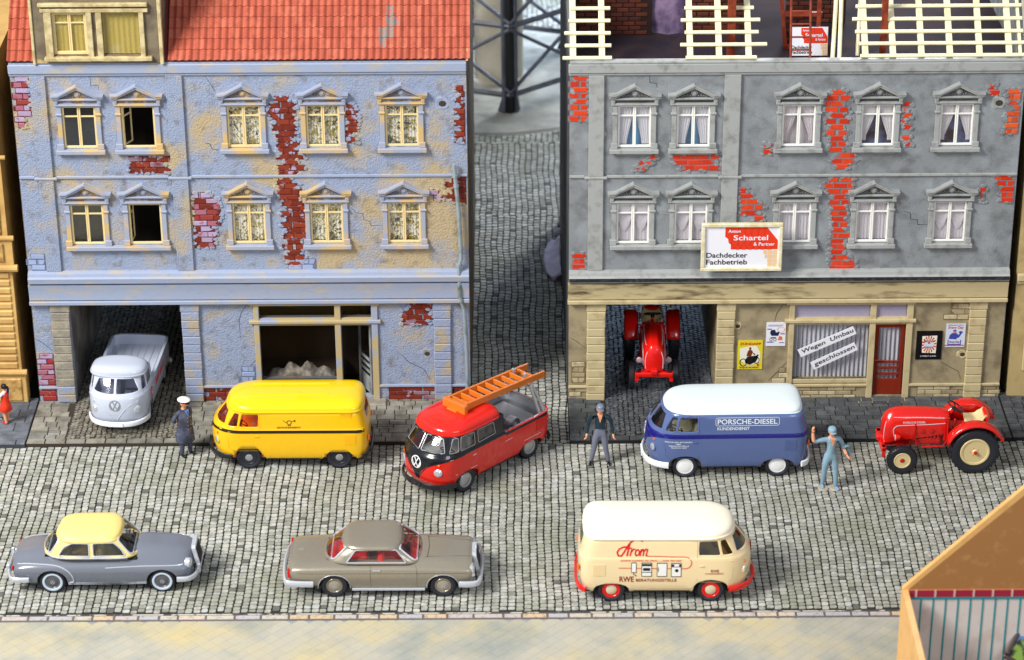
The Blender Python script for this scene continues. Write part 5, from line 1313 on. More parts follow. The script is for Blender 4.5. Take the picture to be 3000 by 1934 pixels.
# ============================================================ CARS
class Lower:
    """lower car body from cross sections: x -> half width, sill z, widest z, shoulder z, centre z"""
    def __init__(s, st, n=3.2, b0=.86, b1=.45): s.S = sorted(st); s.n = n; s.b0 = b0; s.b1 = b1
    def at(s, x):
        S = s.S
        if x <= S[0][0]: return S[0][1:]
        for i in range(len(S)-1):
            a, b = S[i], S[i+1]
            if x <= b[0]:
                t = (x-a[0])/(b[0]-a[0]); p = S[max(i-1, 0)]; q = S[min(i+2, len(S)-1)]; out = []
                for k in range(1, len(a)):
                    m1 = (b[k]-p[k])/max(b[0]-p[0], 1e-6)*(b[0]-a[0]); m2 = (q[k]-a[k])/max(q[0]-a[0], 1e-6)*(b[0]-a[0])
                    out.append((2*t**3-3*t*t+1)*a[k]+(t**3-2*t*t+t)*m1+(-2*t**3+3*t*t)*b[k]+(t**3-t*t)*m2)
                return tuple(out)
        return S[-1][1:]
    def top(s, x, y):
        hw, zs, zm, zt, zc = s.at(x); u = abs(y)/hw; t = min(1, max(0, (s.b0-u)/(s.b0-s.b1))); t = t*t*(3-2*t); return zt+(zc-zt)*t-.03*max(0, .45-u)*0
    def y(s, x, z):
        hw, zs, zm, zt, zc = s.at(x)
        if z < zm: t = (zm-z)/(zm-zs); return hw*(1-.07*t*t)
        t = min(1, (z-zm)/(zt-zm)); return hw*max(0, 1-t**s.n)**(1/s.n)
    def mesh(s, nx=70, ny=11):
        x0, x1 = s.S[0][0], s.S[-1][0]; rows = []; m = MB()
        for i in range(nx+1):
            x = x0+(x1-x0)*i/nx; hw, zs, zm, zt, zc = s.at(x); half = []
            for k in range(5): z = zs+(zm-zs)*k/5; half.append((s.y(x, z), z))
            for k in range(ny+1):
                a = math.pi/2*k/ny*.80; yy = hw*math.cos(a)**(2/s.n); zz = zm+(s.top(x, yy)-zm)*math.sin(a)**(2/s.n); half.append((yy, zz))
            ye = half[-1][0]; ze = half[-1][1]; n2 = 9; a = math.pi/2*.80; fz = math.sin(a)**(2/s.n)
            for k in range(1, n2+1): yy = ye*(1-k/n2); f2 = fz+(1-fz)*min(1, k/3); half.append((yy, zm+(s.top(x, yy)-zm)*f2))
            rows.append([(x, y, z) for y, z in half]+[(x, -y, z) for y, z in half[-2::-1]])
        m.grid(rows); n = len(rows[0])
        m.f.append(tuple(range(n))); m.m.append(0); m.f.append(tuple(nx*n+j for j in range(n))[::-1]); m.m.append(0)
        return m
    def line(s, m, pts, side, r=.012, off=.004, mi=None): m.tube([(x, side*(s.y(x, z)+off), z) for x, z in pts], r, 6, m=mi)
def smooth_pts(p, n=6):
    out = []
    for i in range(len(p)-1):
        a, b = Vector(p[i]), Vector(p[i+1]); c0 = Vector(p[max(i-1, 0)]); d = Vector(p[min(i+2, len(p)-1)])
        for k in range(n):
            t = k/n; out.append(tuple(.5*((2*a)+(b-c0)*t+(2*c0-5*a+4*b-d)*t*t+(3*a-c0-3*b+d)*t**3)))
    out.append(tuple(p[-1])); return out
def car(name, label, cat, loc, rz, s_, low, gh, roof_h, body, cabin, glassm, FA, RA, r, wins, front_w, rear_w, inter, cabin_frame, track=.70, arch=(.40, .38), zroof=1.33, over=.02):
    t = thing(name, label, cat, loc, rz, None, s_)
    me = low.mesh().mesh('body', [body, cabin], 0, True); bm = bmesh.new(); bm.from_mesh(me)
    for side in (-1, 1):
        for xw in (FA, RA): cut_region(bm, 'y', [(xw+arch[0]*math.cos(a), r-.03+arch[1]*math.sin(a)**.85) for a in [math.pi*i/12 for i in range(13)]]+[(xw-arch[0], .1), (xw+arch[0], .1)], 'cut', side)
    gx0, gx1 = gh.L[0][2]+.12, gh.L[0][1]-.12
    cut_region(bm, 'z', [(gx0, -.55), (gx1-.1, -.55), (gx1, 0), (gx1-.1, .55), (gx0, .55)], 'cut', 1, sel=lambda c, n: c.z > .8 and n.z > .4)
    bmesh.ops.recalc_face_normals(bm, faces=bm.faces); bm.to_mesh(me); bm.free(); me.shade_smooth(); me.set_sharp_from_angle(angle=R(42))
    bo = put('body', me, t); md = bo.modifiers.new('thick', 'SOLIDIFY'); md.thickness = .03; md.offset = -1
    z0, z1 = gh.L[0][0], gh.L[-1][0]
    me = gh.mesh([z0+(z1-z0)*i/9 for i in range(10)]).mesh('cabin', cabin, 0, True); bm = bmesh.new(); bm.from_mesh(me); glm = MB()
    for side in (-1, 1):
        for wp in wins:
            g = cut_region(bm, 'y', rpoly(wp, .04, 3), 'cut', side, sel=lambda c, n, side=side: n.y*side > .25 and c.y*side > .3)
            gm = MB(); gm.add([(v[0], v[1]*.98, v[2]) for v in g.v], g.f); gm.build('window_pane', glassm, t, smooth=60, fixn=False)
    for wp, sd, fn in ((front_w, 1, lambda c, n: n.x > .18 and c.x > gx1-.9), (rear_w, -1, lambda c, n: n.x < -.18 and c.x < gx0+.9)):
        g = cut_region(bm, 'x', rpoly(wp, .07, 3), 'cut', sd, sel=fn); gm = MB(); gm.add([(v[0]-sd*.015, v[1]*.99, v[2]) for v in g.v], g.f); gm.build('windscreen_pane' if sd > 0 else 'rear_window_pane', glassm, t, smooth=60, fixn=False)
    bmesh.ops.recalc_face_normals(bm, faces=bm.faces); bm.to_mesh(me); bm.free(); me.shade_smooth(); me.set_sharp_from_angle(angle=R(42))
    co = put('cabin', me, t); md = co.modifiers.new('thick', 'SOLIDIFY'); md.thickness = .03; md.offset = -1
    van_roof(gh, z1, roof_h, over=over, nf=gh.nf, flat=2.3).build('roof', cabin, t, smooth=60)
    # window frames in silver
    m = MB()
    for s in (-1, 1):
        for wp in cabin_frame:
            P_ = rpoly(wp, .05, 3); P_.append(P_[0]); m.tube([(x, s*(gh.y(x, z)+.003), z) for x, z in P_], .018, 5)
    for wp, sg in ((front_w, 1), (rear_w, -1)):
        P_ = rpoly(wp, .07, 3); P_.append(P_[0]); Q = []
        for y, z in P_:
            xf, xr, w_, rf, rr = gh.at(z); tt = min(1, abs(y)/w_)
            Q.append((gh.xfront(y, z)+.004 if sg > 0 else xr+rr-rr*max(0, 1-tt**gh.nr)**(1/gh.nr)-.004, y, z))
        m.tube(Q, .026, 5)
    m.build('window_trim', mChrome, t)
    # interior
    m = MB(); m.box(-1.5, 1.0, -.70, .70, .30, .44, m=1); m.box(.52, .80, -.66, .66, .70, .92, m=1, c=.04)
    for x in ((-.15), (-1.05)):
        for s in (-1, 1): m.box(x, x+.5, s*.33-.29, s*.33+.29, .44, .66, m=0, c=.05); m.box(x-.12, x+.04, s*.33-.29, s*.33+.29, .5, 1.12 if x > -1 else 1.02, m=0, c=.05)
    m.box(-1.62, -1.12, -.62, .62, .78, .86, m=1, c=.03)
    m.build('interior', list(inter), t)
    m = MB(); m.tube([(.17*math.cos(a), .17*math.sin(a), 0) for a in [2*math.pi*i/18 for i in range(18)]], .013, 6, closed=True); m.tube([(-.16, 0, 0), (.16, 0, 0)], .012, 6); m.tube([(0, 0, 0), (0, 0, -.35)], .02, 6)
    m.build('steering_wheel', inter[0] if cat == 'coupe' else mBlackP, t, loc=(.42, .34, .98), rot=(0, R(-55), 0))
    m = MB(); m.box(RA-.5, FA+.45, -.60, .60, .18, .40); m.build('underbody', mUnder, t, smooth=0)
    m = MB()
    for xw in (FA, RA): m.tube([(xw, -.6, r), (xw, .6, r)], .05, 8)
    m.build('axle', mUnder, t)
    return t
def curve_bar(m, pts, r, flat=.55): m.tube(smooth_pts(pts, 4), r, 8, flat=flat)
# ---- grey saloon with a cream-yellow roof
gpl = gloss('slate_plastic', (112, 117, 130)); yrf = mat('yellow_roof_matt', (246, 220, 136), .4)
low = Lower([(-2.47, .50, .46, .60, .70, .72), (-2.43, .66, .40, .60, .76, .79), (-2.32, .78, .34, .61, .84, .88), (-2.0, .84, .29, .62, .92, .97), (-1.41, .87, .26, .63, .95, 1.00), (-.5, .88, .24, .62, .96, .99), (.4, .88, .24, .62, .96, .99), (.9, .87, .25, .62, .94, 1.03), (1.41, .86, .28, .64, .91, 1.02), (1.80, .84, .31, .64, .87, .97), (2.02, .80, .35, .63, .81, .92), (2.12, .72, .40, .61, .74, .87), (2.17, .56, .45, .60, .70, .84)], 2.5, .80, .38)
low.S = [(a, b, c, d, e-.03, f+(.05 if a > .6 else .02)) for a, b, c, d, e, f in low.S]
gh = Shell([(.95, .88, -1.72, .775, .62, .90), (1.02, .82, -1.66, .76, .60, .86), (1.20, .62, -1.50, .725, .52, .80), (1.40, .38, -1.26, .69, .42, .70)], 2.6, 2.4)
W1 = [(-1.22, 1.02), (-.42, 1.02), (-.42, 1.355), (-.84, 1.355), (-1.08, 1.23)]; W2 = [(-.32, 1.02), (.50, 1.02), (.38, 1.19), (.20, 1.355), (-.32, 1.355)]
loc, rz, s_ = stand((159, 1730), (479, 1727), -1, 2.82, .70, 1.41, -1.41)
tS = car('saloon_car', 'slate grey saloon with pale yellow roof and whitewall tyres, leftmost on the cobbles', 'car', loc, rz, s_, low, gh, .155, gpl, yrf, gV, 1.41, -1.41, .325,
         [W1, W2], [(-.66, 1.01), (.66, 1.01), (.56, 1.38), (-.56, 1.38)], [(.58, 1.02), (-.58, 1.02), (-.48, 1.34), (.48, 1.34)], (mat('seat_beige', (176, 160, 126), .6), mat('floor_black', (22, 22, 24), .8)), [W1, W2], track=.72)
capS = mat('cap_grey', (92, 92, 98), .35, metal=.2); wwm = mat('whitewall', (196, 212, 228), .5)
for xw in (1.41, -1.41):
    for s in (-1, 1): wheel(tS, xw, s*.745, .325, .17, mTyre, mat('rim_slate', (112, 112, 118), .3, metal=.4), capS, s, ww=wwm, emblem=emblem_star(.055), rr=.60, capr=.48)
m = MB()
for s in (-1, 1):
    low.line(m, smooth_pts([(.0-.02, .735), (.5, .755), (1.2, .76), (1.95, .745)]), s, .016)
    low.line(m, smooth_pts([(-2.30, .76), (-2.0, .80), (-1.5, .80), (-1.20, .77), (-1.0, .68), (-.88, .52), (-.86, .36), (-.95, .33)], 5), s, .018)
    for z in (.27, .31): low.line(m, [(-1.0, z), (1.0, z)], s, .008)
    m.tube([(x, s*(gh.y(x, .975)+.02), .975) for x in [-1.55+2.1*i/20 for i in range(21)]], .018, 6)
    for x in (-1.30, -.02): m.box(x-.01, x+.19, s*(low.y(x, .87)+.012)-.014, s*(low.y(x, .87)+.012)+.014, .862, .888, c=.006)
m.build('side_trim', mChrome, tS)
m = MB()
for s in (-1, 1):
    for x in (-.40, .58): low.line(m, [(x, .92), (x, .6), (x, .30)], s, .005, 0)
m.build('door_seam', mat('seam_slate', (70, 72, 84), .5), tS)
m = MB(); curve_bar(m, [(1.80, -.90, .42), (2.10, -.86, .42), (2.27, -.60, .42), (2.32, 0, .42), (2.27, .60, .42), (2.10, .86, .42), (1.80, .90, .42)], .075)
for y in (-.42, .42): m.box(2.27, 2.37, y-.035, y+.035, .34, .60, c=.02)
m.build('bumper', mChrome, tS)
m = MB(); curve_bar(m, [(-2.0, -.90, .44), (-2.40, -.88, .44), (-2.54, -.60, .44), (-2.58, 0, .44), (-2.54, .60, .44), (-2.40, .88, .44), (-2.0, .90, .44)], .075)
for y in (-.42, .42): m.box(-2.64, -2.54, y-.035, y+.035, .36, .62, c=.02)
m.build('bumper', mChrome, tS)
def grille(t, x, w_, z0, z1, n, lean=.22):
    m = MB(); m.prism([(-w_, z0), (w_, z0), (w_*1.02, z1-.06), (w_*.8, z1), (-w_*.8, z1), (-w_*1.02, z1-.06)], 'x', x-.10, x, 0); m.xf(Matrix.Rotation(0, 4, 'Y'))
    for k in range(n): z = z0+.06+(z1-z0-.14)*(k+.3)/n; m.box(x+.0, x+.010, -w_*.84, w_*.84, z, z+(z1-z0)/n*.42, m=1)
    m.tube([(x-.03, 0, z1), (x-.03, 0, z1+.06)], .01, 6, m=0)
    m.v = [(a+(z1-c)*lean-.02-abs(b)*.12, b, c) for a, b, c in m.v]; m.build('grille', [mChrome, mat('grille_dark', (16, 16, 20), .6)], t)
grille(tS, 2.30, .32, .44, 1.02, 7)
for s in (-1, 1):
    m = MB(); m.lathe([(.13, -.10), (.13, .01), (.11, .03)], (0, 0, 0), 'x', 18, m=0); m.lathe([(.11, .02), (.07, .05), (0, .06)], (0, 0, 0), 'x', 18, m=1)
    m.build('headlight', [mChrome, mLamp], tS, loc=(2.12, s*.60, .72), rot=(0, 0, R(s*12)))
    m = MB(); m.lathe([(.06, .0), (.05, .03), (0, .05)], (0, 0, 0), 'x', 12); m.build('tail_light', mat('tail_red', (190, 20, 20), .25), tS, loc=(-2.42, s*.66, .66), rot=(0, 0, R(180)))
stretch(tS, 1.05)
# ---- bronze coupe with red seats
brz = mat('bronze_metallic', (160, 152, 136), .32, metal=.5, coat=.5, rgb2=(184, 176, 160), scale=60, lo=.5, hi=.8, detail=2)
low = Lower([(-2.55, .62, .48, .62, .76, .80), (-2.50, .80, .42, .62, .83, .86), (-2.35, .86, .36, .63, .885, .90), (-1.9, .89, .32, .64, .91, .93), (-1.37, .90, .29, .64, .93, .95), (-.5, .905, .25, .63, .94, .95), (.4, .905, .25, .63, .94, .96), (.9, .90, .26, .64, .92, .99), (1.38, .89, .30, .65, .90, .98), (1.8, .88, .33, .65, .88, .95), (2.05, .85, .36, .65, .86, .93), (2.12, .80, .40, .64, .84, .91)], 4.2, .93, .62)
gh = Shell([(.93, .92, -1.68, .80, .60, .86), (1.0, .85, -1.60, .785, .56, .80), (1.15, .62, -1.42, .755, .48, .70), (1.33, .34, -1.14, .70, .36, .56)], 2.7, 2.5)
W1 = [(-1.06, .98), (.46, .98), (.20, 1.30), (-.82, 1.30)]
loc, rz, s_ = stand((982, 1742), (1299, 1741), -1, 2.75, .72, 1.375, -1.375)
redi = mat('red_seat', (240, 20, 22), .4); redd = mat('red_floor', (206, 14, 18), .5)
tM = car('coupe_car', 'bronze metallic coupe with red seats in the middle of the cobbled road', 'coupe', loc, rz, s_, low, gh, .095, brz, brz, glass('coupe_glass', (252, 232, 232), .35), 1.375, -1.375, .33,
         [W1], [(-.70, .985), (.70, .985), (.60, 1.305), (-.60, 1.305)], [(.64, .99), (-.64, .99), (-.54, 1.29), (.54, 1.29)], (redi, redd), [W1], zroof=1.28)
for xw in (1.375, -1.375):
    for s in (-1, 1): wheel(tM, xw, s*.765, .33, .18, mTyre, mat('rim_bronze', (150, 142, 126), .3, metal=.5), mat('cap_bronze', (176, 168, 150), .3, metal=.5), s, emblem=emblem_star(.06), rr=.62, capr=.46, tread=36)
m = MB()
for s in (-1, 1):
    m.box(-.93, .92, s*.875-.02, s*.875+.02, .22, .29, c=.01)
    m.box(-.42+.02, -.42+.22, s*(low.y(-.3, .80)+.014)-.012, s*(low.y(-.3, .80)+.014)+.012, .80, .825, c=.005)
    for xw in (1.375, -1.375): m.tube([(xw+.41*math.cos(a), s*(low.y(xw, .66)+.004), .30+.385*math.sin(a)**.85) for a in [math.pi*i/14 for i in range(15)]], .008, 5)
m.build('side_trim', mChrome, tM)
m = MB()
for s in (-1, 1):
    low.line(m, smooth_pts([(-.44, .93), (-.46, .7), (-.44, .30)]), s, .006, 0); low.line(m, smooth_pts([(.55, .93), (.70, .86), (.72, .6), (.72, .30)]), s, .006, 0)
    low.line(m, smooth_pts([(-2.3, .72), (-1, .73), (1.0, .73), (2.0, .72)]), s, .006, .001)
m.build('door_seam', mat('seam_bronze', (104, 94, 78), .4, metal=.3), tM)
m = MB()
for y in (-.52, .52): m.tube([(.95, y*.98, low.top(.95, y)+.002), (2.05, y*.72, low.top(2.05, y*.72)+.002)], .008, 5)
m.tube([(.98, -.5, low.top(.98, .4)+.004), (1.02, 0, low.top(1.02, 0)+.004), (.98, .5, low.top(.98, .4)+.004)], .008, 5)
m.build('bonnet_seam', mat('seam_bronze', (104, 94, 78), .4, metal=.3), tM)
m = MB(); curve_bar(m, [(1.78, -.955, .44), (2.10, -.95, .44), (2.30, -.80, .45), (2.36, 0, .46), (2.30, .80, .45), (2.10, .95, .44), (1.78, .955, .44)], .09); m.build('bumper', mChrome, tM)
m = MB(); curve_bar(m, [(-1.9, -.95, .45), (-2.45, -.94, .46), (-2.62, -.80, .47), (-2.68, 0, .48), (-2.62, .80, .47), (-2.45, .94, .46), (-1.9, .95, .45)], .09); m.build('bumper', mChrome, tM)
grille(tM, 2.26, .32, .48, .95, 9)
for s in (-1, 1):
    m = MB(); m.box(2.04, 2.18, s*.66-.14, s*.66+.14, .52, .86, c=.05); m.build('headlight', mLamp, tM)
    m = MB(); m.prism([(-.11, .58), (.11, .58), (.11, .74), (-.02, .78)][::1], 'x', -.04, .03); m.build('tail_light', mat('tail_red', (190, 20, 20), .25), tM, loc=(-2.52, s*.74, 0))
m = MB(); V, Fc = emblem_star(.06); m.add([(-2.25+y, 0+x, low.top(-2.25, 0)+.006) for x, y in V], Fc); m.build('emblem', mChrome, tM, smooth=0, fixn=False)
# ============================================================ TRACTORS
rT = gloss('tractor_red', (226, 24, 16)); rTd = gloss('tractor_red_deep', (196, 18, 14)); bei = mat('beige_rim', (226, 206, 154), .4); mLine = mat('silver_line', (214, 206, 214), .4)
def tractor(name, label, loc, rz, s_, dim=False):
    t = thing(name, label, 'tractor', loc, rz, 'red toy tractors', s_)
    low = Lower([(.62, .285, .92, 1.05, 1.42, 1.46), (.9, .295, .88, 1.08, 1.46, 1.51), (1.5, .30, .80, 1.08, 1.48, 1.55), (1.95, .30, .76, 1.06, 1.46, 1.55), (2.15, .285, .70, 1.02, 1.38, 1.47), (2.26, .25, .70, .95, 1.24, 1.34), (2.30, .18, .74, .9, 1.1, 1.18)], 3.0, .9, .2)
    low.mesh(40, 10).build('bonnet', rT, t, smooth=50)
    m = MB()
    for s in (-1, 1):
        low.line(m, smooth_pts([(2.27, .80), (2.26, 1.1), (2.20, 1.30), (2.08, 1.38), (1.9, 1.40), (1.2, 1.385), (.70, 1.35)], 4), s, .009)
        low.line(m, smooth_pts([(1.98, .78), (2.02, .95), (2.04, 1.08), (1.98, 1.17), (1.86, 1.20), (1.2, 1.21), (.68, 1.23)], 4), s, .009)
    m.build('trim_line', mLine, t)
    m = MB(); V, Fc = text2d('PORSCHE DIESEL', 0, 1.25, .58, .055)
    m.add([(1.80-a, low.y(1.80-a, b)+.006, b) for a, b in V], Fc)
    V, Fc = text2d('PORSCHE DIESEL', 1.22, 1.25, .58, .055); m.add([(a, -low.y(a, b)-.006, b) for a, b in V], Fc); m.build('lettering', mLine, t, smooth=0, fixn=False)
    m = MB()      # engine, gearbox, axles
    m.box(.35, 1.90, -.15, .15, .52, .95, c=.04); m.box(-.35, .62, -.20, .20, .45, 1.08, c=.06); m.box(1.55, 2.25, -.20, .20, .55, .80, c=.04)
    m.box(.60, .74, -.30, .30, .70, 1.40, c=.03)
    for s in (-1, 1):
        m.box(.80, 1.45, s*.20-.06, s*.20+.06, .60, .80, c=.02)
        for x in (1.05, 1.28): m.lathe([(.0, -.02), (.075, -.02), (.075, .08), (.05, .09), (0, .09)], (x, s*.22, 1.02), 'y', 12)
        for k in range(4): m.box(.85+k*.09, .90+k*.09, s*.22-.05, s*.22+.05, .78, 1.0, c=.008)
        m.tube([(.66, s*.32, 1.3), (.64, s*.34, .8), (.75, s*.34, .60), (1.30, s*.33, .58)], .025, 6)
        m.tube([(1.48, s*.29, 1.22), (1.50, s*.33, .85), (1.38, s*.33, .62)], .03, 6)
        m.tube([(1.32, s*.20, .9), (.9, s*.25, .9)], .035, 8)
    m.tube([(0, -.62, .62), (0, .62, .62)], .11, 12); m.tube([(1.83, -.56, .38), (1.83, -.2, .50), (1.83, .2, .50), (1.83, .56, .38)], .055, 10)
    m.build('engine', rTd, t)
    m = MB(); m.box(2.22, 2.36, -.52, .52, .56, .70, c=.03); 
    for s in (-1, 1): m.prism([(s*.52, .70), (s*.36, .70), (s*.44, .42), (s*.52, .42)][::s], 'x', 2.24, 2.33)
    m.box(2.26, 2.42, -.10, .10, .66, .80, c=.03); m.build('front_beam', rT, t)
    for s in (-1, 1):
        m = MB(); m.lathe([(.0, -.13), (.06, -.10), (.085, -.02), (.085, .02)], (0, 0, 0), 'x', 16, m=0); m.lathe([(.085, .018), (.07, .035), (0, .045)], (0, 0, 0), 'x', 16, m=1)
        m.tube([(-.02, 0, 0), (-.03, -s*.16, .0)], .025, 6, m=0); m.build('headlight', [rT, mLamp], t, loc=(1.98, s*.40, .92))
    for s in (-1, 1):    # rear mudguards
        m = MB(); rows = []
        for i in range(19):
            a = R(18+i*135/18); r_ = .74; row = []
            for (dy, dr) in ((-.20, -.10), (-.17, -.01), (-.10, .02), (.12, .02), (.17, -.01), (.18, -.05)): row.append(((r_+dr)*math.cos(a)*1.02, s*(.60+dy), .66+(r_+dr)*math.sin(a)))
            rows.append(row)
        m.grid(rows); 
        o = m.build('mudguard', rT, t, smooth=60); md = o.modifiers.new('thick', 'SOLIDIFY'); md.thickness = .03
        m = MB()
        fan = [(.70*math.cos(R(18+i*135/18)), .66+.70*math.sin(R(18+i*135/18))) for i in range(19)]+[(-.35, .7), (.35, .75)]
        m.prism(fan, 'y', s*.40-.012, s*.40+.012); m.build('mudguard_side', rTd, t)
        m = MB(); m.lathe([(.0, 0), (.05, 0), (.05, .06), (.03, .09), (0, .09)], (-.70, s*.60, .86), 'z', 10); m.build('tail_light', rT, t)
    m = MB(); rows = []
    for i in range(9):
        x = -.32+.48*i/8; rows.append([(x, .27*math.sin(R(-90+180*j/8))*(1 if i > 1 else .8), 1.12+.10*abs(math.sin(R(-90+180*j/8)))**3+(.22*max(0, (.12-x)/.44-.55)*2 if i < 5 else 0)) for j in range(9)])
    m.grid(rows); o = m.build('seat', bei, t, smooth=70); md = o.modifiers.new('thick', 'SOLIDIFY'); md.thickness = .05; m = MB()
    m.tube([(-.1, 0, .9), (-.05, 0, 1.12)], .05, 8); m.box(-.42, -.30, -.27, .27, 1.10, 1.42, c=.05); m.build('seat_back', rT, t)
    m = MB(); m.tube([(.23*math.cos(a), .23*math.sin(a), 0) for a in [2*math.pi*i/24 for i in range(24)]], .022, 8, closed=True)
    for i in range(3): m.tube([(0, 0, -.03), (.21*math.cos(R(120*i+30)), .21*math.sin(R(120*i+30)), 0)], .018, 6)
    m.lathe([(.06, -.10), (.05, .0), (0, .01)], (0, 0, -.01), 'z', 12); m.build('steering_wheel', mBlackP, t, loc=(.42, 0, 1.55), rot=(0, R(-32), 0))
    m = MB(); m.tube([(.60, 0, 1.3), (.44, 0, 1.52)], .035, 8); m.tube([(.5, .20, 1.0), (.47, .22, 1.28)], .018, 6); m.lathe([(.0, -.04), (.035, 0), (0, .04)], (.465, .225, 1.30), 'z', 10); m.build('steering_column', rT, t)
    for s in (-1, 1):
        wo = wheel(t, 0, s*.62, .62, .30, mTyre, bei, bei, s, rr=.60, capr=.12, tread=26, name='rear_wheel')
        m = MB()
        for i in range(5): a = 2*math.pi*i/5; m.lathe([(.022, .0), (.022, .02), (0, .025)] if s > 0 else [(.022, 0), (.022, -.02), (0, -.025)], (.11*math.cos(a), s*.086, .11*math.sin(a)), 'y', 6)
        m.lathe([(.05, 0), (.04, s*.04), (0, s*.05)], (0, s*.14, 0), 'y', 8); m.build('wheel_bolt', rTd, wo)
        m = MB(); m.lathe([(.31, s*.085), (.29, s*.10), (.27, s*.085)], (0, 0, 0), 'y', 30, caps=False); m.build('rim_ring', bei, wo)
        wo = wheel(t, 1.83, s*.60, .38, .17, mTyre, bei, rTd, s, rr=.56, capr=.17, tread=34, name='front_wheel')
    m = MB(); m.tube([(-.35, 0, .5), (-.62, 0, .5)], .04, 8); m.box(-.70, -.55, -.12, .12, .46, .56, c=.02); m.build('tow_hitch', rTd, t)
    return t
a = Vector(G(2850, 1383, ZR)); b = Vector(G(2641, 1388, ZR)); d = b-a; rz = math.atan2(d.y, d.x); s_ = d.length/1.83; u = d.normalized(); n = Vector((-u.y, u.x)); c = a-n*.66*s_
tractor('tractor', 'red tractor with beige wheels parked on the cobbles at the right, seen from its side', (c.x, c.y, ZR), rz, s_)
tractor('tractor', 'red tractor facing out of the dark driveway of the grey house', (3.84, 2.42, 0), R(-91), .98)
# ============================================================ PEOPLE
def skin_mesh(J, Eg, sub=2):
    """J: name -> (x, y, z, rx, ry); Eg: (a, b, material)"""
    nm = list(J); me = bpy.data.meshes.new('s'); me.from_pydata([J[k][:3] for k in nm], [(nm.index(a), nm.index(b)) for a, b, _ in Eg], [])
    bm = bmesh.new(); bm.from_mesh(me); ly = bm.verts.layers.skin.verify(); bm.verts.ensure_lookup_table()
    for i, k in enumerate(nm):
        d = bm.verts[i][ly]; d.radius = (J[k][3], J[k][4] if len(J[k]) > 4 else J[k][3]); d.use_root = (i == 0)
    bm.to_mesh(me); bm.free()
    o = bpy.data.objects.new('s', me); COL.objects.link(o); md = o.modifiers.new('k', 'SKIN'); md.use_smooth_shade = True; md.branch_smoothing = .6
    md = o.modifiers.new('s', 'SUBSURF'); md.levels = sub; md.render_levels = sub
    dg = bpy.context.evaluated_depsgraph_get(); dg.update(); r = bpy.data.meshes.new_from_object(o.evaluated_get(dg))
    V = [tuple(v.co) for v in r.vertices]; Fc = [tuple(p.vertices) for p in r.polygons]
    segs = [(Vector(J[a][:3]), Vector(J[b][:3]), mt, (J[a][3]+J[b][3])/2) for a, b, mt in Eg]; mi = []
    for p in r.polygons:
        c = p.center; best = None
        for a, b, mt, rad in segs:
            d = b-a; t = max(0, min(1, (c-a).dot(d)/max(d.length_squared, 1e-9))); ds = (c-(a+d*t)).length-rad*.5
            if best is None or ds < best[0]: best = (ds, mt)
        mi.append(best[1])
    bpy.data.objects.remove(o); bpy.data.meshes.remove(me); bpy.data.meshes.remove(r); return V, Fc, mi
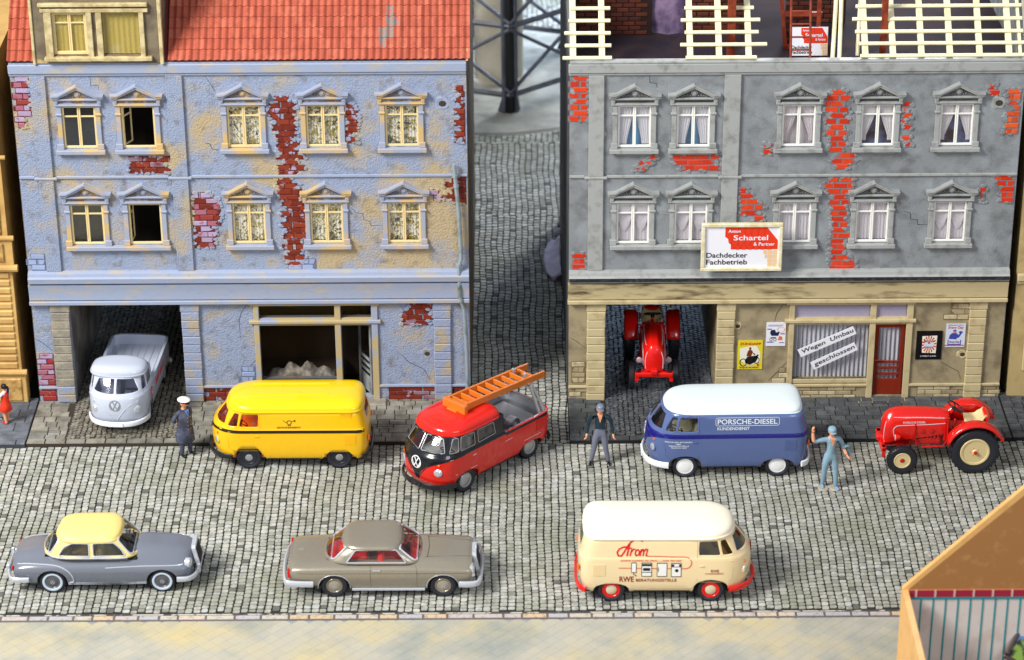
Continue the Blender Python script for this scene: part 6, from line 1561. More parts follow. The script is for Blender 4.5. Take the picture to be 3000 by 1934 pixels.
def person(label, loc, rz, mats, arms, legs, head=(0, 0), lean=0., sc_=1., hands='relaxed', hat=None, extra=None, belly=1., wristm=None):
    """mats: skin, top, trousers, shoe, hair.  arms: {side: (elbow, wrist)}, legs: {side: (knee, ankle)}; front of the figure is +x"""
    t = thing('person', label, 'person', loc, rz, None, sc_); t.scale = (sc_*1.14, sc_*1.12, sc_)
    J = {'pelvis': (0, 0, .93, .125, .10), 'waist': (lean*.3, 0, 1.06, .125*belly, .10*belly), 'chest': (lean*.7, 0, 1.24, .155, .12), 'collar': (lean, 0, 1.38, .11, .09), 'neck': (lean+.01, 0, 1.47, .052), 'skull': (lean+.02, 0, 1.56, .06)}
    Eg = [('pelvis', 'waist', 2), ('waist', 'chest', 1), ('chest', 'collar', 1), ('collar', 'neck', 0), ('neck', 'skull', 0)]
    for s, k in ((1, 'l'), (-1, 'r')):
        el, wr_ = arms[k]
        J['sh'+k] = (lean, s*.175, 1.375, .068); J['ua'+k] = ((lean+el[0])/2, (s*.20+el[1])/2+s*.012, (1.37+el[2])/2, .056); J['el'+k] = (*el, .046); J['fa'+k] = tuple((a+b)/2 for a, b in zip(el, wr_))+(.042,); J['wr'+k] = (*wr_, .032)
        fm = 1 if wristm is None else wristm
        Eg += [('collar', 'sh'+k, 1), ('sh'+k, 'ua'+k, 1), ('ua'+k, 'el'+k, 1), ('el'+k, 'fa'+k, fm), ('fa'+k, 'wr'+k, fm)]
        kn, an = legs[k]
        J['hp'+k] = (0, s*.085, .84, .098); J['th'+k] = ((kn[0])/2, (s*.09+kn[1])/2, (.84+kn[2])/2+.02, .088); J['kn'+k] = (*kn, .066); J['ca'+k] = tuple((a+b)/2 for a, b in zip(kn, an))+(.062,); J['an'+k] = (*an, .05)
        J['he'+k] = (an[0]-.03, an[1], .04, .042, .036); J['to'+k] = (an[0]+.16, an[1]+s*.03, .032, .038, .03)
        Eg += [('pelvis', 'hp'+k, 2), ('hp'+k, 'th'+k, 2), ('th'+k, 'kn'+k, 2), ('kn'+k, 'ca'+k, 2), ('ca'+k, 'an'+k, 2), ('an'+k, 'he'+k, 3), ('he'+k, 'to'+k, 3)]
    V, Fc, mi = skin_mesh(J, Eg); m = MB()
    for f, k in zip(Fc, mi): m.f.append(f); m.m.append(k)
    m.v = list(V)
    # hands: palm, four fingers of unequal length, thumb
    for s, k in ((1, 'l'), (-1, 'r')):
        el, wr_ = arms[k]; d = (Vector(wr_)-Vector(el)).normalized(); w0 = Vector(wr_); side = Vector((1, 0, 0)) if abs(d.x) < .8 else Vector((0, 0, 1)); side = (side-d*side.dot(d)).normalized(); nrm = d.cross(side).normalized()*(-s)
        H = {'w': (*(w0-d*.01), .030, .024), 'p': (*(w0+d*.05), .040, .020), 'k': (*(w0+d*.085), .036, .018)}; E2 = [('w', 'p', 0), ('p', 'k', 0)]
        for i, (off, ln) in enumerate(((-.033, .062), (-.011, .078), (.011, .074), (.032, .056))):
            a = w0+d*.09+side*off; b = a+d*ln*.5+nrm*.01; c = b+d*ln*.35+nrm*ln*.55
            H[f'a{i}'] = (*a, .011); H[f'b{i}'] = (*b, .0105); H[f'c{i}'] = (*c, .009); E2 += [('k', f'a{i}', 0), (f'a{i}', f'b{i}', 0), (f'b{i}', f'c{i}', 0)]
        a = w0+d*.035+side*.035; b = a+d*.035+side*.028+nrm*.012; c = b+d*.032+nrm*.012+side*.004
        H['t0'] = (*a, .014); H['t1'] = (*b, .012); H['t2'] = (*c, .010); E2 += [('p', 't0', 0), ('t0', 't1', 0), ('t1', 't2', 0)]
        V2, F2, _ = skin_mesh(H, E2, 1); m.add(V2, F2, 0)
    # head with face and ears, turned by head=(yaw, pitch)
    hm = MB(); rows = []
    for i in range(15):
        a = math.pi*i/14; z = -.125*math.cos(a); rr_ = math.sin(a)**.85; row = []
        for j in range(20):
            b = 2*math.pi*j/20; jaw = 1-.22*max(0, -z/.125)**1.2*(1 if math.cos(b) < .3 else .55)
            x = .098*rr_*math.cos(b)*jaw; y = .078*rr_*math.sin(b)*jaw
            if math.cos(b) > .9 and -.045 < z < .02: x += .016*(1-abs(z+.015)/.035) if abs(z+.015) < .035 else 0
            if math.cos(b) > .8 and .005 < z < .03: x -= .006
            row.append((x, y, z))
        rows.append(row)
    hm.grid(rows, closed=True, m=0)
    for s in (-1, 1):
        hm.lathe([(.0, -.01), (.028, -.006), (.030, .004), (.018, .008), (0, .004)], (-.008, s*.076, -.01), 'y', 10, m=0, sx=.75)
        hm.lathe([(.0, .0), (.011, .0), (.007, .004), (0, .005)], (.080, s*.030, .016), 'x', 8, m=5)
    hm.prism([(.094, -.006), (.120, -.032), (.118, -.042), (.090, -.044)], 'y', -.013, .013, 0)
    hm.box(.084, .094, -.022, .022, -.074, -.066, m=6)
    Mh = Matrix.Translation((lean+.025, 0, 1.615)) @ Matrix.Rotation(head[0], 4, 'Z') @ Matrix.Rotation(head[1], 4, 'Y'); hm.xf(Mh)
    m.add(hm.v, [tuple(f) for f in hm.f]); m.m[-len(hm.f):] = hm.m
    eyes = mat('eye', (30, 24, 22), .4); lips = mat('lips', (176, 84, 70), .5)
    m.build('body', list(mats)+[eyes, lips], t, smooth=60)
    if hat: hat(t, Mh)
    if extra: extra(t)
    return t
fsk = mat('skin_paint', (234, 164, 124), .5); fsk2 = mat('skin_paint_2', (226, 156, 116), .5)
def flat_cap(col, col2=None):
    def f(t, Mh):
        m = MB(); rows = []
        for i in range(9):
            a = math.pi/2*i/8; z = .035+.095*math.sin(a); r_ = math.cos(a)**.6
            rows.append([(.112*r_*math.cos(b)-.004+.012*math.sin(a), .096*r_*math.sin(b), z) for b in [2*math.pi*j/20 for j in range(20)]])
        m.grid(rows, closed=True); m.box(.06, .150, -.06, .06, .030, .044, c=.008); m.xf(Mh); m.build('cap', col, t, smooth=50)
    return f
def officer_cap(t, Mh):
    m = MB(); m.lathe([(.095, .03), (.100, .035), (.100, .075)], (0, 0, 0), 'z', 24, m=1); m.lathe([(.100, .075), (.148, .10), (.150, .112), (.12, .140), (0, .155)], (0, 0, 0), 'z', 24, m=0, sx=1.05)
    m.xf(Matrix.Rotation(R(8), 4, 'Y')); t0 = len(m.v); m.prism([(.07, .07), (.155, .035), (.165, -.0), (.155, -.035), (.07, -.07)], 'z', .035, .048, 1); m.xf(Matrix.Rotation(R(14), 4, 'Y'), t0); m.xf(Mh)
    m.build('cap', [mat('cap_white_cloth', (238, 238, 236), .6), mBlackP], t, smooth=40)
coatm = mat('coat_grey', (88, 94, 116), .6, rgb2=(56, 60, 78), scale=6); 
def coat(t):
    m = MB(); rows = []
    for (z, rx, ry, dx) in ((1.41, .09, .15, .0), (1.36, .125, .205, .0), (1.22, .165, .20, .01), (1.06, .170, .19, .02), (.95, .165, .19, .02), (.80, .19, .21, .01), (.62, .205, .235, .0), (.48, .215, .25, .0), (.465, .20, .235, .0)):
        rows.append([(dx+rx*math.cos(b)*(1+.03*math.sin(5*b)*(1.4-z)), ry*math.sin(b), z) for b in [2*math.pi*j/28 for j in range(28)]])
    m.grid(rows, closed=True); m.build('coat', coatm, t, smooth=70)
    m = MB()
    for z in (1.24, 1.12, 1.0, .88):
        for y in (.045, -.045): m.lathe([(.0, .006), (.013, .0), (.013, -.006)][::-1], (.178 if z > 1 else .19, y, z), 'x', 8)
    m.build('button', mat('brass', (214, 186, 110), .35, metal=.6), t)
    m = MB(); m.add([(.10, -.07, 1.44), (.10, .07, 1.44), (.185, .0, 1.24)], [(0, 1, 2)], 0); m.add([(.135, -.014, 1.40), (.135, .014, 1.40), (.19, .0, 1.25)], [(0, 1, 2)], 1); m.build('shirt', [mat('shirt_blue', (110, 150, 214), .6), mat('tie', (20, 24, 44), .6)], t, smooth=0, fixn=False)
shoeK = mat('shoe_black', (18, 18, 22), .3); bootK = shoeK
hair_d = mat('hair_dark', (26, 24, 30), .6)
x, y = G(552, 1332, ZR)
person('police officer in white peaked cap and long grey coat standing beside the yellow van', (x-.05, y, ZR), R(-42), [fsk2, coatm, mat('trouser_grey', (70, 76, 98), .6), shoeK, hair_d],
       {'l': ((-.10, .27, 1.10), (-.20, .08, .98)), 'r': ((-.10, -.27, 1.10), (-.20, -.08, .98))}, {'l': ((.04, .10, .46), (.02, .12, .07)), 'r': ((-.0, -.10, .46), (-.02, -.12, .07))}, head=(R(14), R(-4)), sc_=.95, hat=officer_cap, extra=coat, belly=1.15)
x, y = G(1757, 1356, ZR)
def vneck(t):
    m = MB(); m.prism([(-.045, 1.46), (.045, 1.46), (.0, 1.27)], 'x', .100, .162); m.build('open_collar', fsk, t, smooth=30)
person('worker in grey cap, dark teal jacket and grey trousers standing by the right driveway', (x, y, ZR), R(-92), [fsk, mat('jacket_teal', (26, 52, 66), .35, coat=.3), mat('trouser_mid', (112, 116, 134), .6), shoeK, hair_d],
       {'l': ((-.02, .27, 1.12), (.04, .30, .88)), 'r': ((-.02, -.27, 1.12), (.04, -.30, .88))}, {'l': ((.03, .13, .47), (.0, .20, .07)), 'r': ((.03, -.13, .47), (.0, -.20, .07))}, head=(R(8), R(4)), sc_=1.0, hat=flat_cap(gloss('cap_slate', (120, 132, 152))), extra=vneck, lean=.02)
x, y = G(2428, 1428, ZR)
lb = mat('overall_blue', (138, 172, 192), .6, rgb2=(138, 140, 140), scale=9, lo=.55, hi=.8, bump=.3, bscale=20)
def ov(t):
    m = MB(); m.prism([(-.045, 1.46), (.045, 1.46), (.0, 1.25)], 'x', .100, .155); m.build('open_collar', fsk, t, smooth=30)
    m = MB(); rows = []
    for i in range(7): rows.append([(.02+.05*math.sin(j*1.7+i), .38+.06*math.cos(i*1.3+j)*.5+.02*j-.08, 1.16-.26*i/6+.02*math.sin(j*2)) for j in range(7)])
    m.grid(rows); o = m.build('folded_cloth', lb, t, smooth=80); md = o.modifiers.new('thick', 'SOLIDIFY'); md.thickness = .05
    m = MB(); m.lathe([(.0, 0), (.17, .0), (.15, .02), (0, .02)], (0.02, .14, 0), 'z', 18, sy=.8); m.lathe([(.0, 0), (.15, .0), (.13, .018), (0, .018)], (.0, -.13, 0), 'z', 18, sy=.8); m.build('foot_glue', mat('glue_pale', (178, 168, 152), .25), t)
person('worker in light blue cap and overalls with one arm raised, between blue van and tractor', (x, y, ZR), R(-80), [fsk, lb, lb, mat('boot_blue', (130, 170, 205), .4), hair_d],
       {'l': ((.0, .27, 1.12), (.14, .33, .98)), 'r': ((.05, -.42, 1.38), (.03, -.44, 1.62))}, {'l': ((.05, .12, .47), (.05, .14, .07)), 'r': ((-.03, -.11, .47), (-.10, -.12, .07))}, head=(R(0), R(12)), sc_=1.02, hat=flat_cap(lb), extra=ov, wristm=0)
# girl and companion on the pavement at the left edge
def dress(t):
    m = MB(); rows = []
    for (z, rx, ry) in ((1.42, .08, .12), (1.33, .115, .165), (1.15, .13, .15), (1.02, .125, .145), (.85, .17, .20), (.62, .21, .25), (.60, .19, .23)): rows.append([(rx*math.cos(b)*(1+.05*math.sin(6*b)*(1.4-z)), ry*math.sin(b), z) for b in [2*math.pi*j/24 for j in range(24)]])
    m.grid(rows, closed=True); m.build('dress', mat('dress_red', (236, 58, 30), .5), t, smooth=70)
def girl_hair(t, Mh):
    m = MB(); rows = []
    for i in range(9):
        a = math.pi*i/8*.62; z = .135*math.cos(a)+.01; rows.append([((.112*math.sin(a)**.7 if i else 0)*math.cos(b)-.022, (.093*math.sin(a)**.7 if i else 0)*math.sin(b), z) for b in [2*math.pi*j/18 for j in range(18)]])
    m.grid(rows, closed=True); m.tube([(-.10, -.05, .03), (-.135, -.06, -.08), (-.12, -.07, -.20), (-.13, -.07, -.33)], [.045, .05, .04, .012], 10); m.xf(Mh); m.build('hair', hair_d, t, smooth=60)
    m = MB(); m.lathe([(.0, -.03), (.05, -.03), (.05, .0), (0, .0)], (0, 0, 0), 'x', 10); m.xf(Mh @ Matrix.Translation((-.10, -.06, -.10))); m.build('hair_ribbon', mat('ribbon', (240, 240, 240), .5), t)
x, y = G(22, 1240, 0)
person('girl with long black hair and red dress at the left edge beside the tan facade', (x, y, 0), R(150), [fsk, mat('sleeve_white', (232, 236, 244), .5), fsk, mat('shoe_red', (210, 20, 24), .3), hair_d],
       {'l': ((.12, .20, 1.14), (.30, .16, 1.0)), 'r': ((.02, -.24, 1.14), (.16, -.22, .96))}, {'l': ((.04, .07, .47), (-.02, .07, .07)), 'r': ((.0, -.07, .47), (.06, -.07, .07))}, sc_=.67, hat=girl_hair, extra=dress)
x, y = G(-8, 1232, 0)
person('child in green top and blue trousers half outside the left edge, beside the girl', (x-.02, y, 0), R(-30), [fsk, mat('top_green', (150, 190, 40), .5), mat('trouser_blue', (40, 92, 190), .5), mat('shoe_pale', (210, 220, 232), .4), hair_d],
       {'l': ((.05, .22, 1.14), (.14, .22, .96)), 'r': ((.12, -.20, 1.14), (.26, -.16, 1.0))}, {'l': ((.04, .09, .47), (.0, .10, .07)), 'r': ((.02, -.09, .47), (.0, -.10, .07))}, sc_=.66, hat=girl_hair)
# ============================================================ ATTIC OF THE GREY HOUSE (local coordinates of the house)
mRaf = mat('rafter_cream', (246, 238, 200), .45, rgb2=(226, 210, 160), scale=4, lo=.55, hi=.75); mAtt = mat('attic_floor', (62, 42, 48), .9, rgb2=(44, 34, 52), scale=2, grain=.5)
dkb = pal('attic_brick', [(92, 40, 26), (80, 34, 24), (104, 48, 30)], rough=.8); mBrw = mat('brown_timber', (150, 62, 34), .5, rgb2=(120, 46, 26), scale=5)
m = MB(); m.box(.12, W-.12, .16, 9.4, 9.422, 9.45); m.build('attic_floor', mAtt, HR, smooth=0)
RAX = [.09, .82, 3.05, 3.78, 4.53, 7.48, 8.18, 8.90, 9.62, 10.37, 11.12, 11.40]
Ls = 4.2
for i, x in enumerate(RAX):
    m = MB(); w_ = .155 if i < 11 else .08; m.box(-w_/2, w_/2, 0, Ls, -.09, 0, c=.008); m.build('rafter', mRaf, HR, loc=(x, .05, 9.80), rot=(R(45), 0, 0))
rn = random.Random(8)
gaps = [(-.18, 1.06, [(-.18, 1.07), (-.12, 1.06), (-.13, 1.05), (-.02, 1.05), (.02, 1.05), (-.1, 1.05)]), (2.8, 5.0, [(2.93, 4.73), (2.80, 5.0), (2.92, 4.80), (2.83, 4.85), (2.93, 4.70), (2.9, 4.8)]), (7.2, 11.5, [(7.34, 11.52), (7.32, 11.53), (7.24, 11.5), (7.18, 11.5), (7.28, 11.5), (7.1, 11.5)])]
for k in range(8):
    for g in gaps:
        a, b2 = g[2][min(k, 5)]
        d = .0+k*.342; m = MB(); m.box(a, b2, -.045, .045, -.005, .065, c=.012); m.build('batten', mRaf, HR, loc=(0, .05+d*math.cos(sl), 9.80+d*math.sin(sl)), rot=(sl, rn.uniform(-.002, .002), 0))
m = MB()
for xx, w_ in ((.0, .12), (W-.12, .12)):
    m.prism([(.20, 9.43), (9.4, 9.43), (9.4, 14.2), (4.7, 14.2), (.15, 9.62)], 'x', xx, xx+w_)
m.build('gable_wall', mat('gable_grey', (150, 154, 152), .7, rgb2=(116, 118, 116), scale=2, stretch=(1, 1, .3)), HR, smooth=0)
# brick cross wall with a doorway card, brick chimney
def attic_wall(x0, x1, y, z0, z1, name='attic_wall'):
    m = MB(); m.box(x0, x1, y+.01, y+.12, z0, z1); wo = m.build(name, mat('attic_mortar', (48, 30, 26), .9), HR, smooth=0)
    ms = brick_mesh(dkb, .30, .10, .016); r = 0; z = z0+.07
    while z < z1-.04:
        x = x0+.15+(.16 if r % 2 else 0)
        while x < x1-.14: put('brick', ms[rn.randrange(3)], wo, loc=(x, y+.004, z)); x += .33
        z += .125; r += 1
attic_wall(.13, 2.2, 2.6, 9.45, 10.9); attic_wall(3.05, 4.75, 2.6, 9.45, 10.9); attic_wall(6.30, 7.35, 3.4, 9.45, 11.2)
m = MB(); rows = []
for i in range(9): rows.append([(2.2, 2.75+.06*math.cos(i), 9.46+1.6*i/8), (2.62, 2.60, 9.46+1.6*i/8), (3.05, 2.75, 9.46+1.6*i/8)])
m.grid(rows); m.build('door_card', mat('card_lilac', (150, 128, 160), .3, rgb2=(110, 92, 130), scale=3), HR, smooth=60)
attic_wall(5.62, 6.3, 2.0, 9.45, 11.2, 'chimney_wall')
def post(x, y, z0, z1, w_=.13, mt=mBrw, name='timber_post', lean=(0, 0)):
    m = MB(); m.prism([(-w_/2, -w_/2), (w_/2, -w_/2), (w_/2, w_/2), (-w_/2, w_/2)], 'z', 0, z1-z0); return m.build(name, mt, HR, loc=(x, y, z0), rot=(lean[1], lean[0], 0), smooth=0)
post(4.13, .9, 9.45, 11.6, .2); post(8.0, .75, 9.45, 11.6, .15); post(5.60, 1.6, 9.45, 11.4, .10, lean=(R(-6), 0)); post(6.42, 1.5, 9.45, 11.4, .10)
for zz in (9.46, 10.35):
    m = MB(); m.box(5.55, 6.5, 1.5, 1.6, zz, zz+.1); m.build('cross_beam', mBrw, HR, smooth=0)
for i, (x, xt) in enumerate(((6.68, 6.86), (6.86, 6.98))):
    m = MB(); m.tube([(x, .35, 9.5), (xt, 1.6, 11.3)], .055, 8); m.build('pole', mRaf, HR)
m = MB(); m.tube([(7.38, .9, 9.5), (7.50, 1.8, 11.6)], .05, 8); m.build('pole', mRaf, HR)
def local(o, lab, cat, group=None):   # a loose thing in the attic: top level, placed where the house stands
    return tag(o, lab, cat, group)
# ladder in the attic
la = thing('ladder', 'brown wooden ladder leaning in the open roof of the grey house before the small sign', 'ladder', (XR+5.6, .12, 9.38)); 
for s in (0, 1):
    m = MB(); m.tube([(s*.49, 0, 0), (s*.49, .55, 1.9)], .032, 8); m.build('stile', mBrw, la)
for k in range(6):
    m = MB(); f = .08+.165*k; m.tube([(0, .55*f, 1.9*f), (.49, .55*f, 1.9*f)], .026, 8); m.build('rung', mBrw, la)
# mallet-like tool
tl = thing('mason_tool', 'brown wooden trowel tool lying with its handle up on the attic floor edge', 'tool', (XR+7.42, .35, 9.38))
m = MB(); m.box(-.14, .14, -.10, .10, 0, .13, c=.03); m.box(-.25, .26, -.14, .12, 0, .05, c=.02); m.build('head', mBrw, tl)
m = MB(); m.tube([(0, 0, .1), (.13, .1, .55)], [.035, .045], 8); m.build('handle', mBrw, tl)
# ============================================================ ROOFER'S SIGNS
sR = mat('sign_red', (234, 56, 22), .5); sW = mat('sign_white', (240, 240, 248), .5); sK = mat('sign_black', (34, 34, 40), .5); sT = mat('sign_tan', (240, 200, 150), .5); sF = mat('sign_frame', (238, 232, 208), .4, rgb2=(220, 206, 160), scale=5); sD = mat('sign_darkred', (176, 34, 16), .5)
def roofer_sign(parent, w_, h, frame=True):
    """origin: lower left corner of the board, picture in the x-z plane facing -y"""
    m = MB(); m.box(0, w_, 0, .04, 0, h); m.build('board', sW, parent, smooth=0)
    if frame:
        m = MB(); f = w_*.055
        m.box(-f, w_+f, -.06, .06, -f, 0, c=.02); m.box(-f, w_+f, -.06, .06, h, h+f, c=.02); m.box(-f, 0, -.058, .06, 0, h, c=.018); m.box(w_, w_+f, -.058, .06, 0, h, c=.018); m.build('frame', sF, parent)
    U = lambda x: x*w_; V_ = lambda z: z*h
    m = MB()
    roof = [(.27, .98), (.84, .98), (.99, .66), (.99, .44), (.35, .44), (.35, .56), (.32, .60), (.31, .70), (.27, .75)]
    m.add([(U(a), -.004, V_(b)) for a, b in roof], [tuple(range(len(roof)))], 0)
    m.build('roof_picture', sR, parent, smooth=0, fixn=False)
    m = MB()
    for k in range(7):
        x = .40+.085*k; 
        for (zz, dx) in ((.60, .0), (.50, .042)):
            P_ = [(U(x+dx+.042*math.cos(a)), -.007, V_(zz+.07*math.sin(a))) for a in [math.pi+math.pi*i/6 for i in range(7)]]
            if x+dx+.042 < .99: m.tube(P_, .004*w_/2, 4)
    for k in range(6): m.tube([(U(.36+.09*k), -.007, V_(.97)), (U(.36+.09*k), -.007, V_(.6))], .003*w_/2, 4)
    m.build('picture_line', sD, parent, smooth=0)
    m = MB()
    for s, x, z, ww, hh in (('Anton', .31, .855, .17, .075), ('Schartel', .385, .665, .47, .13), ('& Partner', .66, .53, .29, .085)):
        v, f = text2d(s, U(x), V_(z), U(ww), V_(hh), bold=.006*w_); m.add([(a, -.010, b) for a, b in v], f)
    m.build('lettering', sW, parent, smooth=0, fixn=False)
    m = MB()
    for s, x, z, ww, hh in (('Dachdecker', .02, .235, .56, .125), ('Fachbetrieb', .02, .065, .56, .125)):
        v, f = text2d(s, U(x), V_(z), U(ww), V_(hh), bold=.004*w_); m.add([(a, -.006, b) for a, b in v], f)
    m.build('lettering', sK, parent, smooth=0, fixn=False)
    m = MB()
    for r in range(4):
        z1 = .42-.105*r; n0 = .795+.02*r
        x = .985
        while x > n0+.02: xx = max(n0, x-.065); m.add([(U(xx+.004), -.005, V_(z1-.095)), (U(x), -.005, V_(z1-.095)), (U(x), -.005, V_(z1)), (U(xx+.004), -.005, V_(z1))], [(0, 1, 2, 3)]); x -= .07
    m.build('wall_picture', sT, parent, smooth=0, fixn=False)
x0, z0 = F(2064, 783, -.36); x1, _ = F(2278, 779, -.36); _, z1 = F(2064, 665, -.36)
bb = thing('billboard', 'large white roofer sign in a cream frame fixed on the grey facade above the ledge', 'sign', (x0, -.36, z0)); roofer_sign(bb, x1-x0, z1-z0)
m = MB()
for fx in (.2, .8): m.box((x1-x0)*fx-.03, (x1-x0)*fx+.03, .04, .34, .1, .2)
m.build('bracket', sF, bb, smooth=0)
sg = thing('small_sign', 'small unframed roofer sign standing inside the open roof behind the brown ladder', 'sign', (XR+5.68, .95, 9.42)); sg.rotation_euler = (R(-8), 0, 0); roofer_sign(sg, .94, .74, False)
# ============================================================ PAPERS AND POSTERS ON THE GREY HOUSE
def strip(label, pts, text, tx):
    (ax, ay), (bx, by) = pts; xa, za = F(ax, ay, -.075); xb, zb = F(bx, by, -.075); L_ = math.hypot(xb-xa, zb-za); an = math.atan2(zb-za, xb-xa)
    t = thing('paper_strip', label, 'notice', (xa, -.05, za), 0, 'notices on the shop window'); t.rotation_euler = (0, -an, 0)
    m = MB(); m.box(0, L_, 0, .02, 0, .24); m.build('paper', sW, t, smooth=0)
    m = MB(); v, f = text2d(text, .06, .045, L_-.12, .16, shear=.18, bold=.014); m.add([(a, -.004, b) for a, b in v], f); m.build('lettering', sK, t, smooth=0, fixn=False)
strip('upper white paper strip reading Wegen Umbau, tilted on the blind-covered shop window', ((2347, 1048), (2510, 979)), 'Wegen  Umbau', 0)
strip('lower white paper strip reading geschlossen, tilted on the blind-covered shop window', ((2385, 1085), (2514, 1026)), 'geschlossen', 0)
def poster(label, px, mt, draw):
    xa, zb = F(px[0], px[3], -.02); xb, _ = F(px[2], px[3], -.02); _, zt = F(px[0], px[1], -.02)
    t = thing('poster', label, 'poster', (xa, -.022, zb)); w_ = xb-xa; h = zt-zb
    m = MB(); m.box(0, w_, 0, .016, 0, h); m.build('sheet', mt, t, smooth=0); draw(t, w_, h)
_layer = [0]
def pl(t, name, mt, shapes, w_, h):
    m = MB(); _layer[0] = (_layer[0]+1) % 9
    for v, f in shapes: m.add([(a*w_, -.003-.0012*_layer[0], b*h) for a, b in v], f)
    m.build(name, mt, t, smooth=0, fixn=False)
def ell(cx, cz, rx, rz_, n=16): return [(cx+rx*math.cos(2*math.pi*i/n), cz+rz_*math.sin(2*math.pi*i/n)) for i in range(n)], [tuple(range(n))]
def rngs(cx, cz, rx, rz_, th, n=18): v, f = ring2d(1, th, n); return [(cx+a*rx, cz+b*rz_) for a, b in v], f
def pg(*p): return list(p), [tuple(range(len(p)))]
pY = mat('poster_yellow', (232, 214, 44), .5); pR = mat('poster_red', (206, 40, 26), .5); pBr = mat('poster_brown', (120, 54, 24), .5); pK = mat('poster_black', (28, 28, 30), .5); pPale = mat('poster_pale', (244, 240, 224), .5); pBl = mat('poster_blue', (60, 74, 170), .5); pNb = mat('poster_navy', (26, 34, 76), .5); pOr = mat('poster_orange', (230, 120, 60), .5); pGr = mat('poster_tan', (226, 206, 110), .5); pWh = mat('poster_white', (238, 238, 244), .5); pBk = mat('poster_ground_black', (14, 14, 18), .4); pLb = mat('poster_ground_blue', (214, 222, 238), .5)
def dz(t, w, h):
    _layer[0] = 0
    pl(t, 'picture', pPale, [pg((.12, .30), (.45, .14), (.92, .25), (.9, .6), (.75, .82), (.45, .80), (.08, .72))], w, h)
    pl(t, 'picture', pGr, [pg((.1, .12), (.5, .05), (.85, .12), (.5, .2))], w, h)
    pl(t, 'picture', pK, [rngs(.24, .24, .15, .14, .22), rngs(.76, .32, .13, .12, .22), pg((.30, .32), (.40, .44), (.72, .48), (.84, .42), (.74, .26), (.5, .16), (.32, .22)), pg((.70, .44), (.8, .52), (.86, .50), (.78, .40))], w, h)
    pl(t, 'picture', pBr, [pg((.36, .46), (.40, .62), (.48, .70), (.58, .66), (.66, .50), (.72, .50), (.68, .56), (.60, .58), (.54, .44)), ell(.50, .73, .045, .045)], w, h)
    pl(t, 'lettering', pR, [text2d('ZÜNDAPP', .08, .85, .84, .10, bold=.012), ell(.83, .16, .04, .045)], w, h)
    pl(t, 'lettering', pBr, [text2d('Bringt Dir die Heimat!', .10, .03, .76, .07)], w, h)
poster('yellow motorcycle poster with red headline on the tan wall, beside the right driveway', (2159, 998, 2232, 1082), pY, dz)
def dp(t, w, h):
    _layer[0] = 0
    pl(t, 'picture', pBl, [pg((.12, .90), (.88, .90), (.88, .885), (.12, .885)), pg((.05, .86), (.80, .86), (.80, .845), (.05, .845)), pg((.05, .70), (.28, .70), (.28, .74), (.05, .74)), pg((.74, .50), (.96, .50), (.96, .54), (.74, .54)), pg((.05, .15), (.40, .15), (.40, .19), (.05, .19)), pg((.68, .13), (.94, .13), (.94, .16), (.68, .16))], w, h)
    pl(t, 'picture', pNb, [pg((.20, .55), (.24, .68), (.44, .70), (.50, .58), (.70, .62), (.62, .44), (.28, .44)), rngs(.26, .28, .08, .07, .3), rngs(.46, .28, .08, .07, .3), pg((.24, .34), (.5, .34), (.52, .38), (.24, .38))], w, h)
    pl(t, 'picture', pOr, [pg((.60, .26), (.68, .44), (.82, .40), (.84, .26)), rngs(.76, .70, .2, .12, .1, 12)], w, h)
poster('white pram poster higher on the tan wall, left of the shop window', (2243, 945, 2300, 1014), pWh, dp)
def dk(t, w, h):
    _layer[0] = 0
    rays = []
    pl(t, 'picture', pPale, [pg((.24, .24), (.78, .22), (.80, .84), (.22, .82))], w, h)
    for i in range(16):
        a = 2*math.pi*i/16; b = a+2*math.pi/32; rays.append(pg((.5, .53), (.5+.27*math.cos(a)*1.05, .53+.30*math.sin(a)), (.5+.27*math.cos(b)*1.05, .53+.30*math.sin(b))))
    pl(t, 'picture', pR, rays, w, h); pl(t, 'picture', pLb, [ell(.5, .53, .20, .12)], w, h); pl(t, 'picture', pR, [ell(.5, .58, .05, .03)], w, h)
    pl(t, 'lettering', pK, [text2d('BEECH-NUT', .29, .61, .42, .055, bold=.008), text2d('TOBACCO', .33, .41, .34, .05, bold=.008)], w, h)
    pl(t, 'lettering', pWh, [text2d('A GREAT CHEW', .18, .10, .62, .045, bold=.004)], w, h)
poster('black tobacco poster with red sunburst pack on the tan wall, right of the red door', (2681, 970, 2756, 1053), pBk, dk)
def de(t, w, h):
    _layer[0] = 0
    pl(t, 'lettering', pR, [text2d('Every Day', .10, .76, .78, .14, shear=.2, bold=.01), pg((.0, .06), (.97, .06), (.97, .10), (.0, .10))], w, h)
    pl(t, 'picture', pBl, [pg((.16, .36), (.22, .54), (.36, .62), (.56, .60), (.64, .52), (.74, .62), (.80, .58), (.68, .42), (.58, .40), (.56, .34)), ell(.45, .70, .09, .05), ell(.76, .64, .10, .05), pg((.12, .10), (.12, .32), (.16, .32), (.16, .14), (.76, .14), (.76, .32), (.80, .32), (.80, .10))], w, h)
    pl(t, 'picture', pOr, [ell(.46, .65, .06, .05)], w, h); pl(t, 'lettering', pNb, [text2d('EVERYDAY PLAY', .10, .93, .8, .035), text2d('Every Day', .2, .17, .52, .10, shear=.2)], w, h)
poster('pale blue poster of a waving figure next to the right corner stones', (2768, 949, 2825, 1017), pLb, de)
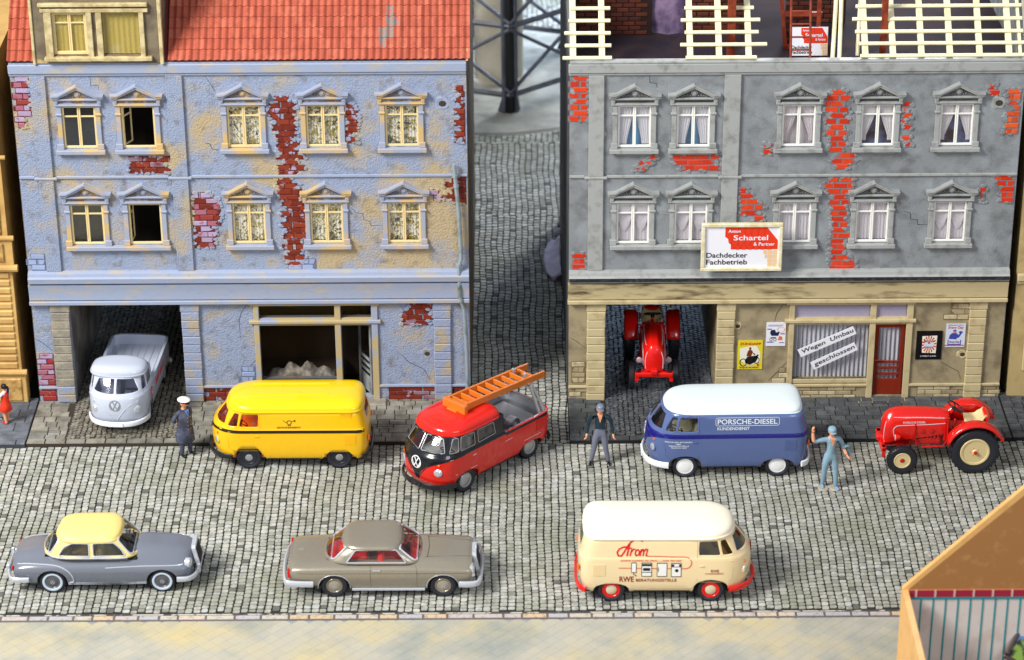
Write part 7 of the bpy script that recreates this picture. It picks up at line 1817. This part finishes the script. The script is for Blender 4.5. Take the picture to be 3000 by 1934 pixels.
# ============================================================ NEIGHBOURS
tN = mat('ochre_wall', (216, 176, 106), .5, rgb2=(190, 150, 88), scale=1.2, bump=.05); tNs = mat('ochre_stone', (206, 166, 100), .6, rgb2=(160, 120, 66), scale=5, bump=.6, bscale=14)
nb = thing('ochre_house', 'ochre rusticated house at the left edge next to the blue house', 'house', (-18, 0, 0)); e = 18-12.97
m = MB(); m.box(0, e-.16, .06, 10, -.05, 9.6); m.box(e-.3, e-.16, .0, .06, 3.0, 9.6); m.build('wall', tN, nb, smooth=0)
m = MB(); m.box(0, e-.02, -.06, .3, 0, .84, c=.02); m.build('plinth', tN, nb)
m = MB(); m.box(0, e-.14, -.10, .0, .06, .74, c=.03); m.build('plinth_stone', tNs, nb)
m = MB(); m.tube([(0, -.06, .92), (e+.02, -.06, .92)], .085, 10); m.build('moulding', tN, nb)
for k in range(13):
    z = 1.03+k*.222; m = MB(); m.box(0, e-.20, -.07, .06, z, z+.175, c=.03); m.build('rustic_band', tN, nb)
m = MB(); m.box(0, e-.12, -.03, .1, .98, 3.92); m.build('pier', tN, nb, smooth=0)
m = MB(); m.tube([(0, -.06, 4.0), (e+.04, -.06, 4.0)], .10, 10); m.tube([(0, -.04, 4.86), (e, -.04, 4.86)], .07, 10); m.box(0, e-.06, -.04, .1, 4.1, 4.8); m.build('moulding', tN, nb)
m = MB(); m.box(e-.75, e-.28, -.09, -.03, 4.18, 4.72, c=.03); m.build('ornament', tNs, nb)
m = MB(); m.box(e-.85, e-.30, -.05, .06, 5.0, 7.0, c=.03); m.box(e-.85, e-.30, -.05, .06, 7.3, 9.4, c=.03); m.build('wall_panel', tNs, nb)
m = MB(); m.tube([(0, -.03, 7.14), (e-.02, -.03, 7.14)], .06, 8); m.build('moulding', tN, nb)
tM2 = mat('beige_wall', (190, 168, 118), .55, rgb2=(150, 128, 84), scale=1.6, lo=.45, hi=.75, bump=.2)
nr = thing('beige_house', 'beige shop house cut off at the right edge next to the grey house', 'house', (13.28, 0, 0))
m = MB(); m.box(0, 4, .0, 10, -.05, 3.55); m.box(0, 4, .0, 10, 3.55, 9.5); m.build('wall', tM2, nr, smooth=0)
m = MB(); m.box(0, 4, -.12, 0, 3.46, 3.66, c=.02); m.box(0, 4, -.05, 0, 3.36, 3.46, c=.01); m.build('cornice', mTanT, nr)
m = MB(); m.box(.33, .42, -.07, 0, .78, 2.95, c=.02); m.box(.42, 4, -.07, 0, .78, .86, c=.02); m.build('shop_frame', mTanT, nr)
m = MB(); m.box(.42, 3, -.02, 0, .86, 2.9); m.build('shop_window', mat('shop_dark', (40, 40, 44), .3), nr, smooth=0)
m = MB(); m.box(.44, .9, -.03, -.02, .9, 1.35); m.build('shop_card', mat('card_blue', (150, 190, 210), .6), nr, smooth=0)
m = MB(); m.tube([(.50+.12*math.cos(a), -.02, 3.0+.12*math.sin(a)) for a in [2*math.pi*i/14 for i in range(14)]], .015, 6, closed=True); m.build('wall_ring', mSoot, nr)
m = MB(); m.tube([(.28, -.02, 4.25), (.6, -.02, 4.95)], .03, 6); m.tube([(.26, -.02, 4.3), (.5, -.02, 4.2)], .03, 6); m.build('iron_ornament', mSoot, nr)
# ============================================================ WATER TOWER FOOT BEHIND THE ALLEY
mSt = mat('steel_grey', (88, 92, 104), .5, rgb2=(70, 73, 84), scale=2); mCon = mat('concrete', (166, 166, 158), .95, spec=.1, rgb2=(140, 140, 132), scale=.8, lo=.4, hi=.6, bump=.2, bscale=8)
tw = thing('water_tower', 'grey steel lattice tower foot with a thick pipe standing on the concrete disc', 'tower', (-.62, 23.5, ZR))
pad = thing('concrete_base', 'round pale concrete disc under the lattice tower behind the alley', 'base', (-.55, 23.5, ZR))
m = MB(); m.lathe([(5.15, -.02), (5.05, .07), (4.75, .12), (0, .12)], (0, 0, 0), 'z', 72); m.build('disc', mCon, pad)
z0 = .12; Rh = 3.6; corners = [(Rh*math.cos(R(-80+60*i)), Rh*math.sin(R(-80+60*i))) for i in range(6)]
ap = lambda c, z: Vector((c[0]*(1-.012*z), c[1]*(1-.012*z), z))
for c in corners:
    m = MB(); d = Vector((c[0], c[1], 0)).normalized(); n_ = Vector((-d.y, d.x, 0)); H_ = 9.
    for s in (-1, 1):
        a = n_*s*.20; f = (n_*s*.6+d*-.75).normalized()
        q = [ap(c, z0), ap(c, z0)+a-d*.12, ap(c, H_)+a-d*.12, ap(c, H_)]
        m.add([q[0]+d*.03, q[1]+d*.03, q[2]+d*.03, q[3]+d*.03], [(0, 1, 2, 3)], 1)
        m.tube([q[1], q[2]], .085, 6, m=0)
        b0 = ap(c, z0); m.add([b0+a, b0+a*1.9-d*.3, b0+a*1.9-d*.3+Vector((0, 0, .05)), b0+a+Vector((0, 0, .9))], [(0, 1, 2, 3)], 0)
    m.build('leg', [mSt, mat('steel_black', (14, 14, 18), .6)], tw, smooth=30, fixn=False)
for i in range(6):
    a, b = corners[i], corners[(i+1) % 6]
    for z in (.75, 3.15, 5.6):
        m = MB(); m.tube([ap(a, z), ap(b, z)], .10, 4, flat=.6); m.build('beam', mSt, tw)
    for z in (.75, 3.15):
        for p, q in ((a, b), (b, a)):
            m = MB(); m.tube([ap(p, z+.1), ap(q, z+2.3)], .07, 6); m.build('brace', mSt, tw)
m = MB(); m.lathe([(1.05, .12), (1.05, .16), (.84, .2), (.84, 9)], (.22, -.1, 0), 'z', 36); m.build('pipe', mat('pipe_beige', (186, 180, 164), .45, rgb2=(168, 162, 146), scale=1), tw, smooth=40)
# autumn bushes behind
bs = MB(); rn = random.Random(5)
for i in range(2600):
    x = rn.uniform(-4, 7); y = rn.uniform(32.5, 36); z = rn.uniform(0, 3.2)*rn.random()**.3; s = rn.uniform(.08, .2); a = rn.uniform(0, 6.3); b = rn.uniform(-1, 1)
    u = Vector((math.cos(a), math.sin(a), b))*s; v = Vector((-math.sin(a)*.5, math.cos(a)*.5, rn.uniform(.4, 1)))*s
    c = Vector((x, y, z+ZR)); bs.add([c-u, c-v*.6, c+u, c+v], [(0, 1, 2, 3)], rn.randrange(4))
o = bs.build('autumn_bushes', pal('leaf', [(200, 170, 60), (150, 140, 60), (176, 110, 40), (96, 104, 46)], rough=.8), smooth=0, fixn=False); o['kind'] = 'stuff'; o['label'] = 'yellow brown bushes behind the tower'
bk = MB(); bk.box(-14, 14, 37, 37.3, -.3, 9); o = bk.build('backdrop', mat('backdrop_brown', (150, 130, 70), .9, rgb2=(96, 96, 52), scale=1.4), smooth=0); o['kind'] = 'structure'
# torn paper in the alley
m = MB(); rows = []; rn = random.Random(2)
for i in range(12):
    y = 7.4+2.7*i/11; wv = .16+.36*math.sin(math.pi*(i+.8)/12.5)**.7
    rows.append([(1.46-wv*j/6+rn.uniform(-.02, .02), y, ZR+.05+.16*(1-j/6)**2+.04*math.sin(i*1.9+j)) for j in range(7)])
m.grid(rows); sc2 = m.build('torn_card', mat('card_lilac_grey', (214, 204, 226), .6, rgb2=(190, 180, 204), scale=3), smooth=70)
md = sc2.modifiers.new('thick', 'SOLIDIFY'); md.thickness = .03; tag(sc2, 'lilac torn card scrap lying in the alley against the grey house', 'scrap')
m = MB(); m.lathe([(.0, 0), (.12, .02), (.16, .12), (.08, .22), (0, .24)], (0, 0, 0), 'z', 9)
for i in range(len(m.v)): v = m.v[i]; m.v[i] = (v[0]*rn.uniform(.7, 1.3), v[1]*rn.uniform(.7, 1.3), v[2])
o = m.build('paper_ball', mat('paper_crumpled', (206, 204, 220), .6), smooth=0); x, y = G(1640, 690, ZR); o.location = (x, y, ZR); tag(o, 'small crumpled pale paper lump above the torn card in the alley', 'scrap')
# ============================================================ OPEN HOUSE IN THE RIGHT FOREGROUND
mO = mat('apricot_wall', (226, 176, 108), .5, rgb2=(206, 152, 88), scale=3, lo=.5, hi=.8); mOi = mat('apricot_inside', (166, 116, 66), .6, rgb2=(188, 140, 92), scale=3, lo=.55, hi=.75)
oh = thing('open_house', 'apricot roofless model house with striped wallpaper in the lower right corner', 'house', (8.50, -14.0, -.2))
m = MB(); wt = .13
out = [(0, 0), (9, 0), (9, 9.6), (6.4, 9.6), (0, 2.98)]
m.prism(out, 'y', 0, wt, 0); m.build('gable_wall', mO, oh, smooth=0)
m = MB(); m.add([(wt, -.004, 2.98), (8.9, -.004, 2.98), (8.9, -.004, 9.4), (6.5, -.004, 9.4), (wt, -.004, 2.98)][:4], [(0, 1, 2, 3)]); m.build('attic_lining', mOi, oh, smooth=0, fixn=False)
m = MB(); m.box(0, wt, -6.5, 0, 0, 2.96); m.build('side_wall', mO, oh, smooth=0)
m = MB(); m.box(-.07, 0, -2.6, -1.25, 0, 1.95, c=.015); m.build('buttress', mO, oh)
m = MB(); m.box(wt, 8.9, -.035, -.005, 2.80, 2.96); m.build('dado_rail', mat('rail_red', (158, 36, 60), .5), oh, smooth=0)
for k in range(22):
    m = MB(); x = .30+k*.42; m.box(x-.022, x+.022, -.045, -.02, 2.80, 2.97); m.build('rail_mark', mat('rail_pale', (214, 170, 170), .5), oh, smooth=0)
m = MB(); m.box(wt, 8.9, -.02, -.004, .1, 2.79); m.build('wallpaper', mat('paper_cream', (214, 206, 200), .7, rgb2=(196, 178, 168), scale=1.5, lo=.5, hi=.75), oh, smooth=0)
mTe = mat('teal_stripe', (40, 140, 150), .6)
for k in range(28):
    m = MB(); x = .42+k*.272; m.box(x-.018, x+.018, -.03, -.0205, .1, 2.79); m.build('stripe', mTe, oh, smooth=0)
m = MB(); m.box(wt, 8.9, -.04, -.021, 2.74, 2.79); m.build('stripe_border', mTe, oh, smooth=0)
m = MB(); m.box(wt, 8.9, -6, -.05, 0, .1); m.build('floor', mat('floor_wood', (120, 84, 50), .6), oh, smooth=0)
x, y = G(2938, 1926, 1.2)
pf = thing('picture_frame', 'dark framed green picture leaning inside the striped room at the lower right corner', 'picture', (x, y, 1.2)); pf.rotation_euler = (R(-35), R(28), R(-12))
m = MB(); 
m.box(0, 1.1, 0, .08, 0, .10, c=.02); m.box(0, 1.1, 0, .08, .8, .9, c=.02); m.box(0, .1, 0, .08, .1, .8, c=.02); m.box(1.0, 1.1, 0, .08, .1, .8, c=.02); m.build('frame', mat('frame_dark', (52, 26, 26), .35), pf)
m = MB(); m.box(.1, 1.0, .03, .05, .1, .8); m.build('canvas', mat('canvas_green', (120, 150, 60), .6, rgb2=(20, 24, 24), scale=4, lo=.45, hi=.55, rgb3=(90, 130, 190), scale3=2.4, lo3=.5, hi3=.6), pf, smooth=0)
